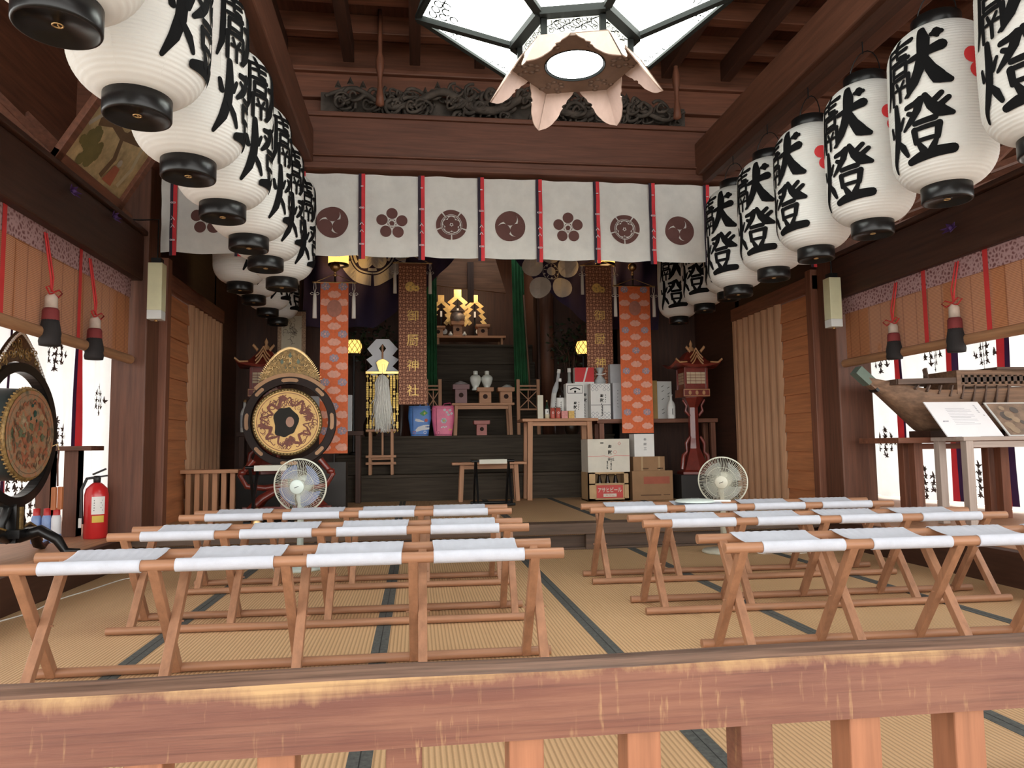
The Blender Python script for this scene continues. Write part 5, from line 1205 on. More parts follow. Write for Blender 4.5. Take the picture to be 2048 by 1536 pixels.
for px, lb in ((1105, 'small red drink can on the tall table, beside the cream jar'), (1116, 'small red drink can on the tall table, beside the pink packet')):
    p, q = at(px, 811, Y=YT-.06), at(px, 834, Y=YT-.06); t = thing('drink_can', lb, 'can', (p.x, YT-.06, ZT), 'red drink cans'); h = p.z-q.z
    b = MB(); b.lathe([(.026, ZT), (.03, ZT+.008), (.03, ZT+h-.012)], 18, (p.x, YT-.06, 0), 0); b.ring(lambda u, v: (p.x+.0306*sin(u/.03), YT-.06-.0306*cos(u/.03), ZT+h*.5+v), .008, .013, 12, 1); b.build('can_body', [mat('red_can', (.5, .10, .07), .35, var=.2, vs=50), PAPER], t)
    b = MB(); b.lathe([(.03, ZT+h-.012), (.026, ZT+h), (.0, ZT+h-.003)], 18, (p.x, YT-.06, 0)); b.build('can_lid', mat('can_aluminium', (.6, .58, .55), .35, .8, var=0), t)
p = at(1094, 834, Y=YT-.06); t = thing('glass_jar', 'tiny cream jar at the front of the tall table', 'jar', (p.x, YT-.07, ZT)); b = MB(); b.lathe([(.028, ZT), (.03, ZT+.045), (.022, ZT+.052)], 16, (p.x, YT-.07, 0)); b.build('jar_body', mat('cream_ceramic', (.6, .52, .36), .4, var=.1), t); b = MB(); b.lathe([(.024, ZT+.05), (.026, ZT+.053), (.026, ZT+.07), (0, ZT+.072)], 16, (p.x, YT-.07, 0)); b.build('lid', PAPER, t)
p = at(1203, 748, Y=8.97); t = thing('wrapped_bottle_bag', 'clear gathered gift bag standing behind the lattice print box', 'bag', (p.x, 9.05, ZT-.01)); b = MB(); zz_ = at(1203, 735, Y=9.0).z
b.lathe([(.07, ZT-.01), (.075, ZT+.1), (.07, zz_-.16), (.02, zz_-.09), (.03, zz_-.06), (.055, zz_)], 14, (p.x, 9.05, 0)); b.build('film', mat('clear_film', (.5, .52, .52), .25, var=.15, vs=20), t); b = MB(); b.tube([(p.x-.06, 9.0, zz_-.08), (p.x, 9.02, zz_-.09), (p.x+.06, 9.0, zz_-.075)], .008, 6); b.build('bow', PAPER, t)

# cartons and beer crate on the raised floor
YC = 8.28; ZF = .216
CARD = mat('brown_cardboard', (.30, .17, .085), .8, var=.1); TAPE = mat('packing_tape', (.42, .27, .13), .5, var=.05); CRW = mat('crate_wood', (.50, .33, .17), .7, var=.12); CREAM = mat('cream_card', (.66, .62, .53), .8, var=.06); PRED = mat('crate_red_print', (.52, .06, .05), .6, var=.1); FAINT = mat('faint_red_print', (.36, .10, .06), .8, var=.1)
pa, pb = at(1175, 945, Y=YC), at(1261, 998, Y=YC); xc = (pa.x+pb.x)/2; w = pb.x-pa.x; h = pa.z-ZF
t = thing('beer_crate', 'pale wooden bottle crate with a red lettered panel, under the white box', 'crate', (xc, YC+.17, ZF))
b = MB(); b.box(pa.x, pb.x, YC, YC+.02, ZF, ZF+h*.10); b.box(pa.x, pb.x, YC, YC+.02, ZF+h*.56, ZF+h*.62); b.box(pa.x, pb.x, YC, YC+.02, ZF+h*.94, ZF+h)
b.box(pa.x, pa.x+w*.18, YC, YC+.02, ZF, ZF+h); b.box(pb.x-w*.14, pb.x, YC, YC+.02, ZF, ZF+h); b.box(pa.x, pa.x+.02, YC, YC+.34, ZF, ZF+h); b.box(pb.x-.02, pb.x, YC, YC+.34, ZF, ZF+h); b.box(pa.x, pb.x, YC+.32, YC+.34, ZF, ZF+h); b.box(pa.x, pb.x, YC, YC+.34, ZF, ZF+.02); b.box(pa.x+w*.18, pb.x-w*.14, YC+.012, YC+.02, ZF+h*.1, ZF+h*.56)
b.build('crate_body', CRW, t, .002)
b = MB(); xm = xc+w*.02; f = lambda u, v, l=.0: (xm+u, YC+.008-l, ZF+h*.32+v); W2 = w*.31; b.box(xm-W2, xm+W2, YC+.006, YC+.012, ZF+h*.11, ZF+h*.55, 0); b.text('アサヒビール', lambda u, v: f(u, v+h*.07, .006), W2*1.8, h*.17, 1, bold=.02); b.add([f(-W2*.5, -h*.17, .005), f(W2*.5, -h*.17, .005), f(W2*.5, -h*.06, .005), f(-W2*.5, -h*.06, .005)], [(0, 1, 2, 3)], 1); b.text('大びん', lambda u, v: f(u, v-h*.115, .007), W2*.7, h*.07, 0); b.build('lettered_panel', [PRED, CREAM], t)
for k in range(3):
    xb_ = xm-W2*.62+W2*.62*k; tb = thing('bottle', 'dark beer bottle in the lettered crate, %s of the three in its opening' % ['left', 'middle one', 'right'][k], 'bottle', (xb_, YC+.1, ZF+.02), 'beer bottles in the crate')
    b = MB(); b.lathe([(.032, ZF+.02), (.033, ZF+h*.55), (.03, ZF+h*.65), (.014, ZF+h*.85), (.013, ZF+h*.9), (0, ZF+h*.9)], 16, (xb_, YC+.1, 0)); b.build('bottle_glass', GLASSD, tb); b = MB(); b.lathe([(.015, ZF+h*.88), (.016, ZF+h*.93), (0, ZF+h*.93)], 12, (xb_, YC+.1, 0)); b.build('cap', BRASS, tb)
zc = ZF+h
def d_big(b, f, w, h):
    b.text('奉', lambda u, v: f(u+w*.03, v+h*.26), w*.1, w*.1, 1, bold=.02); b.text('献', lambda u, v: f(u+w*.03, v+h*.10), w*.1, w*.1, 1, bold=.02); b.text('神社', lambda u, v: f(u+w*.05, v-h*.12), w*.16, w*.08, 1, bold=.01)
    for k in range(6): b.stroke([(w*.05+.01*sin(q*2+k), -h*.18-k*h*.045-q*.003) for q in range(4)], .006, f, 1); b.stroke([(-w*.04+.01*sin(q*2.4+k), -h*.16-k*h*.045-q*.003) for q in range(4)], .006, f, 1)
    b.stroke([(-w/2, -h*.03), (-w*.1, -h*.01), (w*.02, -h*.06), (w*.15, -h*.0), (w/2, -h*.02)], .004, f, 2); b.ring(f, .016, .019, 14, 2, (w*.15, h*.1)); b.ring(f, .016, .02, 4, 2, (w*.26, h*.36)); b.stroke([(-w*.2, h*.38), (-w*.12, h*.38)], .012, f, 1)
pa2 = at(1175, 880, Y=YC); gift('large white lettered box stacked on the wooden bottle crate', 1175, 1260, 880, 945, YC, .34, [CREAM, INK, REDINK], d_big, zf=zc)
def d_card(b, f, w, h): b.add([f(-w*.22, h*.3), f(w*.42, h*.3), f(w*.42, h*.05), f(-w*.22, h*.05)], [(0, 1, 2, 3)], 2); b.stroke([(-w*.3, -h*.33), (w*.2, -h*.33)], .012, f, 1); b.stroke([(w*.26, -h*.33), (w*.42, -h*.33)], .008, f, 1)
t = gift('large brown cardboard box on the raised floor beside the wooden crate', 1264, 1347, 941, 998, YC+.02, .34, [CARD, mat('card_print', (.12, .06, .03), .8, var=0), FAINT], d_card, zf=ZF, name='cardboard_box')
zb2 = ZF+at(1264, 941, Y=YC+.02).z-at(1264, 998, Y=YC+.02).z
def d_card2(b, f, w, h):
    for x in (-.22, .32): b.add([f(w*x-.011, -h/2), f(w*x+.011, -h/2), f(w*x+.011, h/2), f(w*x-.011, h/2)], [(0, 1, 2, 3)], 2)
    for x in (-.1, .36): b.stroke([(w*x-.04, -h*.3), (w*x+.03, -h*.3)], .014, f, 1)
gift('small brown cardboard box with two pale straps, on the large cardboard box', 1266, 1330, 912, 941, YC+.06, .28, [CARD, mat('card_print', (.12, .06, .03), .8, var=0), TAPE], d_card2, zf=zb2, name='cardboard_box')
zb3 = zb2+at(1266, 912, Y=YC+.06).z-at(1266, 941, Y=YC+.06).z
def d_name(b, f, w, h):
    for k in range(3): b.text('奉献三'[k], lambda u, v: f(u+w*.04, v+h*.26-k*h*.2), w*.15, h*.11, 1)
gift('white paper wrapped box with small letters, topmost on the cardboard boxes', 1268, 1309, 866, 912, YC+.08, .2, [PAPER, INK], d_name, zf=zb3)

# low bench table, black folding stools
a, c = at(903, 925, Y=8.75), at(1050, 925, Y=8.75)
table('low plain wooden table before the stairs, behind the black stool', a.x, c.x, 8.6, 8.9, a.z, .216, th=.03, lw=.05, splay=.02, inset=.12)
def xstool(label, xc, y, w, zt, zf, clothw):
    t = thing('black_stool', label, 'stool', (xc, y, zf), 'black folding stools with white seat'); D = .15
    for s in (-1, 1):
        b = MB(); b.tube([(xc-w/2-.05, y+s*D*.7, zt), (xc+w/2+.05, y+s*D*.7, zt)], .015, 10); b.build('top_bar', lac(), t)
        b = MB(); b.tube([(xc-w/2-.05, y+s*D, zf+.016), (xc+w/2+.05, y+s*D, zf+.016)], .016, 10); b.build('foot_bar', lac(), t)
        for e in (-1, 1): b = MB(); x = xc+e*w/2+s*.012; b.bar((x, y-s*D, zf+.016), (x, y+s*D*.7, zt), .028, .022, (1, 0, 0)); b.build('leg', lac('z'), t)
    b = MB(); b.sheet(10, 12, lambda u, v: (xc+(u-.5)*clothw, y-D*.7-.012+(2*D*.7+.024)*v, zt+.017-.02*sin(pi*v))); b.box(xc-clothw/2, xc+clothw/2, y-D*.7-.018, y-D*.7-.012, zt-.03, zt+.017); b.build('canvas_seat', mat('pale_seat_cloth', (.62, .60, .52), .85, var=.05), t)
q = at(988, 1012, Z=.216); zt = at(988, 922, Y=q.y).z
xstool('black folding stool with white canvas seat, in front of the low table', q.x, q.y+.15, at(1022, 950, Y=q.y).x-at(955, 950, Y=q.y).x, zt, .216, .30)
qx = at(546, 934, Y=6.75)
xstool('black folding stool with white canvas seat, in front of the gilt drum', qx.x, 6.75, .32, qx.z, .216, .27)
p = at(514, 1003, Y=6.48); t = thing('brass_bell', 'small brass bell on the raised floor before the drum', 'bell', (p.x, 6.48, .216)); b = MB(); b.lathe([(.05, .216), (.055, .225), (.04, .27), (.03, .30), (0, .31)], 16, (p.x, 6.48, 0)); b.build('bell_cup', BRASS, t); b = MB(); b.lathe([(.008, .31), (.02, .335), (.02, .36), (0, .375)], 12, (p.x, 6.48, 0)); b.build('knob', BRASS, t)
# slatted low screen by the left doors
a, c = at(365, 940, Y=7.3), at(480, 940, Y=7.3); t = thing('slatted_screen', 'low wooden screen of upright slats before the left pleated screen', 'screen', ((a.x+c.x)/2, 7.3, .216))
b = MB(); b.box(a.x, c.x, 7.22, 7.4, a.z-.035, a.z); b.build('top_board', pw('x'), t, .004)
for k in range(6): x = a.x+.06+(c.x-a.x-.12)*k/5; b = MB(); b.box(x-.022, x+.022, 7.27, 7.31, .24, a.z-.035); b.build('slat', pw('z'), t, .002)
b = MB(); b.box(a.x+.02, c.x-.02, 7.24, 7.36, .216, .25); b.build('foot_board', pw('x'), t, .003)
# ------------------------------------------------------------------ electric fans
CAGE = mat('fan_cage_cream', (.62, .62, .52), .4, var=0); FANP = mat('fan_pale_plastic', (.60, .68, .64), .35, var=.03); FANC = mat('fan_cream_plastic', (.58, .56, .46), .35, var=.03)
BLUEB = mat('fan_blade_blue', (.22, .30, .55), .15, var=0, alpha=.55); CLEARB = mat('fan_blade_clear', (.5, .52, .48), .15, var=0, alpha=.45)
def fan(label, bx, by, hz, yaw, tilt, blade, plast, R=.178):
    t = thing('electric_fan', label, 'fan', (bx, by, 0), 'electric fans')
    o = MB(); o.lathe([(.0, 0), (.175, 0), (.18, .012), (.17, .024), (.06, .036), (.032, .055), (.028, .08)], 40, (bx, by, 0)); o.cbox((bx, by-.10, .038), (.09, .05, .012)); o.build('base', plast, t)
    o = MB(); o.lathe([(.024, .05), (.022, hz-.12), (.03, hz-.10), (.03, hz-.03)], 16, (bx, by+.02, 0)); o.build('pole', plast, t)
    X = Matrix.Translation((bx, by, hz)) @ Matrix.Rotation(yaw, 4, 'Z') @ Matrix.Rotation(pi/2-tilt, 4, 'X')
    P = lambda r, a, z: tuple(X @ Vector((r*cos(a), r*sin(a), z)))
    o = MB(); o.lathe([(.03, -.14), (.055, -.13), (.062, -.09), (.062, -.05), (.045, -.03)], 20, X=X); o.build('motor_housing', plast, t)
    o = MB(); N = 84
    for k in range(N):
        a = 2*pi*k/N
        o.tube([P(.045, a, .072), P(R*.55, a+.05, .066), P(R*.88, a+.09, .040), P(R, a+.10, .008)], .0011, 4, caps=False)
        if k % 2 == 0: o.tube([P(.055, a, -.052), P(R*.85, a, -.04), P(R, a, .0)], .0011, 4, caps=False)
    for r, z in ((R, .004),): o.tube([P(r, 2*pi*k/60, z) for k in range(60)], .0058, 8, closed=True)
    o.tube([P(R*.62, 2*pi*k/60, .064) for k in range(60)], .0014, 5, closed=True)
    cage_ = o.build('wire_cage', CAGE, t)
    o = MB(); o.lathe([(.05, .066), (.052, .074), (.046, .08), (.0, .082)], 28, X=X); o.stroke([(-.016, -.006), (.016, .006)], .004, lambda u, v: tuple(X @ Vector((u, v, .083))), 1); o.build('hub_cap', [plast, INK], cage_)
    o = MB(); o.lathe([(.034, -.02), (.036, .03), (.0, .036)], 20, X=X); o.build('spinner', plast, t)
    for k in range(4):
        a0 = k*pi/2+.4; o = MB(); o.sheet(8, 6, lambda u, v: P(.03+(R*.80-.03)*v, a0+(u-.5)*(.55+.75*v)*(1 if v < .9 else .9)+.3*v, .028-.034*(u)), 0); o.build('blade', blade, t)
    return t
hL = at(600, 971, Y=5.50); fan('pale electric fan with blue blades standing on the mats left of the aisle', hL.x, 5.52, hL.z, radians(-11), radians(-6), BLUEB, FANP, .19)
hR = at(1450, 962, Y=5.62); fan('cream electric fan with clear blades standing on the mats right of the aisle', hR.x-.01, 5.64, hR.z, radians(-32), radians(-6), CLEARB, FANC, .188)
# round hand fan on a seat
q = at(1390, 1001, Z=.482); t = thing('hand_fan', 'round white hand fan lying on the farthest bench right of the aisle', 'fan', (q.x, q.y, .466))
o = MB(); o.lathe([(.0, .477), (.128, .473), (.132, .478), (.12, .488), (.0, .496)], 36, (q.x, q.y, 0)); o.ring(lambda u, v: (q.x+u, q.y+v, .4975), .02, .028, 16, 1); o.build('fan_paper', [FANP, mat('grey_print', (.4, .42, .45), .7, var=0)], t)
o = MB(); o.bar((q.x+.10, q.y-.06, .483), (q.x+.20, q.y-.10, .483), .024, .010); o.build('fan_handle', PAPER, t)

# ------------------------------------------------------------------ side hangings
BLIND = None
def blind_mat():
    m = bpy.data.materials.new('bamboo_blind'); m.use_nodes = True; nt = m.node_tree; L = nt.links; b = nt.nodes['Principled BSDF']; out = nt.nodes['Material Output']
    tc = nn(nt, 'ShaderNodeTexCoord'); wv = nn(nt, 'ShaderNodeTexWave', wave_type='BANDS', bands_direction='Z'); wv.inputs['Scale'].default_value = 30; wv.inputs['Distortion'].default_value = .6; wv.inputs['Detail Scale'].default_value = 2
    w2 = nn(nt, 'ShaderNodeTexWave', wave_type='BANDS', bands_direction='Y'); w2.inputs['Scale'].default_value = 2.2
    rp = nn(nt, 'ShaderNodeValToRGB'); rp.color_ramp.elements[0].position = .0; rp.color_ramp.elements[0].color = (.6, .5, .45, 1); rp.color_ramp.elements[1].position = .035; L.new(w2.outputs['Fac'], rp.inputs[0])
    no = nn(nt, 'ShaderNodeTexNoise', Scale=3.); L.new(tc.outputs['Object'], no.inputs['Vector']); L.new(tc.outputs['Object'], wv.inputs[0]); L.new(tc.outputs['Object'], w2.inputs[0])
    a = nn(nt, 'ShaderNodeMix', data_type='RGBA'); a.inputs[6].default_value = (.24, .09, .038, 1); a.inputs[7].default_value = (.46, .20, .09, 1); L.new(wv.outputs['Fac'], a.inputs[0])
    c = nn(nt, 'ShaderNodeMix', data_type='RGBA', blend_type='MULTIPLY'); c.inputs[0].default_value = .8; L.new(a.outputs[2], c.inputs[6]); L.new(rp.outputs[0], c.inputs[7])
    L.new(c.outputs[2], b.inputs['Base Color']); b.inputs['Roughness'].default_value = .6
    tr = nn(nt, 'ShaderNodeBsdfTranslucent'); L.new(c.outputs[2], tr.inputs[0]); tp = nn(nt, 'ShaderNodeBsdfTransparent')
    m1 = nn(nt, 'ShaderNodeMixShader', Fac=.22); L.new(b.outputs[0], m1.inputs[1]); L.new(tr.outputs[0], m1.inputs[2])
    m2 = nn(nt, 'ShaderNodeMixShader', Fac=.025); L.new(m1.outputs[0], m2.inputs[1]); L.new(tp.outputs[0], m2.inputs[2]); L.new(m2.outputs[0], out.inputs[0])
    return m
BLIND = blind_mat()
def brocade():
    m = bpy.data.materials.new('rose_brocade_band'); m.use_nodes = True; nt = m.node_tree; L = nt.links; b = nt.nodes['Principled BSDF']
    tc = nn(nt, 'ShaderNodeTexCoord'); v = nn(nt, 'ShaderNodeTexVoronoi', Scale=34., feature='DISTANCE_TO_EDGE'); n = nn(nt, 'ShaderNodeTexNoise', Scale=70., Detail=3.)
    L.new(tc.outputs['Object'], v.inputs['Vector']); L.new(tc.outputs['Object'], n.inputs['Vector'])
    ad = nn(nt, 'ShaderNodeMath', operation='MULTIPLY'); L.new(v.outputs['Distance'], ad.inputs[0]); L.new(n.outputs['Fac'], ad.inputs[1])
    r = nn(nt, 'ShaderNodeValToRGB'); r.color_ramp.elements[0].position = .04; r.color_ramp.elements[0].color = (.42, .26, .26, 1); r.color_ramp.elements[1].position = .16; r.color_ramp.elements[1].color = (.16, .06, .06, 1)
    L.new(ad.outputs[0], r.inputs[0]); L.new(r.outputs[0], b.inputs['Base Color']); b.inputs['Roughness'].default_value = .8; return m
BROCADE = brocade()
ROLL = wood('blind_roll_wood', (.33, .17, .085), 'y'); REDCORD = mat('red_cord', (.52, .03, .03), .7, var=.1)
def side_blind(s, X, y0, y1, z0, z1, ribbons, lb):
    n_ = -s
    t = thing('bamboo_blind', lb, 'blind', (X, (y0+y1)/2, z0), 'bamboo blinds at the sides')
    o = MB(); o.sheet(30, 8, lambda u, v: (X+.006*sin(u*40), y0+(y1-y0)*u, z0+(z1-z0)*v)); o.build('reed_sheet', BLIND, t)
    o = MB(); o.sheet(20, 1, lambda u, v: (X+n_*.014, y0+(y1-y0)*u, z1-.12+.22*v)); o.build('brocade_band', BROCADE, t)
    o = MB(); o.tube([(X+n_*.02, y0-.05, z0), (X+n_*.02, y1+.0, z0)], .036, 14); o.build('bottom_roll', ROLL, t)
    for y in ribbons:
        o = MB(); o.sheet(1, 8, lambda u, v: (X+n_*.018, y-.022+.044*u, z0+(z1-z0+.1)*v)); o.build('ribbon', REDCORD, t)
    return t
side_blind(-1, -3.02, 3.3, 6.02, 1.56, 2.16, [3.55, 4.22, 5.14], 'reed blind with rose brocade band and tan roll under the left lintel')
side_blind(1, 2.92, 3.3, 6.0, 1.53, 2.08, [3.75, 4.35, 4.95], 'reed blind with rose brocade band and tan roll under the right lintel')
BLACKT = mat('black_tassel', (.014, .011, .011), .9, var=.2)
def blind_tassel(s, X, y, zt, zk, zb_, lb):
    n_ = -s; x = X+n_*.065; t = thing('blind_tassel', lb, 'tassel', (x, y, zb_), 'red and black tassels of the blinds')
    o = MB(); o.tube([(X+n_*.02, y-.012, zt), (x, y-.014, zk+.08), (x, y, zk)], .006, 6); o.tube([(X+n_*.02, y+.012, zt), (x, y+.016, zk+.09), (x, y, zk)], .006, 6)
    for e in (-1, 1): o.tube([(x+n_*.012, y, zk), (x+n_*.015, y+e*.06, zk+.025), (x+n_*.015, y+e*.10, zk+.012), (x+n_*.015, y+e*.055, zk-.02), (x+n_*.012, y, zk-.006)], .005, 6)
    o.build('cord', REDCORD, t)
    h = zk-zb_
    o = MB(); o.lathe([(.012, zk), (.034, zk-.03), (.036, zk-h*.3)], 14, (x, y, 0)); o.build('cap', mat('tassel_cap', (.5, .40, .33), .7, var=.2), t)
    o = MB(); o.lathe([(.036, zk-h*.30), (.045, zk-h*.34), (.047, zk-h*.52), (.046, zk-h*.53)], 16, (x, y, 0)); o.build('red_band', mat('dark_red_band', (.17, .02, .02), .8, var=.2), t)
    o = MB(); o.lathe([(.046, zk-h*.52), (.050, zk-h*.6)]+[(.056+.004*(k % 2), zk-h*(.7+.3*k/4)) for k in range(5)]+[(.0, zb_)], 22, (x, y, 0)); o.build('skirt', BLACKT, t)
for s, X, y, zk, zb_, lb in ((-1, -3.02, 4.66, 1.80, 1.48, 'red and black tassel on the left blind, nearer the drum'), (-1, -3.02, 5.27, 1.77, 1.47, 'red and black tassel on the left blind, next to the post'),
                             (1, 2.92, 4.60, 1.79, 1.45, 'red and black tassel on the right blind, farther from the post'), (1, 2.92, 5.26, 1.77, 1.48, 'red and black tassel on the right blind, next to the post')):
    blind_tassel(s, X, y, 2.16 if s < 0 else 2.08, zk, zb_, lb)
WHITEB = mat('thin_white_cloth', (.80, .80, .79), .85, var=.04, transl=.38, bump=.3, bs=30)
STAMP = mat('grey_stamp', (.10, .085, .08), .8, var=0)
def side_curtain(s, X, y0, y1, ribs, marks, lb):
    n_ = -s; t = thing('side_curtain', lb, 'curtain', (X, (y0+y1)/2, .25), 'white side curtains')
    fx = lambda y, z: X+.03*sin(y*11+.6*sin(z*2))+.012*sin(y*27+z)
    o = MB(); o.sheet(150, 12, lambda u, v: (fx(y0+(y1-y0)*u, .24+2.44*v), y0+(y1-y0)*u, .24+2.44*v)); o.build('cloth', WHITEB, t)
    for (y, z) in marks:
        o = MB()
        f = lambda u, v: (fx(y+u, z+v)+n_*.008, y+u, z+v)
        for i in range(-2, 3):
            for j in range(-2, 3):
                if abs(i)+abs(j) <= 2:
                    u0, v0 = .068*i+.034*(j % 2)*0, .070*j
                    
                    r5 = random.Random(i*7+j*31+int(y*50)); hh = .030
                    for st in range(5):   # irregular stamped flecks
                        a = (0, pi/2, .9, 2.2, .2)[st]+r5.uniform(-.25, .25); cx_, cz_ = u0+r5.uniform(-.012, .012), v0+(.0, .0, -.008, -.008, .018)[st]
                        o.stroke([(cx_-hh*.8*sin(a), cz_-hh*cos(a)), (cx_, cz_), (cx_+hh*.8*sin(a), cz_+hh*cos(a))], [.007, .016, .006], lambda u, v, st=st: Vector(f(u, v))+Vector((n_*.0003*st, 0, 0)))
        o.build('stamped_crest', STAMP, t)
    for y in ribs:
        o = MB()
        for a, b, m in ((-.075, -.02, 1), (-.02, .055, 0)):
            o.sheet(1, 14, lambda u, v: (fx(y+a+(b-a)*u, .24+2.44*v)+n_*.02, y+a+(b-a)*u, .26+2.40*v), m)
        o.build('ribbon', [mat('red_cloth_thin', (.6, .04, .05), .8, var=.1, transl=.3), mat('dark_purple_cloth', (.05, .02, .07), .9, var=.1, transl=.2)], t)
XL = -4.15; XR = 4.45
pm = lambda px, py, X: (at(px, py, X=X).y, at(px, py, X=X).z)
side_curtain(-1, XL, 3.9, 8.78, [at(160, 700, X=XL).y, at(15, 690, X=XL).y, at(-105, 690, X=XL).y, 4.6], [pm(112, 707, XL), pm(200, 800, XL), pm(108, 872, XL), pm(30, 960, XL), pm(60, 1010, XL), (5.2, 1.5)], 'white curtain with grey stamped crests and red ribbons behind the left drum')
side_curtain(1, XR, 3.9, 8.36, [at(1795, 725, X=XR).y, at(1908, 715, X=XR).y, at(2008, 700, X=XR).y, 4.6], [pm(1765, 718, XR), pm(1866, 712, XR), pm(1972, 708, XR), pm(1776, 885, XR), pm(1856, 965, XR), pm(1958, 960, XR), (4.6, 1.5)], 'white curtain with grey stamped crests and red ribbons behind the model boat')
sw_ = MB(); sw_.box(-4.3, -3.1, 8.8, 8.86, .1, 2.7); struct('wall_left_aisle_end', sw_, br('x'))
sw_ = MB(); sw_.box(3.1, 4.7, 8.4, 8.46, .1, 2.7); struct('wall_right_aisle_end', sw_, br('x'))
sw_ = MB(); sw_.box(-4.35, -3.0, 6.4, 8.86, .12, .21); struct('floor_left_aisle_end', sw_, pw('y')); sw_ = MB(); sw_.box(3.04, 4.7, 6.4, 8.46, .12, .21); struct('floor_right_aisle_end', sw_, pw('y'))

# ------------------------------------------------------------------ side drum in hoop stand
DX, DY, DZ = -3.2, 5.0, .968
t = thing('side_drum', 'round drum with worn painted face and dark shell in hoop stand, at left', 'drum', (DX-.15, DY, .21))
XF = Matrix.Translation((DX, DY, DZ)) @ Matrix.Rotation(radians(-2), 4, 'Z') @ Matrix.Rotation(pi/2, 4, 'Y')    # local z -> +X
Q = lambda u, v, l=0.: tuple(XF @ Vector((-v, u, l)))
def drum_paint():
    m = bpy.data.materials.new('worn_drum_paint'); m.use_nodes = True; nt = m.node_tree; L = nt.links; b = nt.nodes['Principled BSDF']
    tc = nn(nt, 'ShaderNodeTexCoord'); n = nn(nt, 'ShaderNodeTexNoise', Scale=7., Detail=6., Roughness=.7); L.new(tc.outputs['Object'], n.inputs['Vector'])
    r = nn(nt, 'ShaderNodeValToRGB'); e = r.color_ramp.elements; e[0].position = .36; e[0].color = (.10, .09, .06, 1); e[1].position = .66; e[1].color = (.42, .29, .18, 1)
    k = e.new(.46); k.color = (.30, .19, .11, 1); k = e.new(.53); k.color = (.36, .13, .06, 1); k = e.new(.58); k.color = (.22, .18, .10, 1)
    L.new(n.outputs['Fac'], r.inputs[0]); L.new(r.outputs[0], b.inputs['Base Color']); b.inputs['Roughness'].default_value = .6; return m
o = MB(); o.lathe([(.26, -.36), (.285, -.3), (.29, -.18), (.285, -.06), (.272, -.02)], 44, X=XF); o.build('drum_shell', mat('teal_black_shell', (.035, .045, .045), .45, var=.2), t)
o = MB(); o.disc(lambda u, v: Q(u, v, .0), .272, 48, 0); rn = random.Random(9)
for k in range(90):
    a = rn.uniform(0, 6.28); r = .21*sqrt(rn.random()); x, y = r*cos(a), r*sin(a); q = rn.uniform(.008, .026)
    m = 1 if (x-.03)**2+(y-.13)**2 < .006 else 2 if k % 3 == 0 and abs(y) < .09 else (3, 4, 3, 5)[k % 4]
    pl = [(x+q*(1+.35*sin(3*t+k))*cos(2*pi*t/11), y+q*(1+.35*sin(5*t+k))*sin(2*pi*t/11)) for t in range(11)]
    o.add([Q(u, v, .0016+.00006*k) for u, v in pl], [tuple(range(11))], m, False)
for k in range(24): a = k*.27; o.stroke([(.20*cos(a+q*.04)+.012*sin(q+k), .20*sin(a+q*.04)+.014*cos(q*2+k)) for q in range(6)], .012, lambda u, v, k=k: Q(u, v, .0075+.00005*k), 3 if k % 2 else 4)
o.ring(lambda u, v: Q(u, v, .001), .245, .25, 40, 4)
o.build('drum_face', [drum_paint(), mat('dark_green_paint', (.02, .06, .045), .6, var=.4, vs=30), mat('olive_paint', (.10, .11, .06), .6, var=.4, vs=30), mat('rust_paint', (.30, .10, .05), .6, var=.3, vs=30), mat('umber_paint', (.14, .085, .05), .6, var=.3), mat('ochre_paint', (.34, .21, .11), .6, var=.3)], t)
o = MB(); o.tube([Q(.276*cos(a), .276*sin(a), -.015) for a in [2*pi*k/52 for k in range(52)]], .014, 8, closed=True); 
for k in range(56): a = 2*pi*k/56; o.tube([Q(.286*cos(a), .286*sin(a), -.012), Q(.291*cos(a), .291*sin(a), -.03)], .007, 6)
o.build('studded_rim', GILTF, t)
HX = -.09; o = MB(); V = []
for k in range(64):
    a = 2*pi*k/64; V += [Q(.375*cos(a), .39*sin(a)-.0, HX+.035), Q(.435*cos(a), .45*sin(a), HX+.035), Q(.435*cos(a), .45*sin(a), HX-.035), Q(.375*cos(a), .39*sin(a), HX-.035)]
o.add(V, [(4*k+i, 4*k+(i+1) % 4, 4*((k+1) % 64)+(i+1) % 4, 4*((k+1) % 64)+i) for k in range(64) for i in range(4)], 0, False); o.build('hoop', lac(), t, .004)
o = MB(); out = []; 
for k in range(25): s = k/24*2-1; out.append((.36*s, .445*cos(.86*s)+(.215*(1-abs(s)**1.25)**1.1)))
inn = [(.36*(k/24*2-1), .455*cos(.86*(k/24*2-1))) for k in range(25)]
for k in range(24):
    for l, fl_ in ((HX+.012, 0), (HX-.004, 1)):
        P4 = [Q(*inn[k], l), Q(*inn[k+1], l), Q(*out[k+1], l), Q(*out[k], l)]; o.add(P4 if not fl_ else P4[::-1], [(0, 1, 2, 3)], 0)
    for q in (.25, .75):
        x = (out[k][0]*(1-q)+out[k+1][0]*q)*.93; y = (out[k][1]*(1-q)+out[k+1][1]*q); y = inn[k][1]+(y-inn[k][1])*.90
        o.lathe([(.011, 0), (.008, .006), (0, .008)], 8, X=XF @ Matrix.Translation((-y, x, HX+.012)), m=1)  # white studs stand for daylight showing through holes in the crown
for k in range(26):
    s = rn.uniform(-.7, .7); i_ = int((s+1)*12); f_ = rn.uniform(.15, .75); x = inn[i_][0]; y = inn[i_][1]*(1-f_)+out[i_][1]*f_
    if k % 2: o.lathe([(.009, 0), (0, .006)], 7, X=XF @ Matrix.Translation((-y, x, HX+.012)), m=1)
    o.tube([Q(x+.028*(1-q/12)*cos(q*.8+k), y+.028*(1-q/12)*sin(q*.8+k), HX+.016) for q in range(10)], .004, 5, m=2)
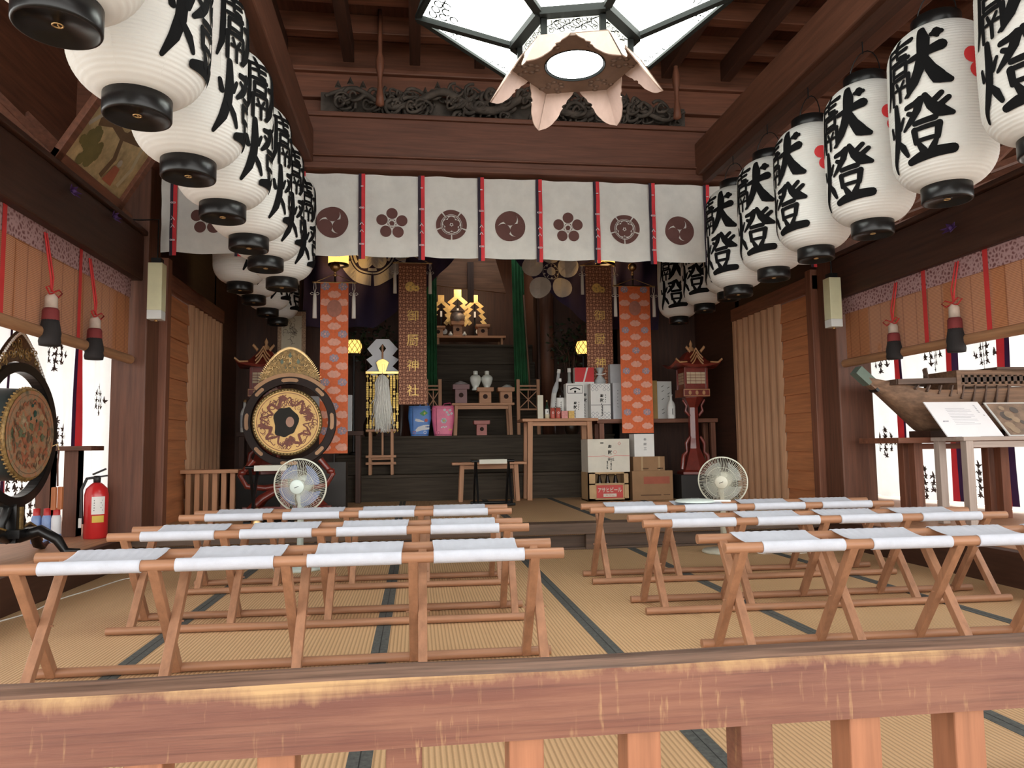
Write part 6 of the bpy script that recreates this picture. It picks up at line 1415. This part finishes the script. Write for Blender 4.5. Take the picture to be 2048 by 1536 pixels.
o.build('openwork_crown', [mat('brown_openwork', (.12, .07, .04), .5, .3, var=.4, vs=40), PAPER, GILTF], t)
o = MB(); o.bar((DX+HX, DY, .30), (DX+HX, DY, DZ-.43), .10, .10, (0, 1, 0), 0); o.bar((DX+HX+.055, DY, .33), (DX+HX+.055, DY, DZ-.45), .03, .012, (1, 0, 0), 1); o.cbox((DX+HX, DY, .36), (.2, .22, .05), 0); 
for s in (-1, 1):
    o.tube([(DX+HX+.0, DY+s*.05, .52), (DX+HX, DY+s*.12, .42), (DX+HX, DY+s*.10, .36)], [.03, .025, .02], 8)
    o.tube([(DX+HX, DY+s*.04, .33), (DX+HX, DY+s*.17, .37), (DX+HX, DY+s*.28, .33), (DX+HX, DY+s*.33, .25), (DX+HX, DY+s*.40, .225), (DX+HX, DY+s*.46, .245)], [.035, .038, .034, .03, .022, .014], 10)
    o.tube([(DX+HX+s*.04, DY, .33), (DX+HX+s*.17, DY, .37), (DX+HX+s*.27, DY, .31), (DX+HX+s*.32, DY, .235), (DX+HX+s*.40, DY, .24)], [.035, .036, .032, .026, .014], 10)
    o.tube([(DX+HX+.02, DY+s*.10, .385), (DX+HX+.02, DY+s*.18, .405), (DX+HX+.02, DY+s*.29, .36), (DX+HX+.02, DY+s*.345, .27)], .008, 6, m=1)
o.build('scroll_stand', [lac(), GILTF], t)
o = MB(); o.tube([(DX-.01, DY+.28, DZ-.08), (DX+.02, DY+.31, DZ-.06), (DX+.03, DY+.31, DZ-.10)], .004, 6); o.build('hook', BRASS, t)
yq = DY+.31; xq = DX+.03; t = thing('wooden_clapper', 'pair of orange wooden blocks hanging on a cord from the left drum', 'clapper', (xq, yq, DZ-.5))
o = MB(); o.tube([(xq, yq, DZ-.10), (xq-.005, yq, DZ-.2), (xq, yq, DZ-.34)], .006, 6); o.build('cord', mat('brown_cord', (.12, .05, .035), .8, var=.1), t)
for e in (-1, 1): o = MB(); o.cbox((xq+e*.012, yq+e*.018, DZ-.42), (.028, .03, .15)); o.build('block', mat('orange_wood', (.45, .15, .055), .5, var=.15), t, .004)

# table, cans and extinguisher on the left aisle floor
q0, q1 = at(105, 893, Y=6.15), at(197, 893, Y=6.15)
table('brown wooden table in the left aisle behind the fire extinguisher', q0.x-.2, q1.x, 6.02, 6.26, q0.z, .21, th=.035, lw=.10, name='side_table', m=br, inset=.17, rails=False)
CANB = mat('can_blue_label', (.20, .30, .55), .35, var=.25, vs=12); CANW = mat('can_white_label', (.68, .70, .74), .35, var=.05); CANR = mat('can_red_cap', (.5, .03, .03), .4, var=0)
ct_ = None
for px, mm, lb in ((72, CANB, 'blue spray can with red cap on the left aisle floor, leftmost of three'), (93, CANB, 'blue spray can with red cap, middle one of three beside the left table'), (112, CANW, 'white spray can with red cap beside the leg of the left table')):
    q = at(px, 1062, Y=5.72); t = thing('spray_can', lb, 'can', (q.x, 5.72, .21), 'spray cans with red caps')
    o = MB(); o.lathe([(.030, .21), (.033, .216), (.033, .385), (.026, .405), (.018, .41)], 20, (q.x, 5.72, 0), 0); o.lathe([(.0335, .24), (.0337, .244), (.0337, .27), (.0335, .274)], 20, (q.x, 5.72, 0), 1); o.build('can_body', [mm, CANW if mm is CANB else CANB], t)
    o = MB(); o.lathe([(.022, .40), (.023, .405), (.022, .455), (.0, .458)], 16, (q.x, 5.72, 0)); o.build('cap', CANR, t)
q = at(180, 1079, Z=.21); ex_, ey_ = q.x, q.y+.09; hE = at(188, 965, Y=ey_).z
t = thing('fire_extinguisher', 'red fire extinguisher with black hose standing beside the left post', 'extinguisher', (ex_, ey_, .21))
RED = mat('extinguisher_red', (.55, .02, .022), .3, var=.05, coat=.3); BLKR = mat('black_rubber', (.015, .015, .016), .5, var=.1)
o = MB(); o.lathe([(.078, .21), (.082, .218), (.082, hE-.09), (.072, hE-.045), (.04, hE-.012), (.024, hE)], 28, (ex_, ey_, 0)); o.build('cylinder', RED, t)
o = MB(); L_ = lambda u, v: (ex_+.0835*sin(u/.082+.55), ey_-.0835*cos(u/.082+.55), v)
o.sheet(8, 1, lambda a, b: L_(-.045+.09*a, .39+.13*b), 0); o.sheet(8, 1, lambda a, b: L_(-.04+.08*a, .33+.05*b), 1); o.text('CE', lambda u, v: (L_(u, v+.49)[0]*1, L_(u, v+.49)[1]-.002, L_(u, v+.49)[2]), .06, .035, 2, cut=.02) if False else None
for k in range(5): o.stroke([(-.03, .42+.018*k), (.03-.01*(k % 2), .42+.018*k)], .006, lambda u, v: (L_(u, v)[0], L_(u, v)[1]-.0015, L_(u, v)[2]), 2)
o.build('label_sticker', [PAPER, mat('yellow_sticker', (.7, .5, .08), .6, var=0), INK], t)
o = MB(); o.lathe([(.024, hE), (.026, hE+.03), (.02, hE+.05)], 14, (ex_, ey_, 0)); o.bar((ex_-.03, ey_, hE+.035), (ex_+.07, ey_, hE+.05), .022, .012); o.bar((ex_-.03, ey_, hE+.06), (ex_+.06, ey_, hE+.10), .022, .012); o.build('valve_handle', BLKR, t)
o = MB(); o.tube([(ex_+.0, ey_, hE+.04), (ex_-.06, ey_-.03, hE+.03), (ex_-.088, ey_-.045, hE-.05), (ex_-.085, ey_-.05, .5), (ex_-.08, ey_-.055, .32)], [.011]*4+[.015], 8); o.build('hose', BLKR, t)
o = MB(); o.cbox((ex_-.08, ey_-.075, .33), (.02, .01, .07)); o.build('tag', PAPER, t)

# lamp boxes on the posts
BOXL = mat('lamp_box_plastic', (.80, .78, .52), .5, var=.12, vs=3, transl=.2); BOXE = mat('lamp_box_end', (.68, .70, .68), .5, var=.05)
for s, px, py0, py1, lb in ((-1, 315, 528, 640, 'pale yellow box lamp hanging in front of the left post'), (1, 1663, 557, 655, 'pale yellow box lamp hanging in front of the right post')):
    Y = 5.86; p, q = at(px, py0, Y=Y), at(px, py1, Y=Y); t = thing('box_lamp', lb, 'lamp', (p.x, Y, q.z), 'pale box lamps'); o = MB(); W = .052; h = p.z-q.z
    for a, b, m in ((q.z, q.z+h*.16, 1), (q.z+h*.16, q.z+h, 0)): o.box(p.x-W, p.x+W, Y-W, Y+W, a, b, m)
    cov_ = o.build('cover', [BOXL, BOXE], t, .004); o = MB(); o.cbox((p.x, Y, p.z+.02), (.07, .07, .04)); o.tube([(p.x, Y, p.z+.04), (p.x, Y, 2.62), (p.x+s*.12, Y+.02, 2.62), (p.x+s*.2, Y+.02, 2.62)], .006, 6); o.build('bracket', lac(), t); o = MB(); o.lathe([(0, q.z-.014), (.012, q.z-.012), (.012, q.z)], 10, (p.x, Y, 0)); o.build('pull_knob', BRASS, cov_)
# votive painting leaning out over the left lintel
Ya, Yb_ = 4.55, 5.55; A0 = Vector((-2.95, Ya, 2.6)); eY = Vector((0, 1, 0)); eU = Vector((.25, 0, .42)).normalized(); nrm = Vector((.42, 0, -.25)).normalized(); HH = .56
t = thing('votive_painting', 'faded gold framed painting leaning out over the left lintel behind the lanterns', 'painting', (-2.95, (Ya+Yb_)/2, 2.6))
o = MB(); PF = lambda u, v, l=.0: A0+eY*u+eU*v+nrm*l; WW = Yb_-Ya
for a, b, c, d in ((0, WW, 0, .06), (0, WW, HH-.06, HH), (0, .07, 0, HH), (WW-.07, WW, 0, HH)):
    P8 = [PF(a, c, 0), PF(b, c, 0), PF(b, d, 0), PF(a, d, 0), PF(a, c, .04), PF(b, c, .04), PF(b, d, .04), PF(a, d, .04)]; o.add(P8, [(0, 3, 2, 1), (4, 5, 6, 7), (0, 1, 5, 4), (1, 2, 6, 5), (2, 3, 7, 6), (3, 0, 4, 7)])
o.build('picture_frame', rd('y'), t, .004)
o = MB(); o.add([PF(.05, .05, .012), PF(WW-.05, .05, .012), PF(WW-.05, HH-.05, .012), PF(.05, HH-.05, .012)], [(0, 1, 2, 3)], 0); o.add([PF(.0, .0, .001), PF(.0, HH, .001), PF(WW, HH, .001), PF(WW, .0, .001)], [(0, 1, 2, 3)], 1)
rn = random.Random(4); g = lambda l: (lambda u, v: PF(u, v, l))
for k in range(40): a = rn.uniform(0, 6.28); o.disc(g(.0135+.0001*k), rn.uniform(.025, .05), 9, 2, (.27+.11*cos(a)*rn.random(), .2+.13*sin(a)*rn.random()))
o.stroke([(.55, .1), (.58, .25), (.52, .38), (.6, .5)], .05, g(.0135), 1); o.add([g(.019)(*p) for p in ((.58, .09), (.72, .09), (.70, .22), (.62, .22))], [(0, 1, 2, 3)], 3); o.disc(g(.0195), .028, 10, 4, (.66, .25)); o.stroke([(.2, .36), (.35, .42), (.5, .40), (.75, .46)], .06, g(.0133), 1); o.stroke([(.12, .30), (.22, .45), (.2, .5)], .03, g(.0137), 4); o.stroke([(.8, .12), (.84, .28), (.8, .45)], .04, g(.0137), 5)
o.build('painted_panel', [mat('faded_gold_leaf', (.55, .42, .22), .6, var=.35, vs=9), mat('painting_umber', (.17, .10, .05), .7, var=.2), mat('painting_olive', (.20, .17, .06), .7, var=.2), mat('painting_red', (.42, .13, .07), .7, var=.2), mat('painting_white', (.5, .46, .38), .7, var=.1), mat('painting_cream', (.62, .54, .36), .7, var=.2)], t)
PUR = mat('purple_ribbon', (.09, .035, .17), .7, var=.2)
for X, y, z, lb in ((-2.925, 4.78, 2.46, 'purple ribbon rosette on the left lintel, nearer one'), (-2.925, 5.42, 2.50, 'purple ribbon rosette on the left lintel, next to the post'), (2.845, 4.55, 2.30, 'faint purple ribbon rosette on the right lintel')):
    o = MB(); s = 1 if X < 0 else -1
    for k in range(6): a = k*pi/3+.3; o.add([(X, y, z), (X+s*.02, y+.045*cos(a-.45), z+.02*sin(a-.45)), (X+s*.035, y+.085*cos(a), z+.035*sin(a)), (X+s*.02, y+.045*cos(a+.45), z+.02*sin(a+.45))], [(0, 1, 2, 3)], 0, False)
    o.lathe([(0, -.015), (.02, 0), (0, .015)], 8, (X+s*.02, y, z)); o = o.build('ribbon_rosette', PUR, solid=.004); tag(o, lb, 'ribbon')
# iron hangers in front of the carving
for px, lb in ((760, 'turned wooden hanger before the carved transom, left of the ceiling lamp'), (1352, 'turned wooden hanger before the carved transom, right of the ceiling lamp')):
    q = at(px, 150, Y=5.88); X = q.x; o = MB(); o.lathe([(.0, 3.605), (.035, 3.62), (.03, 3.70), (.018, 3.78), (.018, 3.86), (.034, 3.92), (.034, 4.0), (.018, 4.06), (.02, 4.2), (.016, 4.425)], 12, (X, 5.88, 0)); o = o.build('turned_hanger', rd('z')); tag(o, lb, 'hanger', 'turned hangers before the carving')

# ------------------------------------------------------------------ right aisle: tables, model boat, papers
GREYTOP = wood('pale_desk_wood', (.36, .29, .25), 'x', var=.15)
a, c = at(1765, 876, Y=5.62), at(2060, 876, Y=5.62)
TZ = a.z
table('long brown trestle table carrying the model boat in the right aisle', a.x, c.x, 5.42, 5.95, TZ, .21, th=.045, lw=.075, name='boat_table', m=rd, inset=.28)
a2, c2 = at(1912, 878, Y=5.1), at(2200, 878, Y=5.1)
table('pale grey desk before the boat table, carrying the leaning paper', at(1912, 878, Y=5.1).x, c2.x, 5.02, 5.38, at(1912, 874, Y=5.1).z, .21, th=.03, lw=.06, name='desk', m=lambda ax: wood('pale_desk_wood', (.36, .29, .25), ax, var=.15), inset=.05)
DZk = at(1912, 874, Y=5.1).z
BOATW = wood('boat_wood', (.20, .115, .07), 'x', var=.4); BOATD = wood('boat_dark_wood', (.10, .06, .042), 'x', var=.3)
xb = lambda px: at(px, 800, Y=5.68).x; zb_ = lambda py: at(1850, py, Y=5.68).z
t = thing('model_boat', 'weathered wooden model boat with raised prow on the right-hand table', 'boat', (3.4, 5.68, TZ))
for nm, xx in (('cradle', xb(1858)), ('cradle', 4.1)):
    o = MB(); o.box(xx-.1, xx+.1, 5.55, 5.82, TZ, TZ+.055); o.build(nm, dk('x'), t, .004)
o = MB(); z0 = TZ+.055
def hull(u, v):
    x = xb(1722)+(4.36-xb(1722))*u; zk = max(z0, zb_(760)-(x-xb(1722))*.86+ .02); zg = zb_(752)-.13*min(1, max(0, (x-xb(1722)))/.5)+.03*max(0, (x-3.6)); w = .19*min(1, .10+(x-xb(1722))/.55)
    s = v*2-1; e = abs(s); zz_ = zk+(max(zg-zk, .02))*e**1.8; y = 5.68+(1 if s > 0 else -1)*w*e**.55; return (x, y, zz_)
o.sheet(60, 20, hull); o.build('hull', BOATW, t, solid=.018)
o = MB(); x0 = xb(1718); zp_ = zb_(742)
o.bar((x0-.01, 5.68, zp_), (xb(1785), 5.68, zb_(800)), .07, .085, (0, 1, 0), 0); o.bar((xb(1785), 5.68, zb_(800)), (xb(1852), 5.68, z0+.03), .06, .07, (0, 1, 0), 0); o.bar((x0-.015, 5.68, zp_+.008), (xb(1740), 5.68, zb_(764)), .078, .092, (0, 1, 0), 1); o.bar((xb(1752), 5.68, zb_(772)), (xb(1757), 5.68, zb_(777)), .085, .10, (0, 1, 0), 2)
o.build('prow_post', [BOATW, mat('green_patina', (.12, .16, .13), .7, var=.2), lac()], t)
o = MB(); zg = zb_(772)
for y in (5.50, 5.86):
    o.bar((xb(1768), y, zg+.02), (4.36, y, zg+.05), .03, .045); o.bar((xb(1880), y, zg-.06), (4.36, y, zg-.03), .03, .035)
o.bar((xb(1770), 5.5, zg+.02), (xb(1770), 5.86, zg+.02), .03, .045); o.build('gunwale', BOATD, t, .003)
o = MB(); xw = xb(1886)
o.box(xw, 4.36, 5.49, 5.50, zg-.02, zg-.0); o.box(xw, 4.36, 5.49, 5.50, zg+.075, zg+.10); o.box(xw, 4.36, 5.86, 5.87, zg-.02, zg+.10); o.box(xw-.02, xw+.02, 5.48, 5.88, zg-.08, zg+.11)
k = 0; x = xw+.03
while x < 4.33: o.box(x, x+.022, 5.485, 5.50, zg-.0, zg+.075, 0); x += .055; k += 1
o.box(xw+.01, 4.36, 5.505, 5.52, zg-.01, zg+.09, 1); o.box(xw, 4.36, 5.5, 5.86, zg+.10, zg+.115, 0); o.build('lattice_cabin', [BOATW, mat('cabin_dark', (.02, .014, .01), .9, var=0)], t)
o = MB(); xr = xb(1955); zr = zb_(745); o.box(xr, 4.36, 5.45, 5.91, zr, zr+.022, 0); o.box(xr+.14, 4.32, 5.5, 5.86, zg+.11, zr, 0); o.build('deck_roof', BOATD, t, .003)
o = MB(); xm = xb(1852); o.bar((xm, 5.64, zg+.02), (xm-.035, 5.62, zb_(738)), .02, .02); o.bar((xm+.05, 5.72, zg+.02), (xm+.012, 5.70, zb_(738)), .02, .02); o.bar((xm-.03, 5.63, zb_(750)), (xm+.04, 5.71, zb_(750)), .014, .014); o.build('mast_crutch', BOATD, t)
for k in range(9): o = MB(); o.bar((xb(1800)+.10*k, 5.487, zg-.04-.02*k if k < 6 else zg-.17), (xb(1800)+.10*k+.03, 5.49, zg-.01), .012, .03, (0, 1, 0)); o.build('cleat', BOATD, t)
def leaning(label, xa, xc, yb0, lean, h, nm, cat, mats, deco, shear=0.):
    A = at(xa, 869, Y=yb0); B = at(xc, 868, Y=yb0); zb0 = DZk+.002; w = B.x-A.x; t = thing(nm, label, cat, ((A.x+B.x)/2, yb0, zb0)); o = MB()
    f = lambda u, v, l=0.: Vector((A.x+u, yb0+v*sin(lean)-l*cos(lean), zb0+v*cos(lean)+l*-sin(lean)*-1*0))
    P8 = [f(0, 0), f(w, 0), f(w, h), f(0, h)]; B8 = [p+Vector((0, .012, 0)) for p in P8]
    o.add(P8+B8, [(0, 1, 2, 3), (7, 6, 5, 4), (0, 4, 5, 1), (1, 5, 6, 2), (2, 6, 7, 3), (3, 7, 4, 0)], 0, False); deco(o, lambda u, v: f(u, v, .002), w, h); o.build('sheet', mats, t)
    o = MB(); o.bar((A.x+w*.5, yb0+h*.8*sin(lean)+.01, zb0+h*.8*cos(lean)), (A.x+w*.5, yb0+h*.8*sin(lean)+.10, zb0), .02, .008); o.build('prop', lac(), t)
rn = random.Random(8)
def d_letter(o, f, w, h):
    for j in range(11): o.stroke([(w*.30+w*.45*k/8*(1 if j % 3 else .8), h*(.80-.045*j)+.001*((k*j) % 2)) for k in range(9)], .0022, f, 1)
    for j in range(5): o.stroke([(w*.86, h*(.9-.05*j)), (w*.89, h*(.885-.05*j))], .006, f, 1); o.stroke([(w*.12+.02*j*.5, h*.45), (w*.10+.02*j*.5, h*.42)], .005, f, 1)
    o.ring(f, .004, .007, 8, 1, (w*.93, h*.6))
leaning('white lettered paper leaning on the pale desk in front of the boat', 1896, 2008, 5.10, radians(42), .37, 'paper_notice', 'notice', [mat('bright_paper', (.90, .91, .94), .7, var=.02), mat('grey_letters', (.25, .26, .32), .7, var=0)], d_letter)
def d_pic(o, f, w, h):
    o.add([f(.012, .012), f(w-.03, .012), f(w-.03, h-.012), f(.012, h-.012)], [(0, 1, 2, 3)], 1); g = lambda u, v: f(u, v)+Vector((0, -.001, 0))
    for k in range(12): o.disc(lambda u, v: g(u, v)+Vector((0, -.0002*k, 0)), rn.uniform(.02, .05), 9, 2 if k % 2 else 3, (rn.uniform(.05, max(.06, w-.09)), rn.uniform(.05, h-.06)))
leaning('brown photographic picture leaning on the pale desk right of the white paper', 2020, 2110, 5.10, radians(42), .36, 'picture_board', 'picture', [mat('white_margin', (.7, .72, .7), .5, var=0), mat('picture_brown', (.22, .14, .09), .4, var=.5, vs=9), mat('picture_tan', (.34, .24, .15), .4, var=.3), mat('picture_dark', (.08, .06, .05), .4, var=.3)], d_pic)
# socket and cables
q = at(1757, 1000, Y=6.05); t = thing('wall_socket', 'white socket at the foot of the right post', 'socket', (3.215, 6.2, .38)); o = MB(); o.cbox((3.203, 6.16, .38), (.012, .07, .11)); o.build('cover_plate', PAPER, t, .002); o = MB(); o.cbox((3.212, 6.16, .37), (.01, .03, .04)); o.build('plug', INK, t)
def cable(label, pts, m, r=.004):
    P = [Vector(p) for p in pts]; Q_ = []
    for i in range(len(P)-1):
        p0, p1, p2, p3 = P[max(i-1, 0)], P[i], P[i+1], P[min(i+2, len(P)-1)]
        for k in range(6):
            u = k/6; Q_.append(.5*((2*p1)+(p2-p0)*u+(2*p0-5*p1+4*p2-p3)*u*u+(3*p1-p0-3*p2+p3)*u**3))
    Q_.append(P[-1]); o = MB(); o.tube(Q_, r, 6); o = o.build('power_cord', m); tag(o, label, 'cord')
g = lambda px, py: tuple(at(px, py, Z=.005))
cable('white power cord lying along the left edge of the mats', [g(-20, 1248), g(60, 1225), g(115, 1200), g(180, 1180), g(250, 1158), g(300, 1152), g(330, 1140)], CORD)
q = at(1467, 1012, Y=5.6)
cable('thin white cord hanging from the right fan to the mats', [(hR.x+.03, 5.66, .2), (hR.x+.06, 5.60, .12), (hR.x+.20, 5.5, .006), (hR.x+.6, 5.45, .006), (hR.x+.95, 5.6, .006)], CORD, .003)
